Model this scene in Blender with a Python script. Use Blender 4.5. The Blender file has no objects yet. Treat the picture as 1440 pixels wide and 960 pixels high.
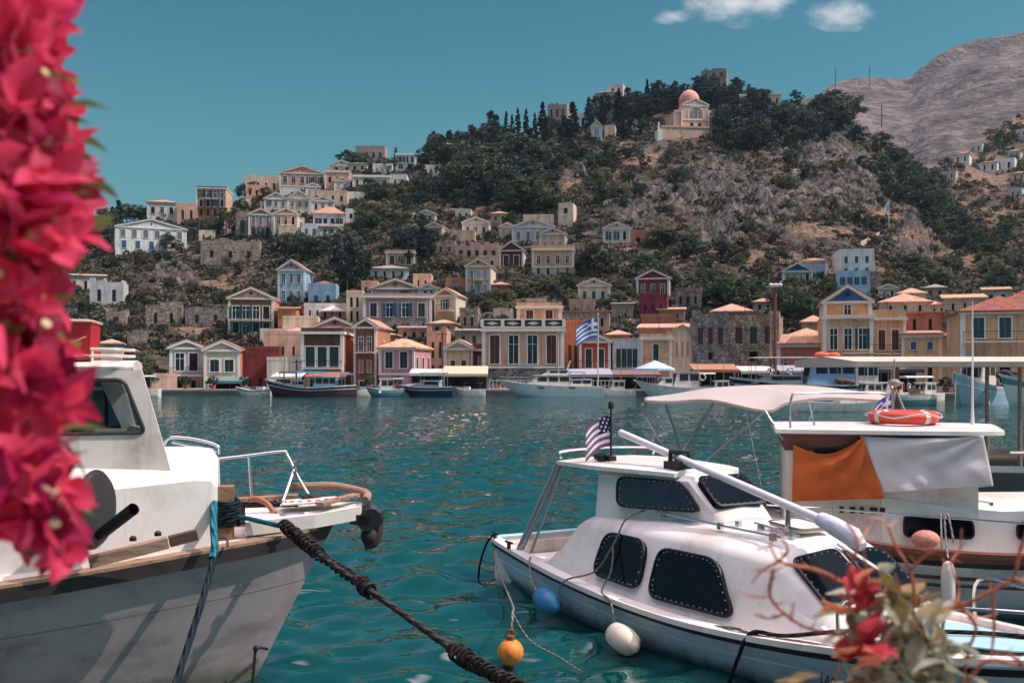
import bpy, math, random
import numpy as np
from mathutils import Vector, Matrix, noise
random.seed(7); NR = np.random.default_rng(5)
R = math.radians
SC = bpy.context.scene
COL = SC.collection
# ------------------------------------------------------------ camera
F, CH, U0, V0 = 1400.0, 3.0, 720.0, 520.0          # focal length in photo pixels, eye height, principal column, horizon row
cam_d = bpy.data.cameras.new('camera'); cam = bpy.data.objects.new('camera', cam_d); COL.objects.link(cam)
cam.location = (0, 0, CH); cam.rotation_euler = (R(90), 0, 0)
cam_d.lens = 35; cam_d.sensor_width = 36; cam_d.shift_y = 40 / 1440
cam_d.clip_start = 0.05; cam_d.clip_end = 20000
cam_d.dof.use_dof = True; cam_d.dof.focus_distance = 16; cam_d.dof.aperture_fstop = 5.0
SC.camera = cam
SC.view_settings.view_transform = 'Standard'; SC.view_settings.look = 'None'
SC.view_settings.gamma = 1; SC.view_settings.exposure = 0.57
SC.cycles.use_denoising = True
SC.cycles.max_bounces = 8; SC.cycles.volume_bounces = 0; SC.cycles.transparent_max_bounces = 8
SC.cycles.sample_clamp_indirect = 6
# ------------------------------------------------------------ sun and sky
SUN_EL, SUN_AZ = R(50), R(97)                      # azimuth clockwise from +Y (the view direction)
sl = bpy.data.lights.new('sun', 'SUN'); sun = bpy.data.objects.new('sun', sl); COL.objects.link(sun)
sl.energy = 3.3; sl.angle = R(0.6); sl.color = (1.0, 0.84, 0.77)
sdir = Vector((math.sin(SUN_AZ) * math.cos(SUN_EL), math.cos(SUN_AZ) * math.cos(SUN_EL), math.sin(SUN_EL)))
sun.rotation_euler = sdir.to_track_quat('Z', 'Y').to_euler()
W = bpy.data.worlds.new('World'); SC.world = W; W.use_nodes = True
def sky():
    nt = W.node_tree; N = nt.nodes; K = nt.links.new
    bg = N['Background']; bg.inputs[1].default_value = 0.085
    st = N.new('ShaderNodeTexSky'); st.sky_type = 'NISHITA'; st.sun_disc = False
    st.sun_elevation = SUN_EL; st.sun_rotation = SUN_AZ
    st.air_density = 1.0; st.dust_density = 1.8; st.ozone_density = 2.0
    tint = N.new('ShaderNodeMix'); tint.data_type = 'RGBA'; tint.blend_type = 'MULTIPLY'
    tint.inputs[0].default_value = 1; K(st.outputs[0], tint.inputs[6]); tint.inputs[7].default_value = (0.11, 0.60, 0.57, 1)
    # clouds, by direction on the sky
    tc = N.new('ShaderNodeTexCoord'); sp = N.new('ShaderNodeSeparateXYZ'); K(tc.outputs['Generated'], sp.inputs[0])
    def M(op, a, b=None, c=None):
        n = N.new('ShaderNodeMath'); n.operation = op
        for i, x in enumerate((a, b, c)):
            if x is None: continue
            if isinstance(x, (int, float)): n.inputs[i].default_value = x
            else: K(x, n.inputs[i])
        return n.outputs[0]
    yy = M('MAXIMUM', sp.outputs[1], 0.01)
    tx, tz = M('DIVIDE', sp.outputs[0], yy), M('DIVIDE', sp.outputs[2], yy)
    cb = N.new('ShaderNodeCombineXYZ'); K(tx, cb.inputs[0]); K(M('MULTIPLY', tz, 1.7), cb.inputs[1])
    nz = N.new('ShaderNodeTexNoise'); nz.inputs['Scale'].default_value = 22; nz.inputs['Detail'].default_value = 8; nz.inputs['Roughness'].default_value = .6
    K(cb.outputs[0], nz.inputs['Vector'])
    tot = None
    for (u, v, ru, rv, amp) in ((1030, 6, 90, 38, 1.8), (1183, 22, 60, 26, 1.7), (1075, 0, 60, 22, 1.4), (945, 22, 44, 16, .85), (1190, -20, 60, 40, 1.0), (1020, -45, 120, 60, 1.3)):
        cx, cz = (u - U0) / F, (V0 - v) / F
        dx = M('DIVIDE', M('SUBTRACT', tx, cx), ru / F); dz = M('DIVIDE', M('SUBTRACT', tz, cz), rv / F)
        g = M('MULTIPLY', M('SUBTRACT', 1, M('SQRT', M('ADD', M('MULTIPLY', dx, dx), M('MULTIPLY', dz, dz)))), amp)
        tot = g if tot is None else M('MAXIMUM', tot, g)
    msk = M('ADD', M('MULTIPLY', M('MAXIMUM', tot, 0), .8), M('MULTIPLY', M('SUBTRACT', nz.outputs[0], .5), 2.6))
    mr = N.new('ShaderNodeMapRange'); mr.interpolation_type = 'SMOOTHSTEP'
    K(msk, mr.inputs[0]); mr.inputs[1].default_value = .1; mr.inputs[2].default_value = 1.5
    gate = M('MULTIPLY', mr.outputs[0], M('MULTIPLY', M('MINIMUM', M('MULTIPLY', M('MAXIMUM', tot, 0), 4), 1), .8))
    # the sky pales towards the horizon
    hz = N.new('ShaderNodeMapRange'); hz.interpolation_type = 'SMOOTHSTEP'; K(sp.outputs[2], hz.inputs[0]); hz.inputs[1].default_value = .36; hz.inputs[2].default_value = .1; hz.inputs[4].default_value = .85
    hx = N.new('ShaderNodeMix'); hx.data_type = 'RGBA'; K(hz.outputs[0], hx.inputs[0]); K(tint.outputs[2], hx.inputs[6]); hx.inputs[7].default_value = (1.1, 2.75, 3.3, 1); tint = hx
    # unseen bright band added high overhead as neutral fill light
    fill_band = N.new('ShaderNodeMapRange'); fill_band.interpolation_type = 'SMOOTHSTEP'; K(sp.outputs[2], fill_band.inputs[0]); fill_band.inputs[1].default_value = .72; fill_band.inputs[2].default_value = .95; fill_band.inputs[4].default_value = .85
    vx = N.new('ShaderNodeMix'); vx.data_type = 'RGBA'; K(fill_band.outputs[0], vx.inputs[0]); K(tint.outputs[2], vx.inputs[6]); vx.inputs[7].default_value = (34, 27, 30.5, 1)
    mx = N.new('ShaderNodeMix'); mx.data_type = 'RGBA'
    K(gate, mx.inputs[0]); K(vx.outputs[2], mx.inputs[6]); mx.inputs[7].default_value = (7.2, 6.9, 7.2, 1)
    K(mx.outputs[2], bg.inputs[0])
sky()
# ------------------------------------------------------------ helpers
def lin(c):
    return tuple(((x / 255) / 12.92 if x / 255 <= .04045 else ((x / 255 + .055) / 1.055) ** 2.4) for x in c)
MATS = {}
def mat(name, rgb, rough=.7, metal=0, var=.18, scale=3.0, bump=0.0, bscale=30, stain=None, spec=.4, coord='Object', transl=0, stretch=None):
    """weathered painted surface: base colour broken up by two noises (+ stains), small bump"""
    if name in MATS: return MATS[name]
    m = bpy.data.materials.new(name); m.use_nodes = True; MATS[name] = m
    nt = m.node_tree; N = nt.nodes; K = nt.links.new; b = N['Principled BSDF']
    c = lin(rgb); b.inputs['Roughness'].default_value = rough; b.inputs['Metallic'].default_value = metal
    b.inputs['Specular IOR Level'].default_value = spec
    tc = N.new('ShaderNodeTexCoord'); vec = tc.outputs[coord]
    if stretch:
        mp = N.new('ShaderNodeMapping'); mp.inputs['Scale'].default_value = stretch; K(vec, mp.inputs[0]); vec = mp.outputs[0]
    n1 = N.new('ShaderNodeTexNoise'); n1.inputs['Scale'].default_value = scale; n1.inputs['Detail'].default_value = 6; n1.inputs['Roughness'].default_value = .65
    K(vec, n1.inputs['Vector'])
    rp = N.new('ShaderNodeValToRGB'); K(n1.outputs[0], rp.inputs[0])
    s = stain or tuple(x * (1 - 1.6 * var) for x in c)
    if stain: s = lin(stain)
    rp.color_ramp.elements[0].position = .3; rp.color_ramp.elements[0].color = (*s, 1)
    rp.color_ramp.elements[1].position = .52; rp.color_ramp.elements[1].color = (*c, 1)
    e = rp.color_ramp.elements.new(.8); e.color = (*[min(1, x * (1 + var * .5)) for x in c], 1)
    K(rp.outputs[0], b.inputs['Base Color'])
    if bump:
        n2 = N.new('ShaderNodeTexNoise'); n2.inputs['Scale'].default_value = bscale; n2.inputs['Detail'].default_value = 4; K(vec, n2.inputs['Vector'])
        bp = N.new('ShaderNodeBump'); bp.inputs['Strength'].default_value = bump; bp.inputs['Distance'].default_value = .03
        K(n2.outputs[0], bp.inputs['Height']); K(bp.outputs[0], b.inputs['Normal'])
    if transl:
        tr = N.new('ShaderNodeBsdfTranslucent'); K(rp.outputs[0], tr.inputs[0]); ms = N.new('ShaderNodeMixShader'); ms.inputs[0].default_value = transl
        K(b.outputs[0], ms.inputs[1]); K(tr.outputs[0], ms.inputs[2]); K(ms.outputs[0], N['Material Output'].inputs[0])
    return m
def stone(name, c1, c2, cm, scale=1.6, coord='Object'):
    if name in MATS: return MATS[name]
    m = bpy.data.materials.new(name); m.use_nodes = True; MATS[name] = m
    nt = m.node_tree; N = nt.nodes; K = nt.links.new; b = N['Principled BSDF']; b.inputs['Roughness'].default_value = .9
    tc = N.new('ShaderNodeTexCoord')
    mp = N.new('ShaderNodeMapping'); mp.inputs['Scale'].default_value = (1, 1, 1.7); K(tc.outputs[coord], mp.inputs[0])
    vo = N.new('ShaderNodeTexVoronoi'); vo.inputs['Scale'].default_value = scale; K(mp.outputs[0], vo.inputs['Vector'])
    ve = N.new('ShaderNodeTexVoronoi'); ve.feature = 'DISTANCE_TO_EDGE'; ve.inputs['Scale'].default_value = scale; K(mp.outputs[0], ve.inputs['Vector'])
    mx = N.new('ShaderNodeMix'); mx.data_type = 'RGBA'; sp = N.new('ShaderNodeSeparateColor'); K(vo.outputs['Color'], sp.inputs[0])
    K(sp.outputs[0], mx.inputs[0]); mx.inputs[6].default_value = (*lin(c1), 1); mx.inputs[7].default_value = (*lin(c2), 1)
    rp = N.new('ShaderNodeValToRGB'); K(ve.outputs['Distance'], rp.inputs[0]); rp.color_ramp.elements[1].position = .12
    m2 = N.new('ShaderNodeMix'); m2.data_type = 'RGBA'; K(rp.outputs[0], m2.inputs[0]); m2.inputs[6].default_value = (*lin(cm), 1); K(mx.outputs[2], m2.inputs[7])
    n1 = N.new('ShaderNodeTexNoise'); n1.inputs['Scale'].default_value = .5; n1.inputs['Detail'].default_value = 5; K(tc.outputs[coord], n1.inputs['Vector'])
    r3 = N.new('ShaderNodeValToRGB'); K(n1.outputs[0], r3.inputs[0]); r3.color_ramp.elements[0].position = .35; r3.color_ramp.elements[0].color = (.6, .6, .62, 1); r3.color_ramp.elements[1].position = .6
    m3 = N.new('ShaderNodeMix'); m3.data_type = 'RGBA'; m3.blend_type = 'MULTIPLY'; m3.inputs[0].default_value = 1; K(m2.outputs[2], m3.inputs[6]); K(r3.outputs[0], m3.inputs[7])
    K(m3.outputs[2], b.inputs['Base Color'])
    bp = N.new('ShaderNodeBump'); bp.inputs['Strength'].default_value = .6; bp.inputs['Distance'].default_value = .08; K(rp.outputs[0], bp.inputs['Height']); K(bp.outputs[0], b.inputs['Normal'])
    return m
class MB:
    def __init__(s): s.v = []; s.f = []; s.m = []
    def add(s, vs, fs, mi=0):
        o = len(s.v); s.v += [tuple(x) for x in vs]
        for f in fs: s.f.append([i + o for i in f]); s.m.append(mi)
        return s
    def box(s, x0, x1, y0, y1, z0, z1, mi=0):
        vs = [(x, y, z) for z in (z0, z1) for y in (y0, y1) for x in (x0, x1)]
        return s.add(vs, [(0, 2, 3, 1), (4, 5, 7, 6), (0, 1, 5, 4), (2, 6, 7, 3), (0, 4, 6, 2), (1, 3, 7, 5)], mi)
    def bar(s, a, b, w, h=None, mi=0, up=(0, 0, 1)):
        """square bar from a to b"""
        a, b = Vector(a), Vector(b); d = (b - a).normalized(); u = Vector(up)
        if abs(d.dot(u)) > .98: u = Vector((1, 0, 0))
        x = d.cross(u).normalized() * w / 2; y = x.cross(d).normalized() * (h or w) / 2
        vs = [p + sx * x + sy * y for p in (a, b) for sx, sy in ((-1, -1), (1, -1), (1, 1), (-1, 1))]
        return s.add(vs, [(0, 1, 2, 3), (7, 6, 5, 4), (0, 4, 5, 1), (1, 5, 6, 2), (2, 6, 7, 3), (3, 7, 4, 0)], mi)
    def tube(s, pts, r, n=6, mi=0, cap=True, closed=False):
        P = [Vector(p) for p in pts]; k = len(P); rr = r if isinstance(r, (list, tuple)) else [r] * k
        vs = []; prev = None
        for i, p in enumerate(P):
            if closed: d = P[(i + 1) % k] - P[i - 1]
            else: d = P[min(i + 1, k - 1)] - P[max(i - 1, 0)]
            d.normalize()
            if prev is None:
                u = Vector((0, 0, 1)) if abs(d.z) < .9 else Vector((1, 0, 0)); x = d.cross(u).normalized()
            else:
                x = (prev - d * prev.dot(d)).normalized()
            prev = x; y = d.cross(x)
            vs += [p + (x * math.cos(2 * math.pi * j / n) + y * math.sin(2 * math.pi * j / n)) * rr[i] for j in range(n)]
        fs = []
        for i in range(k if closed else k - 1):
            a, b = i * n, ((i + 1) % k) * n
            fs += [(a + j, a + (j + 1) % n, b + (j + 1) % n, b + j) for j in range(n)]
        if cap and not closed: fs += [tuple(range(n))[::-1], tuple((k - 1) * n + j for j in range(n))]
        return s.add(vs, fs, mi)
    def lathe(s, prof, c=(0, 0, 0), n=16, mi=0, axis='Z'):
        vs = []
        for r, z in prof:
            for j in range(n):
                a = 2 * math.pi * j / n
                p = (r * math.cos(a), r * math.sin(a), z)
                if axis == 'X': p = (z, p[0], p[1])
                if axis == 'Y': p = (p[0], z, p[1])
                vs.append((c[0] + p[0], c[1] + p[1], c[2] + p[2]))
        fs = [(i * n + j, i * n + (j + 1) % n, (i + 1) * n + (j + 1) % n, (i + 1) * n + j) for i in range(len(prof) - 1) for j in range(n)]
        fs += [tuple(range(n))[::-1], tuple((len(prof) - 1) * n + j for j in range(n))]
        return s.add(vs, fs, mi)
    def ball(s, c, r, n=10, mi=0, sq=(1, 1, 1)):
        prof = [(math.sin(math.pi * i / n) * r, -math.cos(math.pi * i / n) * r) for i in range(n + 1)]
        o = len(s.v); s.lathe(prof, (0, 0, 0), n * 2, mi)
        for i in range(o, len(s.v)):
            x, y, z = s.v[i]; s.v[i] = (c[0] + x * sq[0], c[1] + y * sq[1], c[2] + z * sq[2])
        return s
    def prism(s, poly, d, mi=0):
        """poly: list of 3-D points, extruded by the vector d"""
        n = len(poly); d = Vector(d); vs = [Vector(p) for p in poly] + [Vector(p) + d for p in poly]
        return s.add(vs, [tuple(range(n))[::-1], tuple(range(n, 2 * n))] + [(i, (i + 1) % n, n + (i + 1) % n, n + i) for i in range(n)], mi)
    def loft(s, secs, mi=0, closed=False, rowm=None, cap=False):
        n = len(secs[0]); o = len(s.v)
        for sec in secs: s.v += [tuple(p) for p in sec]
        for i in range(len(secs) - 1):
            for j in range(n if closed else n - 1):
                a = o + i * n; b = a + n; j2 = (j + 1) % n
                s.f.append([a + j, a + j2, b + j2, b + j]); s.m.append(rowm[j] if rowm else mi)
        if cap:
            s.f.append([o + j for j in range(n)][::-1]); s.m.append(mi); e = o + (len(secs) - 1) * n
            s.f.append([e + j for j in range(n)]); s.m.append(mi)
        return s
    def mesh(s, name, mats, smooth=False):
        me = bpy.data.meshes.new(name); me.from_pydata(s.v, [], s.f)
        for m in (mats if isinstance(mats, (list, tuple)) else [mats]): me.materials.append(m)
        me.polygons.foreach_set('material_index', s.m)
        if smooth: me.polygons.foreach_set('use_smooth', [True] * len(s.f))
        me.update(); return me
    def build(s, name, mats, parent=None, smooth=False, fix=True):
        me = s.mesh(name, mats, smooth)
        if fix:
            import bmesh
            bm = bmesh.new(); bm.from_mesh(me); bmesh.ops.recalc_face_normals(bm, faces=bm.faces); bm.to_mesh(me); bm.free()
        if smooth:
            try: me.set_sharp_from_angle(angle=R(smooth if smooth is not True and smooth > 1 else 50))
            except Exception: pass
        return link(name, me, parent)
def link(name, me, parent=None):
    o = bpy.data.objects.new(name, me); COL.objects.link(o)
    if parent: o.parent = parent
    return o
def tag(o, label=None, cat=None, group=None, kind=None):
    if label: o['label'] = label
    if cat: o['category'] = cat
    if group: o['group'] = group
    if kind: o['kind'] = kind
    return o
def thing(name, label, cat, loc=(0, 0, 0), rz=0, group=None):
    o = link(name, None); o.location = loc; o.rotation_euler = (0, 0, rz)
    return tag(o, label, cat, group)
def npmesh(name, V, Q, mats, mi=None, smooth=False):
    me = bpy.data.meshes.new(name); V = np.asarray(V, np.float32); Q = np.asarray(Q, np.int32); k = Q.shape[1]
    me.vertices.add(len(V)); me.vertices.foreach_set('co', V.ravel())
    me.loops.add(Q.size); me.loops.foreach_set('vertex_index', Q.ravel())
    me.polygons.add(len(Q)); me.polygons.foreach_set('loop_start', np.arange(0, Q.size, k, dtype=np.int32))
    me.polygons.foreach_set('loop_total', np.full(len(Q), k, np.int32))
    for m in (mats if isinstance(mats, (list, tuple)) else [mats]): me.materials.append(m)
    if mi is not None: me.polygons.foreach_set('material_index', np.asarray(mi, np.int32))
    if smooth: me.polygons.foreach_set('use_smooth', np.ones(len(Q), bool))
    me.update(calc_edges=True); return me
def text_mesh(name, body, size, m, parent, M4, depth=.003):
    cu = bpy.data.curves.new(name, 'FONT'); cu.body = body; cu.size = size; cu.extrude = depth; cu.align_x = 'CENTER'; cu.align_y = 'CENTER'
    t = bpy.data.objects.new(name, cu); COL.objects.link(t)
    dg = bpy.context.evaluated_depsgraph_get(); me = bpy.data.meshes.new_from_object(t.evaluated_get(dg)); bpy.data.objects.remove(t)
    me.materials.clear(); me.materials.append(m); o = link(name, me, parent); o.matrix_local = M4; return o
# ------------------------------------------------------------ terrain: rows of the hill as a function of bearing and distance
SKY = [(-900, 430), (-400, 400), (-100, 372), (0, 350), (90, 334), (150, 320), (200, 310), (260, 303), (330, 288), (400, 262), (450, 244), (500, 232), (560, 226), (620, 214), (700, 206), (760, 192), (830, 172), (900, 155), (950, 142), (1000, 128), (1050, 128), (1100, 140), (1150, 152), (1180, 160), (1230, 190), (1290, 228), (1310, 238), (1340, 230), (1380, 200), (1440, 155), (1550, 112), (1700, 92), (2200, 70), (2600, 80)]
YR = [(-900, 280), (0, 310), (150, 320), (330, 340), (500, 360), (760, 390), (1000, 430), (1180, 420), (1290, 410), (1340, 470), (1400, 560), (1440, 600), (1700, 680), (2600, 700)]
SHORE = [(-900, 117), (1050, 117), (1200, 108), (1330, 98), (1500, 94), (2600, 90)]
def ip(tab, u): return np.interp(u, [a for a, b in tab], [b for a, b in tab])
QZ = 0.62
GP = 0.72
def ter_z(u, y):
    ys = ip(SHORE, u); yq = ys + 19; yr = ip(YR, u)
    e1 = (V0 - ip(SKY, u)) / F; e0 = (QZ - CH) / yq
    s = np.clip((y - yq) / (yr - yq), 0, 1)
    e = e0 + (e1 - e0) * np.power(s, GP)
    z = np.where(y <= yq, QZ, CH + y * e)
    zr = CH + yr * e1
    return np.where(y > yr, np.maximum(zr - (y - yr) * .45, 2.0), z)
def row_at(u, y): return V0 - F * (ter_z(u, y) - CH) / y
def depth_at(u, v):
    ys = float(ip(SHORE, u)); lo, hi = ys + 19, float(ip(YR, u))
    if row_at(u, hi) > v: return hi
    if row_at(u, lo) < v: return ys + 12
    for _ in range(40):
        m = (lo + hi) / 2
        if row_at(u, m) > v: lo = m
        else: hi = m
    return hi
def px(u, v, y): return Vector(((u - U0) / F * y, y, CH - (v - V0) / F * y))
def on_hill(u, v):
    y = depth_at(u, v); return Vector(((u - U0) / F * y, y, float(ter_z(u, y)))), y
def ell(u, v, cu, cv, ru, rv): return np.clip(1.3 - 1.3 * np.sqrt(((u - cu) / ru) ** 2 + ((v - cv) / rv) ** 2), 0, 1)
ROCKS = [(820, 245, 55, 26), (905, 300, 60, 26), (1010, 330, 70, 26), (935, 205, 40, 20), (1245, 215, 45, 28), (1110, 330, 80, 24), (1320, 380, 40, 22), (1060, 285, 120, 50), (1180, 250, 110, 70), (1000, 240, 60, 40), (235, 390, 60, 35), (960, 270, 70, 40), (1290, 330, 60, 60), (1130, 210, 90, 40)]
GOLDS = [(885, 208, 30, 14), (900, 222, 45, 16), (760, 282, 60, 14), (815, 265, 40, 18), (1080, 362, 75, 22), (1200, 380, 50, 20), (1235, 300, 50, 14), (1290, 335, 55, 14), (1350, 366, 60, 16), (1385, 240, 60, 40), (1420, 170, 40, 24), (1400, 300, 50, 18), (315, 398, 45, 20), (245, 352, 40, 12), (270, 465, 40, 16), (660, 290, 60, 14), (870, 345, 50, 14), (950, 355, 50, 12), (560, 300, 30, 10), (1340, 290, 40, 16), (1150, 330, 60, 20)]
def build_terrain():
    U = np.concatenate([np.arange(-900, -60, 30), np.arange(-60, 1500, 4.0), np.arange(1500, 2600, 30)])
    S = np.concatenate([np.linspace(0, .999, 250), [1.0, 1.03, 1.08, 1.2, 1.5, 2.2, 4, 14]])
    n, k = len(S), len(U); V = np.zeros((n, k, 3)); rock = np.zeros((n, k)); gold = np.zeros((n, k))
    ys = ip(SHORE, U); yr = ip(YR, U)
    for i, s in enumerate(S):
        y = ys + 1.0 + (yr - ys - 1.0) * (s if s <= 1 else 1 + (s - 1))
        z = ter_z(U, y); v = V0 - F * (z - CH) / y
        V[i, :, 0] = (U - U0) / F * y; V[i, :, 1] = y; V[i, :, 2] = z
        for r in ROCKS: rock[i] = np.maximum(rock[i], ell(U, v, *r))
        for g in GOLDS: gold[i] = np.maximum(gold[i], ell(U, v, *g))
        hill = np.clip((y - ys - 22) / 25, 0, 1) * (1 if s <= 1.2 else 0)
        for j in range(k):
            if hill[j] <= 0: continue
            p = Vector(V[i, j])
            a = noise.fractal(p * .07, 1.0, 2.0, 4) * .9
            r = rock[i, j]
            if r > 0:
                q = Vector((p.x * .17, p.y * .17, p.z * .05))
                a += r * ((1 - min(1, abs(noise.fractal(q, .8, 2.1, 5)))) ** 2 * 5.0 - 2.6 + noise.fractal(p * .35, .8, 2.2, 4) * 1.5)
            V[i, j, 2] += a * hill[j]
    ids = np.arange(n * k).reshape(n, k)
    Q = np.stack([ids[:-1, :-1], ids[:-1, 1:], ids[1:, 1:], ids[1:, :-1]], -1).reshape(-1, 4)
    m = bpy.data.materials.new('hillside'); m.use_nodes = True; nt = m.node_tree; N = nt.nodes; K = nt.links.new
    b = N['Principled BSDF']; b.inputs['Roughness'].default_value = .95; b.inputs['Specular IOR Level'].default_value = .15
    tc = N.new('ShaderNodeTexCoord')
    def nz(sc, det=6, ro=.6, st=None):
        x = N.new('ShaderNodeTexNoise'); x.inputs['Scale'].default_value = sc; x.inputs['Detail'].default_value = det; x.inputs['Roughness'].default_value = ro
        vec = tc.outputs['Object']
        if st: mp = N.new('ShaderNodeMapping'); mp.inputs['Scale'].default_value = st; K(vec, mp.inputs[0]); vec = mp.outputs[0]
        K(vec, x.inputs['Vector']); return x.outputs[0]
    def ramp(src, pts):
        r = N.new('ShaderNodeValToRGB'); K(src, r.inputs[0])
        while len(r.color_ramp.elements) < len(pts): r.color_ramp.elements.new(.5)
        for e, (p, c) in zip(r.color_ramp.elements, pts): e.position = p; e.color = (*lin(c), 1)
        return r.outputs[0]
    def mix(f, a, c):
        x = N.new('ShaderNodeMix'); x.data_type = 'RGBA'; K(f, x.inputs[0]); K(a, x.inputs[6]); K(c, x.inputs[7]); return x.outputs[2]
    basec = ramp(nz(.16, 8, .7), [(.3, (36, 38, 38)), (.45, (60, 56, 50)), (.56, (92, 80, 68)), (.68, (138, 122, 110)), (.8, (70, 64, 54))])
    rockc = ramp(nz(.3, 9, .75, (1, 1, .32)), [(.38, (22, 24, 28)), (.47, (64, 62, 62)), (.58, (112, 104, 99)), (.74, (164, 152, 140))])
    goldc = ramp(nz(.5, 8, .7, (1, 1, 2.5)), [(.3, (58, 52, 46)), (.48, (112, 94, 78)), (.62, (156, 130, 110)), (.8, (190, 168, 148))])
    ar = N.new('ShaderNodeAttribute'); ar.attribute_name = 'rock'; ag = N.new('ShaderNodeAttribute'); ag.attribute_name = 'gold'
    def sm(a, sc):
        w = N.new('ShaderNodeMath'); w.operation = 'MULTIPLY_ADD'; K(nz(sc, 5), w.inputs[0]); w.inputs[1].default_value = 1.2
        s2 = N.new('ShaderNodeMath'); s2.operation = 'SUBTRACT'; K(a, s2.inputs[0]); s2.inputs[1].default_value = .72; K(s2.outputs[0], w.inputs[2])
        r = N.new('ShaderNodeMapRange'); K(w.outputs[0], r.inputs[0]); r.inputs[1].default_value = .15; r.inputs[2].default_value = .45; return r.outputs[0]
    c = mix(sm(ar.outputs['Fac'], .2), basec, rockc); c = mix(sm(ag.outputs['Fac'], .15), c, goldc)
    K(c, b.inputs['Base Color'])
    bp = N.new('ShaderNodeBump'); bp.inputs['Strength'].default_value = 1; bp.inputs['Distance'].default_value = 1.2; K(nz(.5, 9, .75), bp.inputs['Height']); K(bp.outputs[0], b.inputs['Normal'])
    me = npmesh('hill', V.reshape(-1, 3), Q, m, smooth=True)
    for nm, arr in (('rock', rock), ('gold', gold)):
        at = me.attributes.new(nm, 'FLOAT', 'POINT'); at.data.foreach_set('value', arr.ravel().astype(np.float32))
    tag(link('hill', me), kind='structure')
build_terrain()
def build_mountain():
    T = [(900, 300), (1060, 170), (1120, 140), (1150, 133), (1165, 122), (1180, 114), (1210, 107), (1250, 106), (1276, 106), (1284, 101), (1296, 90), (1312, 78), (1330, 68), (1350, 60), (1375, 53), (1400, 48), (1440, 40), (1500, 30), (1600, 24), (1900, 60), (2600, 140)]
    U = np.arange(900, 2600, 7.0); S = np.linspace(0, 1.25, 110); n, k = len(S), len(U); V = np.zeros((n, k, 3))
    yr = 1750.0; y0 = 760.0
    for i, s in enumerate(S):
        y = y0 + (yr - y0) * s
        e1 = (V0 - ip(T, U)) / F
        z = (CH + yr * e1) * (s ** .85 if s <= 1 else 1 - (s - 1) * .6)
        x = (U - U0) / F * y
        V[i, :, 0] = x; V[i, :, 1] = y; V[i, :, 2] = z
        for j in range(k):
            p = Vector((x[j], y, 0)); w = min(1, s * 3) * (1 if s < .97 else .25)
            V[i, j, 2] += w * (noise.fractal(p * .0028, 1.2, 2, 4) * 34 + abs(noise.fractal(Vector((x[j] * .004, y * .0025, 3)), 1.25, 2, 4)) * 34 - 12)
    ids = np.arange(n * k).reshape(n, k); Q = np.stack([ids[:-1, :-1], ids[:-1, 1:], ids[1:, 1:], ids[1:, :-1]], -1).reshape(-1, 4)
    m = mat('mountain rock', (118, 107, 105), .95, var=.3, scale=.012, stain=(64, 60, 58), bump=1, bscale=.06, spec=.1)
    nt = m.node_tree; N = nt.nodes; K = nt.links.new; N['Bump'].inputs['Distance'].default_value = 11; b = N['Principled BSDF']; old = b.inputs['Base Color'].links[0].from_socket
    tc = N.new('ShaderNodeTexCoord'); n = N.new('ShaderNodeTexNoise'); n.inputs['Scale'].default_value = .035; n.inputs['Detail'].default_value = 9; n.inputs['Roughness'].default_value = .75; K(tc.outputs['Object'], n.inputs['Vector'])
    mp = N.new('ShaderNodeMapping'); mp.inputs['Scale'].default_value = (.15, .15, 1.6); K(tc.outputs['Object'], mp.inputs[0]); n2 = N.new('ShaderNodeTexNoise'); n2.inputs['Scale'].default_value = .03; n2.inputs['Detail'].default_value = 5; K(mp.outputs[0], n2.inputs['Vector'])
    for src, lo, hi, cc in ((n.outputs[0], .46, .56, (.5, .52, .5, 1)), (n2.outputs[0], .4, .6, (.88, .86, .86, 1))):
        r = N.new('ShaderNodeValToRGB'); K(src, r.inputs[0]); r.color_ramp.elements[0].position = lo; r.color_ramp.elements[0].color = cc; r.color_ramp.elements[1].position = hi
        x = N.new('ShaderNodeMix'); x.data_type = 'RGBA'; x.blend_type = 'MULTIPLY'; x.inputs[0].default_value = 1; K(old, x.inputs[6]); K(r.outputs[0], x.inputs[7]); old = x.outputs[2]
    K(old, b.inputs['Base Color'])
    tag(link('mountain', npmesh('mountain', V.reshape(-1, 3), Q, m, smooth=True)), kind='structure')
build_mountain()
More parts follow.
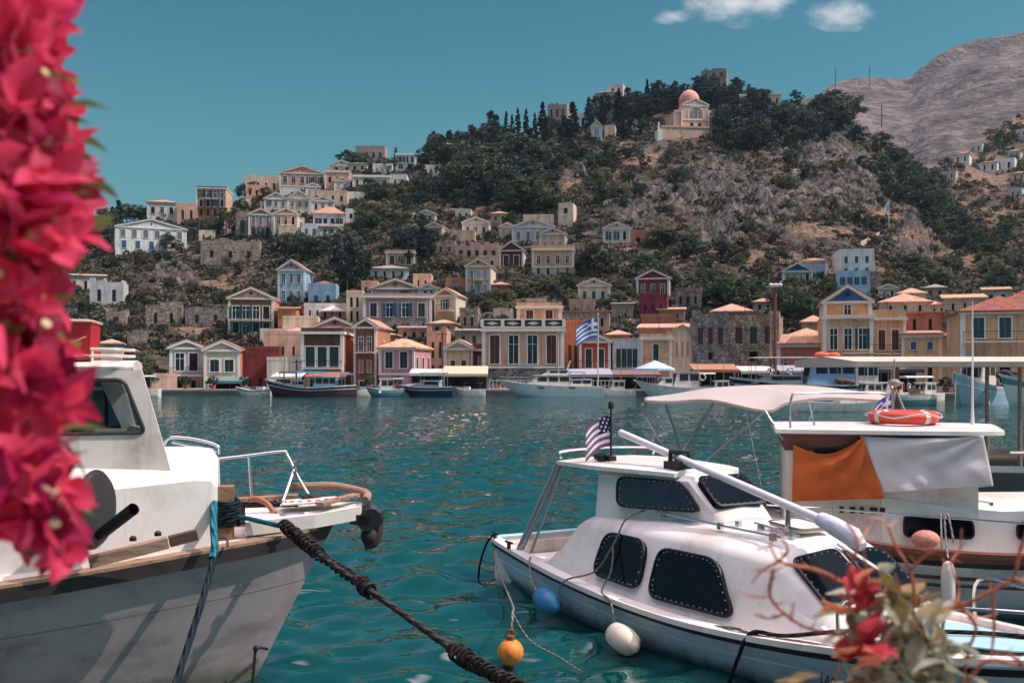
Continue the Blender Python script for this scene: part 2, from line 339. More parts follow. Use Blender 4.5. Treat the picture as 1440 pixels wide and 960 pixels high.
# ------------------------------------------------------------ water
def build_water():
    Y = 2.6 * np.power(1.0105, np.arange(0, 384)); Y = np.append(Y, [150, 400])
    s = np.linspace(-1, 1, 560); T = .56 * s + 1.9 * np.sign(s) * np.clip(np.abs(s) - .93, 0, 1) / .07 * .5
    X = T[None, :] * Y[:, None]; YY = np.repeat(Y[:, None], len(T), 1); Z = np.zeros_like(X)
    rs = np.random.default_rng(11)
    dy = np.gradient(Y)[:, None]; dx = np.gradient(T)[None, :] * YY
    for i in range(90):
        lam = math.exp(rs.uniform(math.log(.22), math.log(2.4))); th = rs.normal(math.pi / 2 + .25, .62); k = 2 * math.pi / lam
        amp = .0068 * lam ** .95 * rs.uniform(.4, 1.3)
        fade = np.clip((lam / np.maximum(dy * abs(math.sin(th)), dx * abs(math.cos(th)) + 1e-6) - 2.5) / 3, 0, 1)
        wob = .6 * np.sin(.35 * X + .2 * YY + i) 
        ph = k * (math.cos(th) * X + math.sin(th) * YY) + rs.uniform(0, 6.28) + wob
        Z += amp * fade * (np.sin(ph) + .25 * np.sin(2 * ph + 1))
    n, k = X.shape; ids = np.arange(n * k).reshape(n, k)
    Q = np.stack([ids[:-1, :-1], ids[:-1, 1:], ids[1:, 1:], ids[1:, :-1]], -1).reshape(-1, 4)
    m = bpy.data.materials.new('sea water'); m.use_nodes = True; nt = m.node_tree; N = nt.nodes; K = nt.links.new; b = N['Principled BSDF']
    b.inputs['Base Color'].default_value = (*lin((0, 58, 54)), 1); b.inputs['Roughness'].default_value = .03; b.inputs['IOR'].default_value = 2.1
    b.inputs['Specular IOR Level'].default_value = .55
    g = N.new('ShaderNodeNewGeometry')
    mp = N.new('ShaderNodeMapping'); mp.inputs['Scale'].default_value = (.55, 1.0, 1); K(g.outputs['Position'], mp.inputs[0])
    n1 = N.new('ShaderNodeTexNoise'); n1.inputs['Scale'].default_value = 1.5; n1.inputs['Detail'].default_value = 3; n1.inputs['Roughness'].default_value = .5; n1.inputs['Distortion'].default_value = .4; K(mp.outputs[0], n1.inputs['Vector'])
    n2 = N.new('ShaderNodeTexNoise'); n2.inputs['Scale'].default_value = .35; n2.inputs['Detail'].default_value = 4; K(mp.outputs[0], n2.inputs['Vector'])
    sp = N.new('ShaderNodeSeparateXYZ'); K(g.outputs['Position'], sp.inputs[0])
    mr = N.new('ShaderNodeMapRange'); K(sp.outputs[1], mr.inputs[0]); mr.inputs[1].default_value = 9; mr.inputs[2].default_value = 45; mr.inputs[3].default_value = .02; mr.inputs[4].default_value = .22
    b1 = N.new('ShaderNodeBump'); K(mr.outputs[0], b1.inputs['Distance']); b1.inputs['Strength'].default_value = 1; K(n1.outputs[0], b1.inputs['Height'])
    b2 = N.new('ShaderNodeBump'); mr2 = N.new('ShaderNodeMapRange'); K(sp.outputs[1], mr2.inputs[0]); mr2.inputs[1].default_value = 20; mr2.inputs[2].default_value = 70; mr2.inputs[3].default_value = 0; mr2.inputs[4].default_value = .3
    K(mr2.outputs[0], b2.inputs['Distance']); b2.inputs['Strength'].default_value = 1; K(n2.outputs[0], b2.inputs['Height']); K(b1.outputs[0], b2.inputs['Normal'])
    K(b2.outputs[0], b.inputs['Normal'])
    tag(link('water', npmesh('water', np.stack([X, YY, Z], -1).reshape(-1, 3), Q, m, smooth=True)), kind='structure')
build_water()
# ------------------------------------------------------------ quays
def build_quays():
    # far waterfront: a paved sheet with a vertical face
    m = MB(); us = list(range(-900, 2601, 50))
    top0 = [Vector(((u - U0) / F * float(ip(SHORE, u)), float(ip(SHORE, u)), QZ + .06)) for u in us]
    top1 = [Vector(((u - U0) / F * (float(ip(SHORE, u)) + 24), float(ip(SHORE, u)) + 24, QZ + .06)) for u in us]
    bot = [Vector((p.x, p.y, -1)) for p in top0]
    lip = [Vector((p.x, p.y - .12, QZ + .06)) for p in top0]; lip2 = [Vector((p.x, p.y - .12, QZ - .16)) for p in top0]; lip3 = [Vector((p.x, p.y, QZ - .16)) for p in top0]
    m.loft([[a, b, c, d, e] for a, b, c, d, e in zip(top1, lip, lip2, lip3, bot)])
    tag(m.build('waterfront_quay', mat('quay stone', (128, 120, 116), .9, var=.3, scale=.5, bump=.4, bscale=3)), kind='structure')
    n = MB(); n.box(-40, 40, -12, 4.6, -1.5, 1.1); n.box(-40, 40, 4.2, 4.7, 1.1, 1.22)
    tag(n.build('near_quay', mat('near quay stone', (150, 142, 134), .9, var=.25, scale=1.2, bump=.5, bscale=9)), kind='structure')
build_quays()
# ------------------------------------------------------------ vegetation
def leafmat(name, c1, c2, transl=.25):
    m = bpy.data.materials.new(name); m.use_nodes = True; nt = m.node_tree; N = nt.nodes; K = nt.links.new; b = N['Principled BSDF']
    b.inputs['Roughness'].default_value = .6; b.inputs['Specular IOR Level'].default_value = .25
    at = N.new('ShaderNodeAttribute'); at.attribute_name = 'tone'
    mx = N.new('ShaderNodeMix'); mx.data_type = 'RGBA'; K(at.outputs['Fac'], mx.inputs[0]); mx.inputs[6].default_value = (*lin(c1), 1); mx.inputs[7].default_value = (*lin(c2), 1)
    oi = N.new('ShaderNodeObjectInfo'); hs = N.new('ShaderNodeHueSaturation'); mr = N.new('ShaderNodeMapRange'); K(oi.outputs['Random'], mr.inputs[0]); mr.inputs[3].default_value = .7; mr.inputs[4].default_value = 1.3
    K(mr.outputs[0], hs.inputs['Value']); K(mx.outputs[2], hs.inputs['Color']); K(hs.outputs[0], b.inputs['Base Color'])
    tr = N.new('ShaderNodeBsdfTranslucent'); K(hs.outputs[0], tr.inputs[0]); ms = N.new('ShaderNodeMixShader'); ms.inputs[0].default_value = transl
    K(b.outputs[0], ms.inputs[1]); K(tr.outputs[0], ms.inputs[2]); K(ms.outputs[0], N['Material Output'].inputs[0]); return m
LF = dict(pine=leafmat('pine foliage', (20, 40, 44), (44, 66, 60)), cyp=leafmat('cypress foliage', (18, 36, 42), (34, 56, 56)),
          broad=leafmat('broadleaf foliage', (28, 46, 44), (86, 98, 72)), olive=leafmat('olive foliage', (78, 84, 66), (126, 122, 92)),
          scrub=leafmat('scrub foliage', (32, 42, 40), (86, 84, 68)), dry=leafmat('dry grass tufts', (130, 98, 72), (184, 144, 108)))
BARK = mat('bark', (92, 74, 62), .95, var=.3, scale=6)
def quads(C, size, rs, flat=.0):
    """leaf-sized quads of random orientation at centres C"""
    n = len(C); a = rs.normal(size=(n, 3)); a[:, 2] *= (1 - flat); a /= np.linalg.norm(a, axis=1)[:, None]
    b = rs.normal(size=(n, 3)); b -= (b * a).sum(1)[:, None] * a; b /= np.linalg.norm(b, axis=1)[:, None]
    sz = size * rs.uniform(.6, 1.4, n)[:, None]
    V = np.stack([C - a * sz, C + b * sz * .55, C + a * sz, C - b * sz * .55], 1).reshape(-1, 3)
    return V, np.arange(4 * n).reshape(n, 4)
def settone(me, tone):
    at = me.attributes.new('tone', 'FLOAT', 'FACE'); at.data.foreach_set('value', np.asarray(tone, np.float32))
def crown_mesh(name, kind, rs):
    cl = []; 
    if kind == 'cyp':
        for i in range(120):
            h = rs.uniform(.03, .99); r = .135 * (math.sin(math.pi * min(1, h * 1.35 + .12) * .5)) * (1 - max(0, h - .3) / .7) ** .95
            a = rs.uniform(0, 6.28); q = r * rs.uniform(.5, 1.0); cl.append((q * math.cos(a), q * math.sin(a), h, .042 * (1.12 - h)))
        per, sz = 24, .024
    elif kind == 'pine':
        for i in range(34):
            h = rs.uniform(.3, .97); r = .34 * math.sin(math.pi * (h - .22) / .8) ** .7 * rs.uniform(.3, 1.1); a = rs.uniform(0, 6.28)
            cl.append((r * math.cos(a), r * math.sin(a), h, .1))
        per, sz = 44, .034
    elif kind == 'spire':
        for i in range(46):
            h = rs.uniform(.12, .98); r = .23 * (1 - h) ** .75 * rs.uniform(.35, 1.1) + .01; a = rs.uniform(0, 6.28)
            cl.append((r * math.cos(a), r * math.sin(a), h, .06))
        per, sz = 30, .03
    else:
        for i in range(36):
            a = rs.uniform(0, 6.28); u = rs.uniform(-.6, 1); q = math.sqrt(1 - u * u) * rs.uniform(.55, 1.08); k = rs.uniform(.8, 1.1)
            cl.append((.46 * q * math.cos(a) * k, .46 * q * math.sin(a) * k, .5 + .42 * u * k, .12))
        per, sz = 46, .04
    C = []; T = []
    for (x, y, z, r) in cl:
        d = rs.normal(size=(per, 3)); d /= np.linalg.norm(d, axis=1)[:, None]; d *= (r * rs.uniform(.5, 1.1, per))[:, None]
        C.append(np.array([x, y, z]) + d * (1, 1, .75)); T.append(np.clip(rs.uniform(0, 1) * .6 + rs.uniform(0, .5, per), 0, 1))
    V, Q = quads(np.concatenate(C), sz, rs, .35); me = npmesh(name, V, Q, LF.get(kind if kind != 'spire' else 'pine', LF['broad'])); settone(me, np.concatenate(T)); return me
def trunk_mesh(kind, rs):
    m = MB(); top = {'cyp': .9, 'pine': .8, 'spire': .92}.get(kind, .7)
    m.tube([(0, 0, -.12), (.01, 0, .2), (.015, .01, top * .6), (0, 0, top)], [.028, .022, .014, .004], 6)
    if kind not in ('cyp',):
        for i in range(7):
            a = i * 2.4; h = .28 + .07 * i; l = .24 if kind != 'spire' else .12
            m.tube([(0, 0, h), (l * .5 * math.cos(a), l * .5 * math.sin(a), h + .08), (l * math.cos(a), l * math.sin(a), h + .13)], [.012, .008, .003], 4)
    return m.mesh('trunk', BARK, True)
TREES = {}
for kd in ('cyp', 'pine', 'spire', 'broad', 'olive'):
    TREES[kd] = [(crown_mesh('crown', kd, np.random.default_rng(hash((kd.__len__(), i, ord(kd[0]))) % 9999)), trunk_mesh(kd, NR)) for i in range(3 if kd != 'cyp' else 2)]
NM = dict(cyp='cypress_tree', pine='pine_tree', spire='conifer_tree', broad='leafy_tree', olive='olive_tree')
def tree(kind, u, vb, hpx, label, group, wf=1.0, y=None, cat='tree'):
    if y is None: p, y = on_hill(u, vb)
    else: p = px(u, vb, y)
    h = hpx / F * y; cr, tk = random.choice(TREES[kind])
    t = thing(NM[kind], label, cat, p - Vector((0, 0, .02 * h)), random.uniform(0, 6.28), group)
    t.scale = (h * wf, h * wf, h)
    link('crown', cr, t); link('trunk', tk, t); return t
def row_of(kind, lst, label, group, wf=1.0):
    for it in lst: tree(kind, it[0], it[1], it[2], label, group, it[3] if len(it) > 3 else wf)
# cypresses along the crest
row_of('cyp', [(712, 203, 48), (720, 204, 44), (728, 206, 55), (740, 206, 54), (752, 204, 46), (763, 208, 66, 1.2)], 'slim dark cypress in the row left of the ruined crest house', 'cypresses left of the ruined crest house', 1.0)
row_of('cyp', [(805, 196, 54, 1.9), (828, 182, 46, 1.5), (847, 176, 42, 1.4), (870, 186, 60, 1.35)], 'stout dark cypress among the small chapels on the crest', 'cypresses among the crest chapels', 1.0)
tree('cyp', 910, 135, 42, 'single tall cypress standing above the pines on the summit', None, 1.1)
row_of('cyp', [(795, 312, 27), (801, 314, 24)], 'small cypress beside the cream tower house', 'two cypresses beside the cream tower house')
tree('cyp', 596, 252, 24, 'lone small cypress above the long cream house', None, 1.5)
# pine wood on the summit
rw = random.Random(3)
for i in range(74):
    u = rw.uniform(868, 1085); top = np.interp(u, [868, 900, 930, 990, 1050, 1085], [136, 106, 112, 112, 108, 128]); h = rw.uniform(24, 38)
    vb = top + h + rw.uniform(0, 1) ** 1.6 * np.interp(u, [868, 910, 950, 1010, 1085], [40, 38, 6, 14, 16])
    tree(rw.choice(['pine', 'spire', 'spire']), u, vb, h * rw.uniform(.85, 1.05), 'dark pine in the wood covering the hill summit', 'pines of the summit wood', 1.2)
for i in range(40):
    u = rw.uniform(1010, 1190); lo = np.interp(u, [1010, 1040, 1190], [196, 200, 186]); vb = rw.uniform(lo - 18, lo + 18); 
    tree(rw.choice(['pine', 'broad', 'pine']), u, vb, rw.uniform(30, 46), 'bushy dark tree below the cream summit wall right of the domed church', 'dark trees right of the domed church', 1.2)
row_of('pine', [(1158, 172, 40, 1.3), (1185, 182, 34, 1.3), (1208, 205, 30, 1.4), (1030, 190, 44, 1.2), (1042, 180, 46, 1.2), (1022, 200, 40, 1.2), (1100, 165, 24), (1120, 152, 26)], 'wide crowned pine on the right end of the summit wood', 'wide pines right of the domed church')
# skyline on the left shoulder
row_of('pine', [(484, 226, 26, 1.2), (496, 226, 20, 1.2)], 'round topped pine beside the grey skyline house', 'pines by the grey skyline house')
row_of('broad', [(498, 234, 22), (512, 238, 24), (540, 244, 24), (552, 240, 20)], 'bushy tree below the grey skyline house', 'trees below the grey skyline house', 1.1)
row_of('spire', [(557, 214, 19), (690, 196, 52, 1.0), (697, 205, 46)], 'tall conifer on the left skyline', 'conifers on the left skyline')
for i in range(30):
    u = rw.uniform(588, 700); h = rw.uniform(22, 38); top = np.interp(u, [588, 610, 640, 670, 700], [188, 170, 182, 160, 168]); vb = top + h + rw.random() * 30
    tree(rw.choice(['pine', 'broad', 'spire']), u, vb, h, 'dark tree in the skyline grove left of the cypresses', 'skyline grove left of the cypresses', 1.1)
# far left clump behind the white villa
row_of('spire', [(166, 306, 36, 1.1), (158, 308, 28)], 'feathery conifer behind the white villa', 'conifers behind the white villa')
row_of('broad', [(178, 312, 30), (190, 310, 26), (200, 310, 22), (158, 318, 26), (230, 310, 20), (148, 330, 40), (140, 350, 40), (156, 346, 34)], 'bushy tree around the white villa', 'bushy trees around the white villa', 1.1)
tree('broad', 318, 334, 42, 'round dark evergreen below the three storey cream mansion', None, .95)
row_of('broad', [(290, 328, 22), (302, 334, 22), (360, 274, 24), (352, 276, 20), (374, 282, 20), (345, 282, 26), (340, 300, 22), (270, 340, 20), (235, 352, 24), (250, 356, 20), (225, 372, 20)], 'shrubby tree among the upper left houses', 'shrubby trees among the upper left houses', 1.1)
# dark wood in the middle of the slope
for i in range(58):
    u = rw.uniform(636, 752); vb = rw.uniform(238, 302); h = rw.uniform(34, 60)
    tree(rw.choice(['broad', 'pine', 'broad', 'spire']), u, vb, h, 'dark tree in the dense wood on the middle slope', 'trees of the middle slope wood', 1.15)
for i in range(46):
    u = rw.uniform(498, 650); vb = np.interp(u, [498, 560, 650], [300, 290, 300]) + rw.uniform(-22, 30); h = rw.uniform(18, 38)
    if 590 < u < 665 and vb > 306: continue
    tree(rw.choice(['broad', 'pine', 'olive', 'broad']), u, vb, h, 'scattered tree between the cream upper houses and the middle wood', 'trees below the long cream house', 1.15)
row_of('pine', [(488, 412, 82, .82), (502, 406, 66, .8), (478, 398, 60, .8), (512, 398, 50, .8)], 'big dark pine behind the pale blue house', 'big pines right of the pale blue house')
row_of('broad', [(430, 366, 40), (418, 358, 34), (446, 362, 30), (402, 352, 26), (455, 352, 24)], 'dark tree below the white terraces', 'dark trees below the white terraces', 1.15)
row_of('pine', [(574, 378, 66, .9), (592, 374, 56, .9), (560, 356, 34, 1.2), (604, 366, 48, .9)], 'dense pine beside the brown flat roofed house', 'dense pines beside the brown house')
row_of('olive', [(580, 346, 34, 1.3), (620, 380, 22, 1.3), (640, 378, 24, 1.2), (545, 330, 22, 1.3)], 'grey green olive tree above the terraces', 'olives above the terraces')
row_of('olive', [(410, 420, 34, .8)], 'shaggy olive tree in front of the pale blue house', None)
for o in [x for x in COL.objects if x.get('label') == 'shaggy olive tree in front of the pale blue house']:
    if 'group' in o: del o['group']
for i in range(34):
    u = rw.uniform(760, 960); vb = rw.uniform(216, 300); h = rw.uniform(13, 30)
    tree(rw.choice(['broad', 'olive', 'pine', 'broad']), u, vb, h, 'bushy tree on the rocky slope below the crest chapels', 'trees below the crest chapels', 1.25)
row_of('broad', [(838, 388, 46), (824, 386, 34), (856, 384, 36), (846, 360, 22), (812, 384, 28)], 'round tree on the ruined wall right of the flat ochre house', 'trees right of the flat ochre house', .95)
for (u, v, h) in [(728, 412, 24), (742, 418, 26), (756, 410, 24), (770, 416, 28), (784, 422, 26), (798, 408, 30), (716, 424, 18), (760, 436, 20), (776, 440, 18), (710, 392, 18), (806, 428, 18), (868, 432, 26), (880, 428, 30), (872, 408, 20), (846, 434, 16), (828, 432, 14), (702, 446, 22), (668, 430, 18), (690, 440, 20), (706, 460, 20)]:
    tree(rw.choice(['broad', 'olive']), u, v, h, 'garden tree between the middle houses', 'garden trees between the middle houses', 1.2)
for i in range(40):
    u = rw.uniform(900, 1100); vb = rw.uniform(340, 440); h = rw.uniform(16, 34)
    if 930 < u < 1100 and vb > 436: continue
    tree(rw.choice(['broad', 'olive', 'pine']), u, vb, h, 'bush on the slope above the ruined stone mansion', 'bushes above the ruined stone mansion', 1.25)
row_of('broad', [(1004, 430, 44), (1020, 436, 50), (1036, 432, 40), (1052, 424, 32), (990, 402, 30)], 'tall dark tree behind the ruined stone mansion', 'dark trees behind the ruined stone mansion', .9)
row_of('broad', [(1106, 458, 62, .75), (1122, 460, 56, .75), (1136, 462, 48, .75), (1150, 458, 34), (1164, 415, 26), (1172, 420, 24), (1094, 450, 44, .8)], 'dark leafy tree left of the blue pediment house', 'dark trees left of the blue pediment house')
for i in range(64):
    u = rw.uniform(1235, 1420); c = np.interp(u, [1235, 1290, 1340, 1420], [268, 305, 345, 378]); vb = c + rw.uniform(-58, 8); h = rw.uniform(18, 34)
    if u > 1350 and vb < 320: continue
    tree(rw.choice(['broad', 'pine', 'broad']), u, vb, h, 'dark tree in the shady gully right of the cliffs', 'trees in the gully right of the cliffs', 1.2)
for i in range(26):
    u = rw.uniform(1225, 1440); vb = rw.uniform(372, 412); h = rw.uniform(14, 30)
    tree(rw.choice(['broad', 'olive', 'broad']), u, vb, h, 'bush on the slope above the right hand houses', 'bushes above the right hand houses', 1.3)
for i in range(40):
    u = rw.uniform(1300, 1445); sk = np.interp(u, [1300, 1330, 1380, 1440], [236, 232, 200, 156]); vb = sk + rw.random() ** 1.3 * 130 + 4; h = rw.uniform(7, 17)
    tree(rw.choice(['broad', 'olive', 'broad']), u, vb, h, 'small tree on the terraced right hand hill', 'small trees on the right hand hill', 1.4)
for i in range(26):
    u = rw.uniform(1030, 1240); vb = rw.uniform(215, 350); h = rw.uniform(10, 22)
    tree(rw.choice(['olive', 'broad']), u, vb, h, 'bush clinging to the grey cliffs', 'bushes on the grey cliffs', 1.4)
for i in range(40):
    u = rw.uniform(96, 325); vb = rw.uniform(362, 505); h = rw.uniform(10, 22)
    if u > 235 and vb > 465: h = min(h, vb - 460)
    tree(rw.choice(['olive', 'broad', 'broad']), u, vb, h, 'bush on the rocky slope above the left waterfront', 'bushes above the left waterfront', 1.3)
tree('cyp', 1268, 230, 5, 'small tree on the saddle between the two hills', None, 2)
for i in range(90):
    u = rw.uniform(480, 960); sk = float(ip(SKY, u)); vb = rw.uniform(sk + 22, 345); h = rw.uniform(10, 24)
    if u < 640 and vb < 300: continue
    tree(rw.choice(['broad', 'olive', 'broad', 'pine']), u, vb, h, 'bushy tree scattered over the upper middle slope', 'trees scattered over the upper middle slope', 1.3)
for i in range(50):
    u = rw.uniform(330, 760); vb = rw.uniform(372, 470); h = rw.uniform(10, 20)
    tree(rw.choice(['broad', 'olive', 'broad', 'pine']), u, vb, h, 'small garden tree squeezed between the lower houses', 'garden trees between the lower houses', 1.2)
for i in range(26):
    u = rw.uniform(60, 238); y = rw.uniform(126, 146); h = rw.uniform(16, 40)
    tree(rw.choice(['broad', 'olive', 'broad']), u, 540 if y < 136 else 532, h, 'dark bush in the yards left of the waterfront sheds', 'bushes left of the waterfront sheds', 1.2, y=y)
for u, v, h in ((774, 196, 34), (792, 198, 36), (842, 168, 34), (856, 164, 36), (866, 158, 34), (880, 168, 32), (836, 172, 26), (980, 122, 26), (992, 124, 24), (1006, 124, 26), (1018, 126, 24)):
    tree(rw.choice(['pine', 'spire', 'broad']), u, v, h, 'dark tree half covering the ruins along the crest', 'trees in front of the crest ruins', 1.1)
# hillside scrub: uncountable low bushes and tufts
def scrub():
    rs = np.random.default_rng(21); Cs = []; Ts = []; MI = []; SZ = []
    for i in range(17000):
        u = rs.uniform(-120, 1560); v = rs.uniform(float(ip(SKY, u)) + 1, 500)
        if row_at(u, float(ip(SHORE, u)) + 19.5) < v: continue
        rk = max(float(ell(u, v, *r)) for r in ROCKS); gd = max(float(ell(u, v, *g)) for g in GOLDS)
        if rs.random() < rk * .6 or rs.random() < gd * .7: continue
        y = depth_at(u, v); z = float(ter_z(u, y)); x = (u - U0) / F * y
        dry = rs.random() < (.16 + .5 * gd); r = rs.uniform(.5, 2.0) * (y / 260) ** .5 * (.6 if dry else 1); n = 22 if dry else 34
        d = rs.normal(size=(n, 3)); d /= np.linalg.norm(d, axis=1)[:, None]; d[:, 2] = np.abs(d[:, 2]) * .8
        Cs.append(np.array([x, y, z - .2]) + d * (r * rs.uniform(.5, 1.1, n))[:, None]); Ts.append(np.clip(rs.random() + rs.uniform(-.3, .3, n), 0, 1)); MI.append(np.full(n, 1 if dry else 0)); SZ.append(np.full(n, r * .3))
    C = np.concatenate(Cs); sz = np.concatenate(SZ); a = rs.normal(size=(len(C), 3)); a /= np.linalg.norm(a, axis=1)[:, None]; b = rs.normal(size=(len(C), 3)); b -= (b * a).sum(1)[:, None] * a; b /= np.linalg.norm(b, axis=1)[:, None]
    sz = sz[:, None]; V = np.stack([C - a * sz, C + b * sz * .7, C + a * sz, C - b * sz * .7], 1).reshape(-1, 3)
    me = npmesh('scrub', V, np.arange(len(V)).reshape(-1, 4), [LF['scrub'], LF['dry']], np.concatenate(MI)); settone(me, np.concatenate(Ts))
    tag(link('scrub', me), 'low dry scrub and grass tufts covering the hillside', 'scrub', kind='stuff')
scrub()
# ------------------------------------------------------------ houses
PAL = dict(white=(232, 226, 222), cream=(228, 206, 184), pale=(222, 206, 196), ochre=(220, 176, 138), yellow=(228, 194, 152), peach=(224, 184, 162), salmon=(214, 160, 140),
           terra=(190, 128, 106), maroon=(128, 58, 64), magenta=(138, 62, 76), red=(116, 58, 60), pink=(206, 148, 158), blue=(150, 178, 206), skyblue=(186, 206, 224), orange=(206, 134, 100), vermilion=(192, 84, 62),
           brown=(142, 98, 82), darkbrown=(104, 70, 66), beige=(208, 186, 166), grey=(166, 156, 152), mauve=(180, 154, 148), tan=(214, 168, 144), greywhite=(204, 200, 200), deepblue=(62, 104, 156))
def wallm(c):
    nm = 'plaster ' + c
    if nm in MATS: return MATS[nm]
    m = mat(nm, PAL[c], .88, var=.17, scale=.55, bump=.25, bscale=8, spec=.2)
    nt = m.node_tree; N = nt.nodes; K = nt.links.new; b = N['Principled BSDF']; old = b.inputs['Base Color'].links[0].from_socket   # rain streaks and patches of bare render
    tc = N.new('ShaderNodeTexCoord'); mp = N.new('ShaderNodeMapping'); mp.inputs['Scale'].default_value = (1.6, 1.6, .12); K(tc.outputs['Object'], mp.inputs[0])
    n = N.new('ShaderNodeTexNoise'); n.inputs['Scale'].default_value = 1.5; n.inputs['Detail'].default_value = 6; n.inputs['Roughness'].default_value = .7; K(mp.outputs[0], n.inputs['Vector'])
    r = N.new('ShaderNodeValToRGB'); K(n.outputs[0], r.inputs[0]); r.color_ramp.elements[0].position = .3; r.color_ramp.elements[0].color = (.62, .58, .56, 1); r.color_ramp.elements[1].position = .56
    x = N.new('ShaderNodeMix'); x.data_type = 'RGBA'; x.blend_type = 'MULTIPLY'; x.inputs[0].default_value = 1; K(old, x.inputs[6]); K(r.outputs[0], x.inputs[7])
    n2 = N.new('ShaderNodeTexNoise'); n2.inputs['Scale'].default_value = .8; n2.inputs['Detail'].default_value = 8; n2.inputs['Roughness'].default_value = .75; K(tc.outputs['Object'], n2.inputs['Vector'])
    r2 = N.new('ShaderNodeValToRGB'); K(n2.outputs[0], r2.inputs[0]); r2.color_ramp.elements[0].position = .62; r2.color_ramp.elements[0].color = (0, 0, 0, 1); r2.color_ramp.elements[1].position = .68
    y = N.new('ShaderNodeMix'); y.data_type = 'RGBA'; f = N.new('ShaderNodeMath'); f.operation = 'MULTIPLY'; K(r2.outputs[0], f.inputs[0]); f.inputs[1].default_value = .55; K(f.outputs[0], y.inputs[0]); K(x.outputs[2], y.inputs[6]); y.inputs[7].default_value = (*lin((196, 182, 170)), 1)
    K(y.outputs[2], b.inputs['Base Color']); return m
STONE = {'stone': stone('rubble stone', (204, 180, 160), (138, 122, 112), (92, 82, 76), 1.9), 'greystone': stone('grey rubble stone', (180, 168, 160), (120, 112, 110), (84, 78, 78), 1.8)}
def wm(c): return STONE[c] if c in STONE else wallm(c)
TRIM = mat('trim white', (226, 220, 214), .8, var=.08, scale=1.5, spec=.2)
def tilem(name, c, st):
    m = mat(name, c, .9, var=.25, scale=1.4, stain=st, spec=.15)
    nt = m.node_tree; N = nt.nodes; K = nt.links.new
    if 'wv' not in N:
        tc = N.new('ShaderNodeTexCoord'); w = N.new('ShaderNodeTexWave'); w.name = 'wv'; w.inputs['Scale'].default_value = 1.3; w.bands_direction = 'X'; K(tc.outputs['Object'], w.inputs['Vector'])
        bp = N.new('ShaderNodeBump'); bp.inputs['Strength'].default_value = .7; bp.inputs['Distance'].default_value = .08; K(w.outputs[0], bp.inputs['Height']); K(bp.outputs[0], N['Principled BSDF'].inputs['Normal'])
    return m
ROOF = dict(tile=tilem('clay tiles', (188, 144, 122), (132, 104, 92)), red=tilem('red clay tiles', (150, 92, 80), (108, 72, 66)), tan=tilem('weathered tiles', (198, 162, 134), (150, 122, 104)), grey=tilem('grey tiles', (156, 144, 138), (112, 106, 104)), salmon=tilem('salmon tiles', (208, 158, 136), (160, 122, 106)))
PANE = {'g': mat('window glass dark', (22, 30, 38), .12, var=.3, scale=2, spec=.6), 'n': mat('shutter brown', (74, 48, 42), .7, var=.2, scale=4), 'b': mat('shutter blue', (56, 92, 138), .6, var=.15, scale=4),
        't': mat('shutter teal', (30, 78, 86), .6, var=.15, scale=4), 'w': mat('shutter pale blue', (132, 160, 190), .6, var=.12, scale=4), 'd': mat('shutter grey', (112, 118, 126), .7, var=.15, scale=4), 'k': mat('dark opening', (26, 22, 24), .95, var=.2), 'c': mat('faded shutter', (168, 138, 112), .8, var=.15, scale=3), 'e': mat('shutter dark green', (24, 52, 54), .6, var=.2, scale=4)}
IRON = mat('iron railing', (34, 32, 36), .6, spec=.4)
HOUSES = {}; HR = random.Random(31)
def window_mesh(w, h, kind, surround):
    f = MB(); s = .13 * min(1, w)
    if surround:
        f.box(-w / 2 - s, -w / 2, -.07, .02, 0, h); f.box(w / 2, w / 2 + s, -.07, .02, 0, h); f.box(-w / 2 - s, w / 2 + s, -.075, .02, h, h + s); f.box(-w / 2 - s * 1.5, w / 2 + s * 1.5, -.12, .02, -s * .8, 0)
    p = MB()
    if kind == 'k': p.box(-w / 2, w / 2, -.012, .02, 0, h)
    elif kind in 'gc':
        p.box(-w / 2 + .001, w / 2 - .001, -.015, .02, .001, h - .001)
    else:                                      # louvred shutters: two leaves with a gap and rails
        g = w * .02
        for a, b in ((-w / 2 + .001, -g), (g, w / 2 - .001)):
            p.box(a, b, -.03, .02, .001, h - .001)
            for k in range(5):
                z = h * (.06 + .19 * k); p.box(a + w * .05, b - w * .05, -.05, -.03, z, z + h * .13)
    c = None
    if kind == 'g':
        c = MB(); c.box(-.03, .03, -.04, -.016, 0, h); c.box(-w / 2, -.03, -.04, -.016, h * .68, h * .68 + .05); c.box(.03, w / 2, -.04, -.016, h * .68, h * .68 + .05)
    return f, p, c
def rail_mesh(w, d, z):
    m = MB(); m.box(-w / 2, w / 2, -d, 0, z - .14, z)
    n = max(4, int(w / .22))
    r = MB()
    for i in range(n + 1):
        x = -w / 2 + .03 + (w - .06) * i / n; r.box(x - .012, x + .012, -d + .02, -d + .045, z, z + .95)
    for x in (-w / 2 + .02, w / 2 - .045):
        r.box(x, x + .025, -d + .03, 0, z + .9, z + .95); r.box(x, x + .025, -d * .5, -d * .5 + .025, z, z + .9)
    r.box(-w / 2, w / 2, -d + .012, -d + .052, z + .95, z + 1.0); r.box(-w / 2 + .04, w / 2 - .04, -d + .046, -d + .06, z + .1, z + .14)
    return m, r
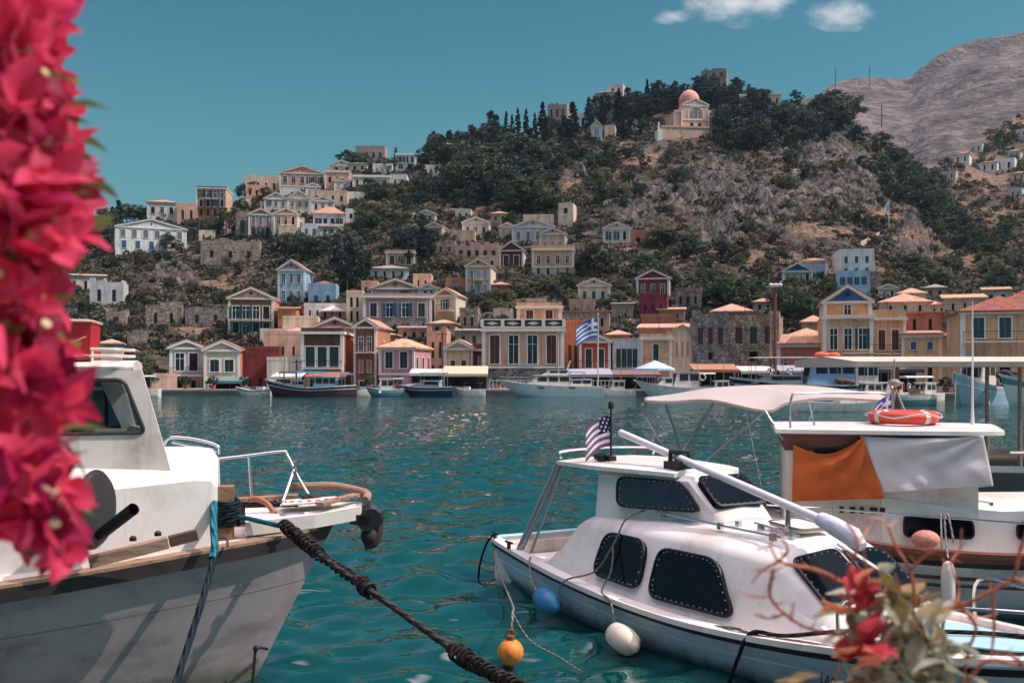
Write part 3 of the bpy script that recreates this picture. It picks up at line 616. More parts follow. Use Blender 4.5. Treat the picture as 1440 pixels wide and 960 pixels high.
def house(label, u0, u1, ve, vb, wall='cream', roof='ped', rise=0, turn=0, rows=(), dep=9, y=None, roofm='tile', trim=True, tymp=None, sidewall=None, base=None, baseh=.25, balc=None, sidewin=0, dy=0, nm='house', cat='house', group=None, chim=None, ao=None, parapet=.5, wall2=None):
    """facade seen between photo columns u0..u1, eave row ve, foot row vb; rise in photo rows; turn in degrees from facing the viewer"""
    um = (u0 + u1) / 2
    if y is None: y = depth_at(um, vb)
    y += dy; p = px(um, vb, y); k = y / F; a = -math.atan((um - U0) / F) + R(turn)
    w = (u1 - u0) * k / max(.5, math.cos(R(turn))); H = (vb - ve) * k; rz = rise * k
    t = thing(nm, label, cat, p, a, group)
    hw = w / 2; M = wm(wall)
    body = MB(); mats = [M, wm(sidewall) if sidewall else M, wm(base) if base else M]
    zb = H * baseh if base else 0
    def shell(z0, z1, mi0, mi1):
        vs = [(-hw, 0, z0), (hw, 0, z0), (hw, dep, z0), (-hw, dep, z0), (-hw, 0, z1), (hw, 0, z1), (hw, dep, z1), (-hw, dep, z1)]
        body.add(vs, [(0, 1, 5, 4)], mi0); body.add(vs, [(1, 2, 6, 5), (2, 3, 7, 6), (3, 0, 4, 7)], mi1)
    shell(-5, zb, 2 if base else 0, 2 if base else (1 if sidewall else 0)); shell(zb, H, 0, 1 if sidewall else 0)
    if roof == 'ped':
        for yy in (0, dep): body.add([(-hw, yy, H), (hw, yy, H), (0, yy, H + rz)], [(0, 1, 2)], 0)
    body.add([(-hw, 0, H), (hw, 0, H), (hw, dep, H), (-hw, dep, H)], [(0, 1, 2, 3)], 0)
    body.build('wall', mats, t)
    r = MB(); o = .35
    if roof == 'ped':
        sl = rz / hw if hw else 0
        for s in (-1, 1):
            r.prism([(s * (hw + o), -.28, H - sl * o + .02), (0, -.28, H + rz + .02), (0, -.28, H + rz + .2), (s * (hw + o), -.28, H - sl * o + .2)], (0, dep + .5, 0))
        ro = r.build('roof', ROOF[roofm], t)
        if trim:
            q = MB()
            for s in (-1, 1): q.prism([(s * (hw + .3), -.3, H - sl * .3 - .26), (0, -.3, H + rz - .26), (0, -.3, H + rz + .015), (s * (hw + .3), -.3, H - sl * .3 + .015)], (0, .3 - .003, 0))
            q.box(-hw - .2, hw + .2, -.2, -.003, H - .38, H - .12)
            q.build('pediment_moulding', TRIM, t)
        if tymp:
            q = MB(); q.prism([(-hw + .7, -.03, H - .05), (hw - .7, -.03, H - .05), (0, -.03, H + rz - .35)], (0, .025, 0)); q.build('tympanum', wm(tymp), t)
        if rz > 1.2:
            q = MB(); q.lathe([(.26, -.06), (.26, -.035)], (0, 0, H + rz * .4), 12, axis='Y'); ov = q.build('oculus', PANE['g'], t)
    elif roof == 'hip':
        ins = min(hw, dep / 2) * .98; z1 = H + rz; e = .35
        P = [(-hw - e, -e, H), (hw + e, -e, H), (hw + e, dep + e, H), (-hw - e, dep + e, H)]
        if w >= dep: A, B = (-hw + ins, dep / 2, z1), (hw - ins, dep / 2, z1); r.add(P + [A, B], [(0, 1, 5, 4), (1, 2, 5), (2, 3, 4, 5), (3, 0, 4)])
        else: A, B = (0, ins, z1), (0, dep - ins, z1); r.add(P + [A, B], [(0, 1, 4), (1, 2, 5, 4), (2, 3, 5), (3, 0, 4, 5)])
        r.add([(x, yy, H - .18) for x, yy, _ in P] + P, [(0, 1, 5, 4), (1, 2, 6, 5), (2, 3, 7, 6), (3, 0, 4, 7), (3, 2, 1, 0)])
        ro = r.build('roof', ROOF[roofm], t)
    elif roof == 'mono':                          # lean roof rising to the back
        r.prism([(-hw - .3, -.35, H), (-hw - .3, -.35, H + .18), (-hw - .3, dep, H + rz + .18), (-hw - .3, dep, H + rz)], (w + .6, 0, 0)); ro = r.build('roof', ROOF[roofm], t)
    elif roof == 'flat':
        r.box(-hw - .02, hw + .02, -.02, .25, H + .003, H + parapet); r.box(-hw - .02, hw + .02, dep - .25, dep, H + .003, H + parapet); r.box(-hw - .02, -hw + .25, .25, dep - .25, H + .003, H + parapet); r.box(hw - .25, hw + .02, .25, dep - .25, H + .003, H + parapet)
        ro = r.build('parapet', M, t)
    elif roof == 'ruin':
        rr = random.Random(int(u0)); n = max(4, int(w / 1.1))
        for i in range(n):
            x0, x1 = -hw + w * i / n, -hw + w * (i + 1) / n; r.box(x0, x1, 0.002, .5, H + .002, H + rr.uniform(.1, 1.1))
        for i in range(8): r.box(hw - .5, hw - .002, .5 + (dep - .5) * i / 8, .5 + (dep - .5) * (i + 1) / 8, H + .002, H + rr.uniform(.1, 1.0))
        ro = r.build('broken_wall_top', M, t)
    if trim:
        q = MB(); pw = min(.42, w * .07)
        for s in (-1, 1): q.box(s * hw - (pw if s > 0 else .04), s * hw + (.04 if s > 0 else pw), -.06, .3, zb, H - .005)
        if roof != 'ped': q.box(-hw - .22, hw + .22, -.22, -.003, H - .34, H - .02); q.box(hw + .003, hw + .22, -.003, dep, H - .34, H - .02)
        else: q.box(hw + .003, hw + .16, -.003, dep, H - .3, H - .05)
        if base: q.box(-hw - .08, hw + .08, -.1, -.065, zb - .15, zb + .12)
        q.build('corner_trim', TRIM, t)
    for (f0, f1, n, kind, wf) in rows:
        z0, h = H * f0, H * (f1 - f0); sp = (w - .8) / n; ww = sp * wf
        sur = trim and kind != 'k'; F_, P_, C_ = window_mesh(ww, h, kind[0], sur)
        kinds = kind; kind = kinds[0]; fm = F_.mesh('window', TRIM) if sur else None; pms = {}; sh_ = {}
        for i in range(n):
            x = -w / 2 + .4 + sp * (i + .5)
            kk = kinds[i % len(kinds)]
            if kk in 'gken' and len(kinds) == 1 and HR.random() < .16: kk = {'g': 'k', 'k': 'g', 'e': 'g', 'n': 'g'}[kk]
            if kk not in pms:
                a_, b_, c_ = window_mesh(ww, h, kk, sur); pms[kk] = (b_.mesh('pane', PANE[kk]), c_.mesh('glazing_bar', TRIM) if c_ and trim else None)
            pm, cm = pms[kk]
            if fm: wo = link('window', fm, t); wo.location = (x, -.002, z0); po = link('pane', pm, wo)
            else: wo = link('window', pm, t); wo.location = (x, -.002, z0); po = wo
            if cm: link('glazing_bar', cm, wo)
            if kk == 'g' and trim and ww > .7 and HR.random() < .45:      # opened shutter leaves beside the glass
                if not sh_:
                    q = MB(); q.box(0, ww * .48, -.09, -.06, .02, h - .02)
                    for k_ in range(6): q.box(ww * .05, ww * .43, -.105, -.09, h * (.05 + .155 * k_), h * (.05 + .155 * k_) + h * .1)
                    sh_[0] = q.mesh('shutter', PANE[HR.choice('etbnd')])
                for sx in (-1, 1):
                    so_ = link('shutter', sh_[0], wo); so_.location = (ww * .53 if sx > 0 else -ww * 1.01, 0, 0); so_.rotation_euler = (0, 0, sx * HR.uniform(-.25, .05))
    if sidewin:
        n = abs(sidewin); h = H * .24; ww = .95; F_, P_, C_ = window_mesh(ww, h, 'g', trim); fm = F_.mesh('window', TRIM) if trim else None; pm = P_.mesh('pane', PANE['g'])
        for fl in ((.12, .55) if H > 5.5 else (.3,)):
            for i in range(n):
                yy = dep * (i + .5) / n; sx = 1 if sidewin > 0 else -1
                wo = link('window', fm or pm, t); wo.location = (sx * (hw + .002), yy, H * fl); wo.rotation_euler = (0, 0, sx * math.pi / 2)
                if fm: link('pane', pm, wo)
    if balc:
        for (bx, bw, bz) in balc:
            m_, r_ = rail_mesh(w * bw, 1.0, 0); b = m_.build('balcony', TRIM if trim else M, t); b.location = (w * bx, -.07, H * bz)
            r_.build('railing', IRON, b)
    if chim is not None:
        q = MB(); cx = hw * chim; q.box(cx - .35, cx + .35, dep * .45, dep * .45 + .6, H, H + rz + 1.1); q.box(cx - .45, cx + .45, dep * .45 - .1, dep * .45 + .7, H + rz + 1.1, H + rz + 1.25); q.build('chimney', TRIM, t)
    if HR.random() < .4 and y < 330 and nm == 'house':
        q = MB(); ax = hw * HR.uniform(-.6, .6); ay = dep * HR.uniform(.3, .7); zt = H + rz * .8 + HR.uniform(1.6, 2.8); q.tube([(ax, ay, H - .2), (ax, ay, zt)], .035, 4); q.tube([(ax - .5, ay, zt - .1), (ax + .5, ay, zt - .1)], .02, 4)
        for k_ in (-.4, 0, .4): q.tube([(ax + k_, ay - .3, zt - .1), (ax + k_, ay + .3, zt - .1)], .015, 4)
        q.build('aerial', IRON, t)
    if HR.random() < .35 and trim and y < 260:
        q = MB(); q.tube([(hw * .86, -.1, -.5), (hw * .86, -.1, H - .3)], .05, 5); q.build('downpipe', IRON if HR.random() < .5 else TRIM, t)
    HOUSES[label] = (t, w, H, y); return t, w, H, y
G, B_, T_, N_ = 'g', 'b', 't', 'n'
def up2(n, kind='g', wf=.5): return [(.56, .86, n, kind, wf), (.08, .42, n, kind, wf)]
def up1(n, kind='g', wf=.5, a=.2, b=.72): return [(a, b, n, kind, wf)]
# -- upper left
house('long white villa with grey shutters and a low wide gable at the far left', 166, 260, 320, 354, 'white', 'ped', 12, 4, [(.56, .88, 6, 'd', .42), (.1, .42, 5, 'b', .34)], 10, roofm='grey', chim=.1)
house('beige hip roofed house on the skyline right of the feathery conifer', 208, 248, 284, 312, 'pale', 'hip', 6, -6, [(.4, .75, 3, G, .4)], 9, sidewall='peach')
house('brown walled annex between the beige skyline house and the cream mansion', 250, 276, 288, 314, 'tan', 'flat', 0, 0, up1(2, 'k', .3), 9, trim=False)
house('three storey cream mansion with white bands on the left skyline', 277, 318, 264, 306, 'brown', 'flat', 0, -10, [(.66, .92, 4, G, .5), (.36, .6, 4, G, .5), (.06, .28, 4, 'k', .4)], 11, sidewall='ochre', balc=[(0, .5, .63)], sidewin=1)
house('ruined beige skyline house left of the arched terrace', 345, 392, 249, 276, 'beige', 'ruin', 0, -4, [(.35, .7, 4, 'k', .3)], 9, trim=False)
house('wide skyline house with shallow pediment above the arched terrace', 394, 456, 243, 270, 'tan', 'ped', 10, -4, [(.45, .8, 5, G, .45)], 10, base='white', baseh=.3)
house('flat roofed tan house beside the shallow pediment house', 457, 492, 241, 268, 'tan', 'flat', 0, -4, up1(3, 'k', .35, .4, .7), 9)
house('small pale gabled house at the top of the left shoulder', 464, 497, 232, 244, 'pale', 'ped', 7, -6, up1(2, 'k', .3), 8)
house('grey flat topped long house under the skyline pines', 500, 541, 207, 232, 'mauve', 'flat', 0, -8, up1(4, 'k', .3, .4, .7), 8, trim=False)
house('small white framed house right of the grey skyline house', 556, 584, 217, 240, 'greywhite', 'flat', 0, -4, [(.5, .85, 4, G, .5), (.1, .4, 2, 'k', .5)], 7)
house('narrow white house half hidden by the skyline grove', 617, 637, 203, 234, 'white', 'hip', 4, -10, up2(2, 'k', .4), 7, trim=False)
house('pale little house inside the grove below the tall conifers', 674, 691, 205, 226, 'white', 'ped', 5, -6, up1(2, 'k', .4), 6, trim=False)
house('left house of the white twin gables above the columned brown house', 372, 404, 279, 300, 'pale', 'ped', 9, -3, [(.5, .85, 3, G, .4)], 9)
house('right house of the white twin gables with a yellowish side wall', 405, 436, 278, 308, 'pale', 'ped', 11, -7, [(.56, .84, 3, G, .4), (.16, .36, 3, 'k', .3)], 9, sidewall='cream')
house('brown fronted house with white columns below the twin gables', 350, 383, 301, 334, 'mauve', 'ped', 8, -3, [(.52, .9, 3, 'd', .45), (.08, .42, 3, 'k', .55)], 9)
house('cream house with white pediment and balcony below the twin gables', 385, 419, 300, 332, 'tan', 'ped', 8, -6, [(.5, .85, 3, G, .42), (.1, .38, 4, 'd', .5)], 9, sidewall='cream', balc=[(0, .4, .48)])
house('plain beige block under the long cream row', 448, 488, 270, 296, 'beige', 'flat', 0, -5, up1(3, 'k', .25, .5, .8), 9, trim=False)
house('small brown roofed house with white arcade on the upper left', 441, 484, 300, 318, 'white', 'hip', 12, -4, up1(4, 'k', .5, .05, .6), 7)
house('white terrace building under the arcade house', 424, 482, 317, 333, 'white', 'flat', 0, -3, up1(5, 'd', .4), 6, trim=False)
house('long cream row house with flat roof below the skyline', 496, 548, 248, 266, 'cream', 'flat', 0, -3, up1(5, 'k', .3, .3, .7), 8)
house('white end of the long cream row', 549, 572, 247, 265, 'white', 'flat', 0, -5, up1(2, 'k', .25), 7, trim=False)
house('white low garden wall building right of the plain beige block', 489, 512, 272, 283, 'white', 'flat', 0, -4, (), 5, trim=False)
house('ruined stone house below the three storey mansion', 332, 350, 300, 335, 'stone', 'ruin', 0, -10, up1(1, 'k', .4), 8, trim=False)
house('roofless rubble house on the rocks right of the white villa', 284, 364, 340, 372, 'stone', 'ruin', 0, -5, up1(3, 'k', .2, .3, .6), 7, trim=False)
house('white cube cottage with stepped wall beside the round evergreen', 280, 302, 326, 340, 'cream', 'flat', 0, -4, up1(2, 'k', .25), 5, trim=False)
house('pale farm building half behind the pink blossom', 96, 145, 388, 412, 'pale', 'mono', 6, -4, up1(3, 'k', .25), 8, roofm='tan', trim=False)
house('white walled ruin on the far left slope', 128, 172, 398, 430, 'greywhite', 'ruin', 0, -8, up1(2, 'k', .25), 8, trim=False)
house('low pale house above the white villa at the left edge', 118, 165, 314, 334, 'cream', 'hip', 5, -3, up1(3, 'k', .25), 8, trim=False)
# -- crest
house('cream fronted chapel alone above the dark wood', 741, 758, 221, 240, 'cream', 'ped', 6, 0, [(.3, .8, 3, 'w', .55)], 7)
house('white outbuilding right of the lone cream chapel', 770, 782, 222, 236, 'greywhite', 'flat', 0, 0, up1(1, 'k', .4), 5, trim=False)
house('ruined crest house with crumbling side between the cypresses', 770, 797, 148, 186, 'mauve', 'ruin', 0, -10, up2(3, 'k', .3), 10, trim=False, sidewall='stone')
house('pale stone house high on the crest behind the stout cypresses', 838, 862, 130, 160, 'beige', 'hip', 5, -14, up2(2, 'k', .35), 10, trim=False)
house('grey stone house just left of the summit pines', 856, 876, 120, 150, 'pale', 'flat', 0, -10, up2(2, 'k', .35), 8, trim=False)
house('little cream chapel with arched top between the stout cypresses', 831, 847, 177, 197, 'cream', 'ped', 8, 0, up1(1, 'w', .5, .25, .8), 6)
house('plain cream cell beside the arched chapel', 850, 865, 178, 194, 'cream', 'flat', 0, -5, (), 6, trim=False)
house('white wall house behind the second stout cypress', 813, 826, 160, 182, 'white', 'flat', 0, 0, up1(1, 'k', .3), 6, trim=False)
house('low pale house right of the fourth stout cypress', 878, 898, 170, 184, 'greywhite', 'hip', 4, 0, up1(2, 'k', .3), 6, trim=False)
house('long cream flat roofed building on the summit right of the church', 1040, 1098, 133, 156, 'cream', 'flat', 0, 4, up1(6, 'k', .28, .4, .75), 9)
house('ruined castle tower block on the very top of the summit', 986, 1021, 99, 118, 'stone', 'ruin', 0, -6, up1(3, 'k', .25, .55, .8), 8, trim=False, y=428, nm='castle_ruin', cat='castle')
# -- middle
house('peach house with dark recessed porch below the middle wood', 598, 622, 318, 338, 'salmon', 'ped', 6, -14, up1(2, 'k', .45, .15, .8), 8, sidewall='salmon')
house('cream gabled house above the bougainvillea terrace', 650, 688, 312, 334, 'pale', 'ped', 7, -4, up1(3, 'k', .3, .2, .65), 8)
house('low terracotta terrace block left of the cream gabled house', 626, 668, 326, 342, 'peach', 'flat', 0, -4, (), 7, trim=False)
house('crumbling grey house front on the middle terrace', 640, 702, 346, 366, 'mauve', 'ruin', 0, -2, up1(5, 'k', .45, .15, .7), 6, trim=False)
house('rubble terrace house under the peach porch house', 612, 640, 342, 360, 'stone', 'ruin', 0, -4, up1(2, 'k', .25), 6, trim=False)
house('pale grey house with wide low gable and two tiny attic windows', 720, 779, 318, 340, 'greywhite', 'ped', 11, -3, [(.12, .66, 4, 'd', .36)], 9, base='white', baseh=.06)
house('cream upper storey behind the wide grey gable', 736, 779, 304, 320, 'cream', 'flat', 0, -2, (), 6, trim=False)
house('peach gabled house between the grey gable and the flat ochre house', 759, 795, 328, 352, 'peach', 'ped', 8, -5, up1(3, 'c', .45, .15, .5), 8)
house('cream tower house with one dark window and small cypresses', 785, 806, 288, 318, 'cream', 'flat', 0, -8, up1(1, 'k', .3, .6, .85), 7, trim=False)
house('maroon house with white pediment and two tall windows', 702, 736, 351, 376, 'maroon', 'ped', 12, -5, up1(2, 'e', .5, .1, .68), 9, sidewall='pale', tymp='maroon')
house('flat roofed ochre house with four upper windows', 748, 807, 350, 389, 'ochre', 'flat', 0, -2, [(.46, .76, 4, G, .34), (.08, .3, 4, 'k', .26)], 9, base='beige', baseh=.36, parapet=.9)
house('peach house with pediment and three arched windows on the bare slope', 848, 886, 320, 347, 'cream', 'ped', 8, -2, [(.36, .8, 3, G, .36)], 9, base='salmon', baseh=.24, sidewall='peach')
house('terracotta flat annex right of the arched window house', 887, 908, 326, 346, 'terra', 'flat', 0, -2, up1(1, 'k', .4, .1, .6), 6, trim=False)
house('small salmon block at the end of the terracotta annex', 908, 926, 322, 344, 'salmon', 'flat', 0, -8, up1(1, 'k', .3, .4, .7), 5, trim=False)
house('brown flat roofed house with three dark windows and white bands', 543, 583, 354, 380, 'salmon', 'flat', 0, -4, up1(3, 'n', .55, .3, .78), 9)
house('low white house with maroon end below the brown flat house', 520, 574, 377, 393, 'white', 'hip', 6, -3, up1(4, 'k', .25), 7, roofm='grey', trim=False)
house('tall ochre house with pale blue shutters and a pediment', 655, 690, 373, 416, 'ochre', 'ped', 10, -7, [(.56, .84, 3, 'w', .55), (.1, .38, 3, 'w', .5)], 10, sidewall='cream', balc=[(0, .3, .52)])
house('terracotta cottage left of the tall ochre house', 626, 654, 394, 414, 'terra', 'flat', 0, -4, up1(1, 'w', .28, .2, .7), 7, trim=False)
house('small peach hut above the mauve stone mansion', 581, 606, 388, 410, 'peach', 'flat', 0, -5, up1(2, 'k', .25), 6, trim=False)
house('cream house with teal shutters and weathered pediment', 813, 857, 400, 425, 'cream', 'ped', 9, -2, up1(3, 't', .4, .1, .62), 9)
house('rosy maroon house with white pediment and long balcony', 895, 941, 390, 416, 'magenta', 'ped', 11, -4, up1(3, G, .36, .06, .62), 9, tymp='maroon', balc=[(0, .82, .02)], sidewall='pale')
house('roofless grey stone cottage right of the rosy maroon house', 949, 986, 408, 436, 'greystone', 'ruin', 0, -4, up1(3, 'k', .3, .3, .7), 8, trim=False)
house('plum walled basement house below the rosy maroon house', 899, 938, 417, 440, 'magenta', 'flat', 0, -3, up1(3, 'k', .25, .15, .5), 5, trim=False, dy=-6)
house('pale blue house with grey pediment and white trim', 391, 428, 378, 428, 'skyblue', 'ped', 13, -11, [(.6, .86, 3, G, .42), (.14, .38, 3, G, .38)], 10, sidewall='blue', tymp='mauve', sidewin=2)
house('bright blue low wing beside the pale blue house', 434, 472, 402, 428, 'blue', 'flat', 0, -6, up1(2, 't', .3, .15, .5), 7, trim=False)
house('mauve stone mansion with four tall white framed windows', 511, 607, 416, 462, 'mauve', 'flat', 0, -3, [(.36, .78, 4, 'e', .42)], 11, roofm='tan')
house('broad tan pediment rising behind the mauve stone mansion', 522, 590, 404, 420, 'tan', 'ped', 12, -3, (), 8, trim=True, roofm='tan')
house('cream two storey house left of the mauve stone mansion', 487, 510, 412, 456, 'cream', 'flat', 0, -4, up2(2, 'k', .4), 8, trim=False)
house('yellow house with red pediment and one iron balcony', 611, 641, 414, 456, 'yellow', 'ped', 9, -12, [(.5, .84, 1, G, .26)], 9, sidewall='cream', tymp='terra', balc=[(0, .75, .46)], sidewin=1)
house('long white house with sunshade terrace above the orange house', 428, 486, 430, 452, 'white', 'flat', 0, -4, up1(5, 'k', .25), 7, trim=False)
house('three storey brown house with four white framed bays and long balconies', 322, 384, 418, 470, 'brown', 'ped', 14, -7, [(.42, .76, 4, G, .62), (.04, .32, 4, 'e', .6)], 10, sidewall='orange', tymp='tan', balc=[(0, .92, .38)], sidewin=1)
house('orange plastered house behind the three storey brown house', 391, 416, 434, 466, 'orange', 'mono', 5, -6, up1(2, 'k', .25), 8, trim=False, roofm='tan')
house('cream blank walled house above the orange waterfront house', 398, 446, 448, 480, 'cream', 'flat', 0, -4, (), 8, trim=False)
house('tan gabled cottage squeezed behind the cream blank wall', 416, 446, 436, 452, 'tan', 'ped', 9, -6, up1(2, 'k', .2), 7, trim=False)
house('low ruined stone walls above the left waterfront', 206, 254, 432, 460, 'stone', 'ruin', 0, -4, up1(2, 'k', .2), 6, trim=False)
house('tumbled stone shed among bushes on the left slope', 262, 318, 436, 458, 'greystone', 'ruin', 0, -3, up1(2, 'k', .2), 5, trim=False)
house('pale shed roof behind the red box', 142, 170, 482, 510, 'beige', 'hip', 6, -4, (), 6, trim=False, roofm='tan')
# -- left waterfront
Y0 = 128
house('grey white gabled house with dark porch on the left waterfront', 240, 285, 487, 555, 'greywhite', 'ped', 9, -4, [(.5, .86, 2, G, .62), (.05, .3, 2, 'k', .32)], 9, y=Y0 + 1, base='tan', baseh=.4, tymp='grey', balc=[(0, .95, .41)])
house('cream gabled house with two square windows on the left waterfront', 288, 336, 490, 555, 'cream', 'ped', 11, -5, [(.5, .76, 2, 'e', .6), (.03, .32, 4, 'e', .6)], 9, y=Y0, sidewall='orange', tymp='beige')
house('low peach shed at the left end of the waterfront', 214, 248, 530, 555, 'peach', 'flat', 0, -3, (), 6, y=Y0 - 1, trim=False)
house('dark red walled store behind the caique', 340, 392, 492, 552, 'red', 'flat', 0, -4, up1(3, 'k', .3, .05, .35), 8, y=Y0 + 6, trim=False)
house('peach upper house above the red walled store', 372, 424, 470, 512, 'peach', 'flat', 0, -5, up1(3, 'k', .2, .3, .6), 8, y=Y0 + 12, trim=False)
house('white low taverna with faded lettering behind the caique', 376, 426, 507, 555, 'pale', 'flat', 0, -3, (), 6, y=Y0 + 1, trim=False)
house('dark fronted house with blue cornice and glowing orange side wall', 424, 482, 466, 555, 'darkbrown', 'flat', 0, -9, [(.44, .76, 3, 'e', .78)], 11, y=Y0 + 1, sidewall='orange', base='tan', baseh=.36, balc=[(0, .96, .42)])
house('peach pediment peeping over the blue cornice house', 442, 500, 458, 482, 'peach', 'ped', 12, -6, (), 9, y=Y0 + 13, tymp='salmon')
house('narrow brown house with rust red side and small balconies', 498, 529, 458, 555, 'brown', 'ped', 10, -11, [(.64, .84, 2, G, .5), (.32, .5, 2, 'c', .45), (.02, .2, 1, 'e', .7)], 11, y=Y0 + 3, sidewall='terra', balc=[(0, .85, .62)], sidewin=1)
house('pink house with white bands and hip roof on the waterfront', 533, 582, 488, 555, 'pink', 'hip', 13, -16, [(.56, .9, 2, 'e', .5), (.03, .22, 2, 'k', .4)], 9, y=Y0 + 1, roofm='tan', sidewin=3, base='pink', baseh=.44)
house('tan lane house between the pink house and the yellow cottage', 600, 628, 470, 545, 'tan', 'ruin', 0, -5, up2(2, 'k', .3), 8, y=Y0 + 12, trim=False)
house('yellow cottage with tiled gable behind the beige awning', 625, 664, 488, 550, 'yellow', 'ped', 10, -6, [(.36, .7, 2, 'n', .4)], 8, y=Y0 + 3, sidewall='cream', roofm='tan')
house('small dark red house left of the balustrade mansion', 664, 686, 490, 550, 'maroon', 'flat', 0, -4, [(.4, .8, 1, 'c', .4)], 7, y=Y0 + 4)
# -- centre
m1 = house('ochre pink mansion with four tall white windows and a patterned balustrade', 678, 793, 462, 555, 'tan', 'flat', 0, -1, [(.47, .9, 4, 'nggn', .5)], 12, y=Y0 - 1, base='greystone', baseh=.42, parapet=.1)
def balustrade(t, w, H):
    q = MB(); z = H + .1
    q.box(-w / 2 - .1, w / 2 + .1, -.12, .1, z, z + .18); q.box(-w / 2 - .1, w / 2 + .1, -.12, .1, z + 1.0, z + 1.15)
    for i in range(5): x = -w / 2 + w * i / 4; q.box(x - .22, x + .22, -.14, .12, z + .18, z + 1.0)
    q.build('balustrade', TRIM, t)
    d = MB(); d.box(-w / 2, w / 2, .02, .08, z + .18, z + 1.0); d.build('balustrade_panel', PANE['n'], t)
    e = MB()
    for i in range(4):
        x = -w / 2 + w * (i + .5) / 4; e.prism([(x - .8, .0, z + .59), (x, .0, z + .35), (x + .8, .0, z + .59), (x, .0, z + .83)], (0, .018, 0))
    e.build('balustrade_diamond', TRIM, t)
balustrade(*m1[:3])
sg = MB(); sg.box(-1, 1, -.16, -.08, 0, .34); so = sg.build('name_plate', mat('pale plate', (170, 172, 186), .6), m1[0]); so.location = (.4, 0, m1[2] * .435)
house('ochre penthouse with two brown windows on the balustrade mansion', 727, 790, 430, 457, 'ochre', 'flat', 0, -1, [(.25, .78, 2, 'n', .36)], 9, y=Y0 + 9, base='ochre', baseh=.02)
house('grey chimneyed roof house behind the penthouse', 740, 768, 424, 436, 'beige', 'flat', 0, -1, (), 5, y=Y0 + 22, trim=False)
house('long peach house with flat tiled roof behind the big flag', 793, 857, 438, 470, 'peach', 'mono', 4, -2, up1(4, 'k', .25, .35, .7), 8, roofm='salmon', trim=False)
house('burnt orange wall house right of the balustrade mansion', 793, 826, 454, 552, 'orange', 'flat', 0, -2, [(.3, .68, 3, 'e', .5)], 8, y=Y0 + 6, trim=False)
house('vermilion house with two white framed doors and a pale blue gable', 815, 858, 478, 555, 'vermilion', 'ped', 9, -3, [(.5, .84, 2, 'e', .5)], 8, y=Y0 + 1, tymp='skyblue', roofm='salmon', balc=[(0, .95, .48)], base='pale', baseh=.47)
house('tiled house roof behind the vermilion house', 852, 886, 470, 500, 'peach', 'hip', 7, -2, (), 8, y=Y0 + 13, trim=False, roofm='salmon')
house('white house with dark teal shuttered upper floor', 862, 901, 478, 555, 'greywhite', 'flat', 0, -2, [(.5, .84, 4, 'e', .86)], 8, y=Y0 + 1, base='grey', baseh=.3, balc=[(0, .98, .47)], trim=False, parapet=.2)
house('ochre house with one green door and two small balconies', 901, 944, 474, 555, 'ochre', 'flat', 0, -3, [(.5, .88, 1, 'e', .22)], 9, y=Y0 + 1, balc=[(-.27, .24, .5), (.27, .24, .5)], trim=True)
house('salmon tiled roof house above the ochre house', 898, 966, 462, 484, 'mauve', 'mono', 9, -2, (), 8, y=Y0 + 11, roofm='salmon', trim=False)
house('white railed terrace house behind the salmon roof', 902, 950, 446, 460, 'terra', 'flat', 0, -2, (), 5, y=Y0 + 24, trim=False)
house('cream house with three narrow shutters and gabled end', 944, 975, 466, 555, 'cream', 'ped', 8, 5, [(.6, .84, 3, 'c', .4)], 9, y=Y0 + 2, trim=False, roofm='tan')
house('left grey wing of the ruined stone mansion', 974, 1024, 446, 556, 'greystone', 'ruin', 0, 3, [(.66, .87, 3, 'n', .46), (.46, .55, 1, 'k', .14)], 10, y=Y0 + 1, trim=False)
rs_ = house('right warm wing of the ruined stone mansion with brown shutters', 1025, 1094, 446, 556, 'stone', 'ruin', 0, -4, [(.67, .88, 3, 'n', .46), (.44, .58, 1, 'k', .18)], 12, y=Y0, trim=False, balc=[(0, .26, .58)])
house('red tiled roof inside the ruined stone mansion', 1002, 1056, 437, 470, 'stone', 'hip', 12, 0, (), 8, y=Y0 + 14, trim=False, roofm='salmon')
# -- right
house('tan house with blue pediment half hidden by dark trees', 1101, 1142, 380, 398, 'tan', 'ped', 11, 6, up1(4, G, .45, .15, .75), 10, tymp='deepblue', sidewall='cream')
house('pale blue house with red tiled roof behind the blue pediment', 1126, 1162, 366, 388, 'blue', 'hip', 5, -3, up1(4, 'w', .35, .3, .7), 8)
house('three storey white house with rows of blue windows', 1181, 1228, 352, 404, 'white', 'flat', 0, 8, [(.66, .84, 3, 't', .3), (.3, .52, 3, 't', .3)], 10, trim=False, parapet=.3)
house('low white and blue shop below the three storey white house', 1178, 1222, 384, 402, 'skyblue', 'flat', 0, 5, up1(4, 'b', .7, .1, .7), 3, trim=False, dy=-9)
house('grey stone box right of the white and blue shop', 1223, 1238, 385, 401, 'greystone', 'flat', 0, 5, (), 5, trim=False, dy=-9)
YR0 = 118
mm = house('big ochre mansion with blue pediment and two balconied floors', 1159, 1226, 444, 556, 'ochre', 'flat', 0, 4, [(.58, .84, 3, G, .5), (.1, .4, 3, 'k', .5)], 14, y=YR0, balc=[(.2, .62, .54)], parapet=.15)
house('blue pediment storey of the big ochre mansion', 1160, 1224, 422, 446, 'ochre', 'ped', 21, 4, [(.12, .7, 1, G, .16)], 12, y=YR0 + 1.6, tymp='deepblue', roofm='tan', sidewall='pale')
house('right ochre wing of the big mansion with roof terrace', 1227, 1272, 446, 556, 'ochre', 'flat', 0, 3, [(.58, .84, 2, 'n', .5), (.1, .4, 2, 'k', .5)], 11, y=YR0 + .6, balc=[(0, .95, .54)], parapet=.9)
house('pale roof house behind the blue pediment mansion', 1240, 1306, 424, 452, 'pale', 'hip', 14, 3, up1(3, 'k', .18, .3, .8), 9, y=YR0 + 18, roofm='salmon', trim=False)
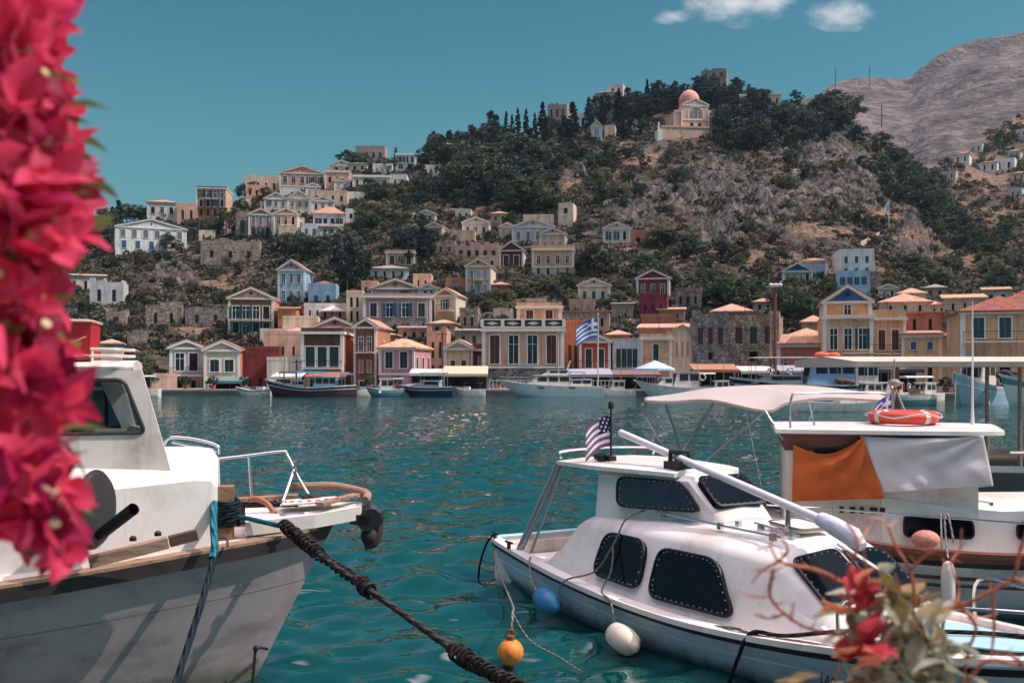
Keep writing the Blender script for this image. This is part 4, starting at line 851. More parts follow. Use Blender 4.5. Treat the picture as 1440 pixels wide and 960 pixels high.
house('orange house with two air conditioners behind the low yellow row', 1272, 1322, 440, 470, 'terra', 'mono', 5, 3, up1(2, 'k', .2), 8, y=YR0 + 9, trim=False)
house('yellow row house with blue windows and sloping tiled roof', 1270, 1322, 470, 550, 'yellow', 'mono', 7, 3, [(.73, .87, 2, 'b', .36), (.1, .5, 2, 'k', .3)], 9, y=YR0 - 2, roofm='tile')
house('low yellow house with two small blue windows at the right', 1322, 1362, 474, 550, 'yellow', 'mono', 8, 3, [(.7, .86, 2, 'b', .3), (.1, .5, 2, 'k', .3)], 9, y=YR0 - 3, roofm='red', trim=False)
house('rubble house behind the low yellow house', 1300, 1358, 444, 470, 'greystone', 'ruin', 0, 3, (), 8, y=YR0 + 10, trim=False)
house('long tan roofed house in front of the right slope', 1330, 1384, 420, 442, 'beige', 'mono', 11, 3, up1(3, 'k', .2), 9, y=YR0 + 22, roofm='tan', trim=False)
house('cream house with little windows in the right lanes', 1296, 1332, 428, 448, 'cream', 'hip', 6, 3, up1(3, 'k', .25), 8, y=YR0 + 24, roofm='salmon', trim=False)
house('pale tiled house above the right lanes', 1264, 1300, 412, 430, 'pale', 'hip', 9, 3, up1(2, 'k', .25), 8, y=YR0 + 34, roofm='tan', trim=False)
big = house('large ochre house with red tiled roof and tall blue shutters at the right edge', 1357, 1470, 436, 550, 'ochre', 'hip', 24, 9, [(.66, .91, 3, 't', .44), (.04, .42, 3, 'k', .4)], 12, y=101, roofm='red', balc=[(-.13, .7, .62)])
house('second red roof above the large ochre house', 1412, 1480, 424, 450, 'pale', 'hip', 20, 6, (), 9, y=122, roofm='red', trim=False)
house('brown tiled lane house left of the blue pediment mansion', 1094, 1160, 484, 552, 'terra', 'mono', 16, 2, [(.3, .62, 4, G, .3)], 9, y=Y0 - 2, roofm='tile')
house('cream gabled end behind the brown tiled lane house', 1112, 1158, 470, 500, 'cream', 'hip', 10, 2, (), 8, y=Y0 + 12, roofm='tan', trim=False)
house('peach cottage against the dark trees by the brown mast', 1128, 1160, 452, 478, 'tan', 'hip', 10, 2, (), 8, y=Y0 + 24, roofm='salmon', trim=False)
# houses packed between the others
for (u0, u1, ve, vb, c, rf, ri, n, lb) in [
    (300, 322, 318, 332, 'beige', 'flat', 0, 2, 'beige block right of the white cube cottage'), (366, 392, 286, 300, 'cream', 'flat', 0, 3, 'cream flat house left behind the columned brown house'), (420, 446, 288, 304, 'tan', 'hip', 4, 2, 'tan hip roof between the twin gables and the beige block'), (470, 492, 254, 268, 'pale', 'ped', 5, 2, 'pale gable below the flat tan house'), (492, 516, 230, 242, 'cream', 'hip', 4, 2, 'cream hip roof under the skyline pines'), (524, 552, 232, 246, 'white', 'flat', 0, 3, 'white flat house under the grey skyline house'), (404, 428, 308, 322, 'white', 'flat', 0, 2, 'white porch house right of the balcony pediment'), (450, 474, 318, 332, 'pale', 'hip', 5, 2, 'pale hip roof at the end of the white terrace building'), (334, 352, 282, 298, 'pale', 'flat', 0, 2, 'pale tower house beside the three storey mansion'), (586, 612, 300, 314, 'cream', 'ped', 5, 2, 'cream gable above the peach porch house'), (690, 714, 300, 314, 'peach', 'hip', 5, 2, 'peach hip roof at the foot of the dark wood'), (640, 662, 296, 308, 'pale', 'flat', 0, 2, 'pale block at the foot of the dark wood'), (560, 586, 330, 344, 'pale', 'hip', 4, 2, 'pale hip roof above the brown flat house'), (830, 852, 352, 366, 'peach', 'ped', 5, 2, 'small peach gable below the arched window house'), (896, 922, 356, 368, 'beige', 'ruin', 0, 2, 'beige broken house below the terracotta annex'),
    (446, 466, 398, 416, 'pale', 'hip', 4, 2, 'pale hip roofed cottage between the blue wing and the big pines'), (508, 530, 398, 416, 'tan', 'flat', 0, 2, 'tan block peeping out above the broad tan pediment'),
    (606, 630, 424, 448, 'beige', 'mono', 5, 2, 'beige lean roofed house left behind the yellow house'), (646, 672, 438, 466, 'stone', 'ruin', 0, 2, 'broken stone house right of the yellow house'),
    (560, 604, 462, 480, 'tan', 'mono', 5, 3, 'long tan roof right below the mauve stone mansion'), (604, 640, 454, 474, 'peach', 'hip', 6, 2, 'peach house under the yellow house balcony'), (640, 678, 466, 488, 'beige', 'mono', 5, 2, 'beige store between the yellow cottage and the mansion'),
    (506, 556, 470, 492, 'salmon', 'hip', 6, 2, 'salmon house behind the narrow brown house'), (404, 430, 466, 490, 'tan', 'hip', 6, 2, 'tan tiled house left behind the blue cornice house'), (366, 400, 466, 486, 'pale', 'flat', 0, 3, 'pale flat house under the three storey brown house'),
    (392, 432, 322, 338, 'cream', 'flat', 0, 4, 'cream retaining house below the balcony house'), (438, 470, 282, 300, 'pale', 'ped', 6, 3, 'pale gabled house behind the white arcade'), (486, 512, 296, 312, 'white', 'flat', 0, 2, 'white step house right of the arcade'), (514, 540, 286, 300, 'beige', 'ruin', 0, 2, 'beige broken house under the long cream row'),
    (566, 590, 268, 280, 'pale', 'flat', 0, 2, 'pale low house below the white row end'), (578, 598, 250, 264, 'tan', 'hip', 4, 2, 'tan hut beside the lone small cypress'), (594, 618, 234, 248, 'white', 'flat', 0, 3, 'white terrace house left of the skyline grove'), (430, 450, 262, 280, 'cream', 'ped', 5, 2, 'cream gable right of the twin gabled houses'),
    (346, 376, 262, 280, 'tan', 'flat', 0, 3, 'tan block under the ruined skyline house'), (306, 332, 306, 322, 'peach', 'mono', 4, 2, 'peach lean to right below the cream mansion'), (702, 724, 318, 334, 'cream', 'ped', 5, 2, 'small cream gable left of the wide grey gable'), (672, 700, 362, 378, 'peach', 'flat', 0, 2, 'peach terrace house left of the maroon pediment'), (590, 614, 404, 420, 'cream', 'ped', 5, 2, 'cream gable right of the broad tan pediment'),
    (690, 716, 400, 416, 'terra', 'hip', 5, 2, 'terracotta hip roof right of the tall ochre house'), (860, 890, 428, 446, 'beige', 'mono', 5, 2, 'beige lean roof below the teal shuttered house'), (694, 722, 440, 458, 'beige', 'ruin', 0, 2, 'beige ruin left of the penthouse'), (800, 836, 424, 440, 'tan', 'flat', 0, 3, 'tan flat house below the cream teal shuttered house'),
    (926, 962, 436, 452, 'tan', 'mono', 6, 2, 'tan tiled lean to left of the grey cottage'), (1060, 1088, 424, 440, 'beige', 'hip', 6, 2, 'beige hip roof peeping above the ruined mansion'), (1300, 1330, 404, 420, 'tan', 'hip', 6, 2, 'tan hip roof high in the right lanes'), (1384, 1420, 408, 428, 'pale', 'mono', 7, 2, 'pale lean roof left above the red tiled house'), (1236, 1262, 404, 420, 'cream', 'ped', 5, 2, 'cream gable right of the grey stone box'),
    (150, 176, 440, 458, 'stone', 'ruin', 0, 1, 'single cell stone ruin at the far left'), (180, 206, 470, 488, 'greystone', 'ruin', 0, 1, 'grey stone pen low on the left slope'), (96, 124, 452, 470, 'beige', 'flat', 0, 2, 'beige flat hut beside the pink blossom')]:
    house(lb, u0, u1, ve, vb, c, rf, ri, HR.uniform(-8, 2) if u0 < 900 else HR.uniform(-2, 6), [(.3, .72, n, HR.choice('kkgnc'), .34)], 7, trim=rf == 'ped', roofm=HR.choice(['tile', 'tan', 'salmon', 'grey']))
# small houses of the right hand hill
for i, (u, v, w, h, c, lb) in enumerate([(1352, 228, 20, 12, 'white', 'tiny white house left in the cluster on the right hill'), (1372, 212, 16, 9, 'pale', 'tiny pale house highest in the cluster on the right hill'), (1390, 240, 22, 12, 'white', 'tiny white house with a sloping wall in the middle of the right hill'),
    (1412, 238, 26, 14, 'white', 'white house with pink side at the centre of the right hill cluster'), (1426, 222, 16, 10, 'pale', 'pale house just above the pink sided one on the right hill'), (1334, 250, 18, 8, 'beige', 'low beige walls on the saddle side of the right hill'), (1432, 252, 18, 9, 'pale', 'small block lowest in the cluster on the right hill'), (1428, 276, 16, 10, 'greywhite', 'lone grey house below the right hill cluster'), (1400, 196, 14, 7, 'beige', 'stone hut among the terraces on the right hill'), (1436, 190, 14, 7, 'pale', 'pale hut near the right edge of the terraces')]):
    house(lb, u - w / 2, u + w / 2, v - h, v + 2, c, 'flat' if i % 2 else 'hip', 3, -8, up1(2, 'k', .25), 8, trim=False, roofm='tan')
# ------------------------------------------------------------ the domed church
def church():
    vb, y = 184, depth_at(975, 190); k = y / F; p = px(975, vb, y)
    t = thing('church', 'peach domed church with arched white framed window standing on the hill', 'church', p, R(8))
    P, Wt = wallm('peach'), TRIM
    a = MB(); a.box(-7.2, 7.2, 0, 12, -6, 7.2); a.build('nave', P, t)
    b = MB(); b.box(-4.6, 5.6, -1.2, -.003, -6, 9.2); b.add([(-4.6, -1.2, 9.2), (5.6, -1.2, 9.2), (.5, -1.2, 11.6), (-4.6, 4, 9.2), (5.6, 4, 9.2), (.5, 4, 11.6)], [(0, 1, 2), (0, 2, 5, 3), (1, 4, 5, 2)]); b.box(-4.6, 5.6, 0.003, 4, 7.203, 9.2); b.build('front_gable', P, t)
    c = MB(); c.lathe([(3.9, 7.2), (3.9, 12.2), (4.05, 12.3), (4.05, 12.6), (3.9, 12.62), (3.7, 13.9), (3.1, 15.1), (2.2, 16.0), (1.1, 16.6), (.2, 16.8), (.1, 18.2), (.02, 18.2)], (.2, 5.5, 0), 24); c.build('dome', wallm('salmon'), t, smooth=True)
    d = MB()
    for x in (-7.2, -4.8, 5.6, 7.0): d.box(x - .25, x + .25, -1.3 if abs(x) < 6 else -.12, -1.2 if abs(x) < 6 else -.003, -4, 7.3)
    d.box(-7.4, -4.7, -.3, -.003, 6.9, 7.4); d.box(5.7, 7.4, -.3, -.003, 6.9, 7.4); d.box(-4.8, 5.8, -1.4, -1.203, 3.6, 4.0); d.box(-4.8, 5.8, -1.35, -1.203, 8.9, 9.2)
    for s in (-1, 1): d.prism([(.5 + s * 5.3, -1.42, 9.2), (.5, -1.42, 11.7), (.5, -1.42, 12.1), (.5 + s * 5.3, -1.42, 9.6)], (0, .22, 0))
    d.build('white_trim', Wt, t)
    for x, w in ((-1.1, .9), (.5, 1.5), (2.1, .9)):
        e = MB(); n = 10; top = 7.4 if w > 1 else 6.6
        e.prism([(x - w / 2, -1.24, 4.4), (x + w / 2, -1.24, 4.4)] + [(x + w / 2 * math.cos(math.pi * i / n), -1.24, top + w / 2 * math.sin(math.pi * i / n)) for i in range(n + 1)], (0, .03, 0)); e.build('arched_window', PANE['d'], t)
    f = MB(); n = 14; ring = [(.5 + 2.9 * math.cos(math.pi * i / n), -1.26, 6.3 + 2.5 * math.sin(math.pi * i / n)) for i in range(n + 1)]; f.tube([(3.4, -1.26, 4.0)] + ring + [(-2.4, -1.26, 4.0)], .16, 5); f.build('arch_moulding', Wt, t)
    for x in (-1, 2):
        e = MB(); e.box(x - .6, x + .6, -1.23, -1.19, 0, 2.6); e.build('door', PANE['g'], t)
    h = MB(); h.box(7.5, 16.5, 2, 10, -4, 8.6); h.build('side_wing', wallm('white'), t)
    h = MB(); h.box(9, 12.5, 1.95, 2.05, 4.8, 7.6); h.build('blue_panel', wallm('blue'), t)
    g = MB(); g.box(-13.5, 4.5, -5, -1.3, -5, -.2); g.box(-13.8, 4.8, -5.2, -4.9, -.2, .4); g.build('terrace_base', wallm('peach'), t)
    g = MB(); g.box(-15.5, -13.8, -6, -2, -9, -1.4); g.box(-14.9, -14.3, -4.5, -3.9, -1.4, 1.6); g.build('terrace_steps', Wt, t)
    g = MB(); g.box(.14, .26, 5.44, 5.56, 18, 19.4); g.box(-.3, .7, 5.44, 5.56, 18.7, 18.85); g.build('cross', IRON, t)
church()
# retaining walls on the slope
def rwall(label, u0, v0, u1, v1, hpx, c='stone', nm='retaining_wall'):
    t = None; n = 8; m = MB(); secs = []
    for i in range(n + 1):
        f = i / n; u, v = u0 + (u1 - u0) * f, v0 + (v1 - v0) * f; p, y = on_hill(u, v); h = hpx * y / F
        secs.append([p + Vector((0, -.5, -2)), p + Vector((0, -.4, h)), p + Vector((0, .2, h)), p + Vector((0, .2, -2))])
    m.loft(secs, closed=True, cap=True); o = m.build(nm, wm(c)); tag(o, label, 'wall'); return o
rwall('white zigzag path wall climbing left of the crest cypresses', 715, 224, 758, 192, 3, 'greywhite')
rwall('pale path wall crossing the middle wood diagonally', 540, 332, 610, 282, 3, 'greywhite')
rwall('low stone terrace wall on the left slope', 165, 438, 320, 442, 5)
rwall('stone terrace wall above the left waterfront houses', 330, 446, 250, 446, 6, 'greystone')
rwall('white terrace wall under the twin gabled houses', 384, 334, 440, 330, 9, 'white')
rwall('pale terrace wall right of the ruined stone mansion', 1050, 400, 1080, 404, 6, 'greywhite')
rwall('tan path wall on the bare slope below the cliffs', 905, 378, 870, 382, 3, 'tan')
rwall('pale footpath wall leading down the spur', 1236, 330, 1210, 344, 4, 'beige')
# ------------------------------------------------------------ boats moored close by
GEL = mat('white gelcoat', (228, 222, 216), .32, var=.05, scale=1.2, stain=(196, 186, 176), spec=.5)
GEL2 = mat('aged white gelcoat', (218, 208, 200), .45, var=.08, scale=2, stain=(176, 164, 152), spec=.4)
HULLP = mat('pale hull paint', (196, 196, 198), .4, var=.08, scale=1.0, stain=(150, 150, 152), spec=.4, stretch=(1, 1, 4))
HULLB = mat('pale blue hull paint', (176, 200, 210), .35, var=.08, scale=1.0, stain=(140, 160, 168), spec=.4)
BLACK = mat('black rubber', (26, 26, 30), .55, var=.2, scale=5)
DARKW = mat('dark stained strake', (46, 38, 38), .65, var=.25, scale=4, stain=(30, 26, 28), stretch=(.4, 3, 3))
WOOD = mat('varnished brown wood', (118, 66, 52), .5, var=.25, scale=5, stain=(84, 46, 38), stretch=(.4, 4, 4))
OLDW = mat('weathered wood', (150, 122, 100), .8, var=.25, scale=5, stain=(100, 78, 64), stretch=(.4, 5, 5), bump=.3)
STEEL = mat('stainless steel', (200, 200, 204), .22, metal=1, var=.05, scale=4)
ALU = mat('dull aluminium', (176, 176, 182), .38, metal=.85, var=.12, scale=6)
AQUA = mat('aqua deck paint', (156, 198, 208), .6, var=.1, scale=4)
SMOKE = mat('smoked window', (12, 16, 26), .08, var=.35, scale=1.2, spec=.14)
SMOKE2 = mat('tinted wheelhouse window', (44, 48, 56), .1, var=.5, scale=2.5, stain=(24, 28, 36), spec=.4)
def grime(m, rust=(120, 92, 70), amt=.5, line=True, k=7):
    """rain and rust streaks that run down the paint, and a stained band at the waterline"""
    nt = m.node_tree; N = nt.nodes; K = nt.links.new; b = N['Principled BSDF']; old = b.inputs['Base Color'].links[0].from_socket
    tc = N.new('ShaderNodeTexCoord'); mp = N.new('ShaderNodeMapping'); mp.inputs['Scale'].default_value = (k, k, k * .07); K(tc.outputs['Object'], mp.inputs[0])
    n = N.new('ShaderNodeTexNoise'); n.inputs['Scale'].default_value = 1; n.inputs['Detail'].default_value = 5; n.inputs['Roughness'].default_value = .65; K(mp.outputs[0], n.inputs['Vector'])
    r = N.new('ShaderNodeMapRange'); K(n.outputs[0], r.inputs[0]); r.inputs[1].default_value = .57; r.inputs[2].default_value = .78; r.inputs[4].default_value = amt
    x = N.new('ShaderNodeMix'); x.data_type = 'RGBA'; K(r.outputs[0], x.inputs[0]); K(old, x.inputs[6]); x.inputs[7].default_value = (*lin(rust), 1); out = x.outputs[2]
    n3 = N.new('ShaderNodeTexNoise'); n3.inputs['Scale'].default_value = 34; n3.inputs['Detail'].default_value = 3; K(tc.outputs['Object'], n3.inputs['Vector'])
    r3 = N.new('ShaderNodeMapRange'); K(n3.outputs[0], r3.inputs[0]); r3.inputs[1].default_value = .68; r3.inputs[2].default_value = .74; r3.inputs[4].default_value = amt * .8
    x3 = N.new('ShaderNodeMix'); x3.data_type = 'RGBA'; K(r3.outputs[0], x3.inputs[0]); K(out, x3.inputs[6]); x3.inputs[7].default_value = (*lin((104, 92, 84)), 1); out = x3.outputs[2]
    if line:
        s = N.new('ShaderNodeSeparateXYZ'); K(tc.outputs['Object'], s.inputs[0]); ad = N.new('ShaderNodeMath'); ad.operation = 'MULTIPLY_ADD'; K(n.outputs[0], ad.inputs[0]); ad.inputs[1].default_value = .22; K(s.outputs[2], ad.inputs[2])
        r2 = N.new('ShaderNodeMapRange'); K(ad.outputs[0], r2.inputs[0]); r2.inputs[1].default_value = .3; r2.inputs[2].default_value = .16; r2.inputs[4].default_value = .75
        y = N.new('ShaderNodeMix'); y.data_type = 'RGBA'; K(r2.outputs[0], y.inputs[0]); K(out, y.inputs[6]); y.inputs[7].default_value = (*lin((74, 78, 66)), 1); out = y.outputs[2]
    K(out, b.inputs['Base Color'])
grime(GEL, amt=.38, line=False); grime(GEL2, amt=.5, line=False); grime(HULLP, amt=.5); grime(HULLB, amt=.4)
ROPEM = {}
def ropem(name, c, st):
    if name in ROPEM: return ROPEM[name]
    m = mat(name, c, .9, var=.25, scale=14, stain=st, spec=.1); ROPEM[name] = m
    nt = m.node_tree; N = nt.nodes; K = nt.links.new; at = N.new('ShaderNodeAttribute'); at.attribute_name = 'lay'
    w = N.new('ShaderNodeMath'); w.operation = 'SINE'; K(at.outputs['Fac'], w.inputs[0]); bp = N.new('ShaderNodeBump'); bp.inputs['Strength'].default_value = 1; bp.inputs['Distance'].default_value = .008
    K(w.outputs[0], bp.inputs['Height']); K(bp.outputs[0], N['Principled BSDF'].inputs['Normal'])
    old = N['Principled BSDF'].inputs['Base Color'].links[0].from_socket; mr = N.new('ShaderNodeMapRange'); K(w.outputs[0], mr.inputs[0]); mr.inputs[1].default_value = -1; mr.inputs[3].default_value = .55
    mx = N.new('ShaderNodeMix'); mx.data_type = 'RGBA'; mx.blend_type = 'MULTIPLY'; mx.inputs[0].default_value = 1; K(old, mx.inputs[6]); K(mr.outputs[0], mx.inputs[7]); K(mx.outputs[2], N['Principled BSDF'].inputs['Base Color'])
    return m
def smooth(pts, n=8):
    P = [Vector(p) for p in pts]; out = []
    for i in range(len(P) - 1):
        a, b, c, d = P[max(i - 1, 0)], P[i], P[i + 1], P[min(i + 2, len(P) - 1)]
        for k in range(n):
            t = k / n; out.append(.5 * ((2 * b) + (c - a) * t + (2 * a - 5 * b + 4 * c - d) * t * t + (3 * b - a - 3 * c + d) * t ** 3))
    return out + [P[-1]]
def rope(name, pts, r, m, parent=None, n=8, k=10, jit=0, strands=3):
    P = smooth(pts, k); L = [0]
    for a, b in zip(P, P[1:]): L.append(L[-1] + (b - a).length)
    step = max(.015, r * 1.2); N_ = max(4, int(L[-1] / step)); Q = []
    for i in range(N_ + 1):
        s = L[-1] * i / N_; j = max(0, min(len(L) - 2, int(np.searchsorted(L, s)) - 1)); f = (s - L[j]) / max(1e-6, L[j + 1] - L[j]); Q.append(P[j].lerp(P[j + 1], f))
    rr = [r * (1 + (random.uniform(-jit, jit) if jit else 0)) for _ in Q]
    b = MB(); b.tube(Q, rr, n); o = b.build(name, m, parent, smooth=80, fix=False); me = o.data
    lay = []; 
    for i in range(N_ + 1): lay += [strands * (2 * math.pi * jx / n) + (L[-1] * i / N_) / (r * 7) * 2 * math.pi * (strands / 3) for jx in range(n)]
    at = me.attributes.new('lay', 'FLOAT', 'POINT'); at.data.foreach_set('value', np.array(lay, np.float32)); return o
def hull_secs(st, keel=-.45, rake=.6, zb=1.0, fr=(0, .1, .16, .5, .8, 1.0), below=True, fl=.9):
    """st: (x, half beam, sheer z) from stern to bow; returns full sections starboard sheer > keel > port sheer"""
    xs = [s[0] for s in st]; x0, x1 = xs[0], xs[-1]; S = []
    for x, b, z in st:
        s = (x - x0) / (x1 - x0); pts = []
        for f in fr:
            zz = z * (1 - f); bb = b * (1 - (1 - fl) * f ** 1.3) * (1 - .55 * f * s ** 4)
            pts.append((x - rake * s ** 5 * (1 - zz / z), -bb, zz))
        pts.append((x - rake * s ** 5 * 1.15, -b * .62 * (1 - .6 * s ** 3), keel * .5)); pts.append((x - rake * s ** 5 * 1.25, 0, keel * (1 - .6 * s ** 3)))
        S.append(pts + [(p[0], -p[1], p[2]) for p in pts[-2::-1]])
    return S
def interp_st(tab, n):
    xs = np.linspace(tab[0][0], tab[-1][0], n); return [(x, float(np.interp(x, [t[0] for t in tab], [t[1] for t in tab])), float(np.interp(x, [t[0] for t in tab], [t[2] for t in tab]))) for x in xs]
def csm(tab, n):
    P = smooth([(t[0], t[1], t[2]) for t in tab], 6); xs = [p.x for p in P]
    X = np.linspace(tab[0][0], tab[-1][0], n); return [(float(x), max(.012, float(np.interp(x, xs, [p.y for p in P]))), float(np.interp(x, xs, [p.z for p in P]))) for x in X]
def rpoly(pts, r, n=5):
    P = [Vector(p) for p in pts]; out = []; k = len(P)
    for i in range(k):
        a, b, c = P[i - 1], P[i], P[(i + 1) % k]; ra = min(r, (a - b).length * .45); rc = min(r, (c - b).length * .45)
        s, e = b + (a - b).normalized() * ra, b + (c - b).normalized() * rc
        for j in range(n + 1): t = j / n; out.append(s * (1 - t) ** 2 + b * 2 * t * (1 - t) + e * t * t)
    return out
def pane(parent, pts, r, m=None, rivets=True, out=.012):
    P = [Vector(p) for p in pts]; nrm = -(P[1] - P[0]).cross(P[2] - P[0]).normalized(); cen = sum(P, Vector()) / len(P)
    poly = rpoly(pts, r); b = MB(); b.prism([p - nrm * .02 for p in poly], nrm * (.02 + out)); o = b.build('window', m or SMOKE, parent)
    g = MB(); g.tube([p + nrm * out for p in rpoly([cen + (p - cen) * 1.005 for p in P], r)], .016, 5, closed=True); g.build('gasket', BLACK, o)
    if rivets:
        q = MB(); inner = rpoly([cen + (p - cen) * .93 for p in P], r); L = 0; last = None
        for i in range(len(inner)):
            a, c = inner[i], inner[(i + 1) % len(inner)]; d = (c - a).length; m_ = max(1, int(d / .085))
            if d < .05 and last and (a - last).length < .07: continue
            for j in range(m_): p = a.lerp(c, j / m_); q.ball(p + nrm * (out + .001), .011, 4); last = p
        q.build('rivets', STEEL, o)
    return o
def frame_of(x, y, rz): return Matrix.Translation((x, y, 0)) @ Matrix.Rotation(rz, 4, 'Z')
def pxl(M4, u, v, d): return M4.inverted() @ px(u, v, d)
def flag(label, group, loc, rz, w, h, kind, staff=None, par=None, tilt=0):
    """striped cloth with a canton, gently waved"""
    nx, nz = 18, 18; V = []
    for j in range(nz + 1):
        for i in range(nx + 1):
            f = i / nx; V.append((f * w, math.sin(f * 7 + j * .12) * .07 * w * f ** .7, -j / nz * h - f * f * tilt * h))
    Fs = []; MI = []
    for j in range(nz):
        for i in range(nx):
            a = j * (nx + 1) + i; Fs.append((a, a + 1, a + nx + 2, a + nx + 1)); s = (j * 9 // nz) % 2; can = i < nx * .4 and j < nz * 5 / 9
            if can: cx, cz = i / (nx * .4), j / (nz * 5 / 9); s = 1 if kind == 'cross' and (.36 < cx < .64 or .38 < cz < .62) else (2 if kind == 'dots' and (i * 3 + j * 2) % 7 else (1 if kind == 'dots' else 0))
            MI.append(s)
    col = [mat('flag blue', (58, 98, 170), .8, var=.08, transl=.3), mat('flag white', (226, 226, 232), .8, var=.05, transl=.3), mat('flag navy', (40, 40, 84), .8, var=.08, transl=.2)]
    if kind == 'dots': col[0] = mat('flag faded red', (126, 84, 112), .8, var=.1, transl=.3)
    b = MB(); b.add(V, Fs); b.m = MI; o = thing('flag', label, 'flag', loc, rz, group); c = b.build('flag_cloth', col, o, smooth=80, fix=False)
    if staff: s = MB(); s.tube([(-.01, 0, -staff), (-.01, 0, .08)], max(.012, staff * .012), 6); s.ball((-.01, 0, .1), max(.022, staff * .016), 5); s.build('flagstaff', ALU, o)
    return o
# ---- the white cabin cruiser
def cruiser():
    rz = math.atan2(-.883, .47); M4 = frame_of(.55, 14.95, rz)
    t = thing('cabin_cruiser', 'small white cabin cruiser with smoked riveted windows and a folded mast on its roof', 'boat', (.55, 14.95, 0), rz)
    st = csm([(0, .97, .56), (1, 1.13, .53), (2, 1.26, .5), (3, 1.33, .47), (4, 1.35, .46), (5, 1.3, .47), (6, 1.17, .53), (7, .92, .62), (7.7, .64, .71), (8.3, .3, .8), (8.6, .03, .85)], 40)
    S = hull_secs(st, -.5, .7, fr=(0, .1, .2, .42, .46, .75, 1.0)); rows = [0, 1, 0, 2, 0, 0, 0, 0]; rowm = rows + rows[::-1]
    h = MB(); h.loft(S, rowm=rowm); h.f.append(list(range(len(S[0])))); h.m.append(0)
    h.build('hull', [HULLB, BLACK, GEL], t, smooth=40)
    g = MB()                                               # gunwale cap
    for s in (-1, 1): g.loft([[(x, s * (b + .035), z - .035), (x, s * (b + .035), z + .02), (x, s * (b - .11), z + .03), (x, s * (b - .11), z - .1)] for x, b, z in st], cap=True)
    g.box(-.06, .14, -.95, .95, .5, .575); g.build('gunwale', GEL, t, smooth=50)
    d = MB(); d.loft([[(x, -b + .1, z - .03), (x, 0, z + .02 if x > 6 else z - .03), (x, b - .1, z - .03)] for x, b, z in st if x > 2.25]); d.build('deck', GEL2, t)
    k = MB(); k.box(.14, 2.3, -.86, .86, -.06, .02); k.box(.14, 2.3, -.98, -.88, .0, .48); k.box(.14, 2.3, .88, .98, .0, .62); k.box(.14, .2, -.86, .86, .02, .5); k.box(.25, .75, -.8, .8, .02, .32); k.build('cockpit', GEL2, t)
    a = MB(); a.box(.0, .16, -.93, .93, .577, .592); a.box(.16, 2.2, .9, 1.13, .577, .592); a.build('aqua_coaming', AQUA, t)
    a = MB(); a.prism(rpoly([(6.6, -.5, .62), (7.9, -.28, .77), (7.9, .28, .77), (6.6, .55, .62)], .1), (0, 0, .012)); a.build('foredeck_panel', AQUA, t)
    b = MB(); b.prism(rpoly([(.9, .875, .3), (1.5, .875, .3), (1.5, .875, .4), (.9, .875, .4)], .05), (0, -.012, 0)); b.build('slot', BLACK, t)
    # trunk cabin
    C = []
    def sec(x, yb, yt, zt, zc, zd): return [(x, -yb, zd), (x, -(yb * .37 + (yt + .015) * .63), zd + (zt - zd) * .55), (x, -yt - .015, zt - .1), (x, -yt + .03, zt - .03), (x, -yt + .12, zt + .02), (x, -yt * .5, zc - .02), (x, 0, zc), (x, yt * .5, zc - .02), (x, yt - .12, zt + .02), (x, yt - .03, zt - .03), (x, yt + .015, zt - .1), (x, (yb * .37 + (yt + .015) * .63), zd + (zt - zd) * .55), (x, yb, zd)]
    for x, yb, yt, zt, zc, zd in ((1.75, 1.1, 1.04, .56, .5, .42), (2.05, 1.11, .98, .8, .72, .42), (2.3, 1.12, .93, 1.08, 1.12, .42), (2.42, 1.12, .9, 1.14, 1.22, .42), (3.2, 1.12, .88, 1.18, 1.29, .42), (4.4, 1.1, .86, 1.2, 1.33, .42), (5.2, 1.05, .83, 1.2, 1.33, .44), (5.55, .96, .74, 1.18, 1.3, .46), (5.68, .92, .7, 1.14, 1.25, .48), (6.24, .84, .68, .76, .82, .54), (6.36, .8, .66, .6, .62, .55)): C.append(sec(x, yb, yt, zt, zc, zd))
    c = MB(); c.loft(C, cap=True); cab = c.build('cabin', GEL, t, smooth=38)
    def side(x, z, s=-1): f = (z - .43) / .78; yb = np.interp(x, [2.3, 3.2, 4.4, 5.2, 5.7], [1.12, 1.12, 1.1, 1.05, .98]); yt = np.interp(x, [2.3, 3.2, 4.4, 5.2, 5.7], [.93, .895, .875, .845, .79]); return (x, s * (yb + (yt - yb) * f - .004 + .03 * 4 * f * (1 - f) * .2), z)
    for s in (-1, 1):
        o = [(3.02, 1.07), (3.80, 1.08), (3.86, .56), (2.93, .58)]; q = [(4.06, 1.05), (4.98, 1.07), (5.36, .56), (4.04, .53)]
        for w in (o, q):
            P = [side(x, z, s) for x, z in w]
            pane(cab, P if s < 0 else P[::-1], .17, out=.03)
    def fr(f, y): return (5.68 + .56 * f + .01, y, 1.16 + (1.24 - 1.16) * (1 - abs(y) / .8) - .40 * f - .0 + .01)
    for s in (-1, 1):
        P = [fr(.06, s * .045), fr(.06, s * .62), fr(.95, s * .63), fr(.95, s * .045)]
        pane(cab, P if s > 0 else P[::-1], .09)
    # wheelhouse on top
    H = []
    for x, yb, yt, z0, z1 in ((2.46, .76, .7, 1.12, 1.75), (2.6, .75, .69, 1.14, 1.755), (3.3, .62, .55, 1.2, 1.78), (3.86, .47, .4, 1.24, 1.775), (4.3, .42, .38, 1.26, 1.44), (4.4, .4, .36, 1.26, 1.34)):
        H.append([(x, -yb, z0), (x, -yt, z1 - .05), (x, -yt + .08, z1), (x, 0, z1 + .04), (x, yt - .08, z1), (x, yt, z1 - .05), (x, yb, z0)])
    w = MB(); w.loft(H, cap=True); wh = w.build('wheelhouse', GEL, t, smooth=38)
    def ws(x, z, s): y = np.interp(x, [2.46, 3.3, 3.86, 4.3], [.705, .56, .415, .385]) + np.interp(z, [1.3, 1.75], [.045, -.0]); return (x, s * y, z)
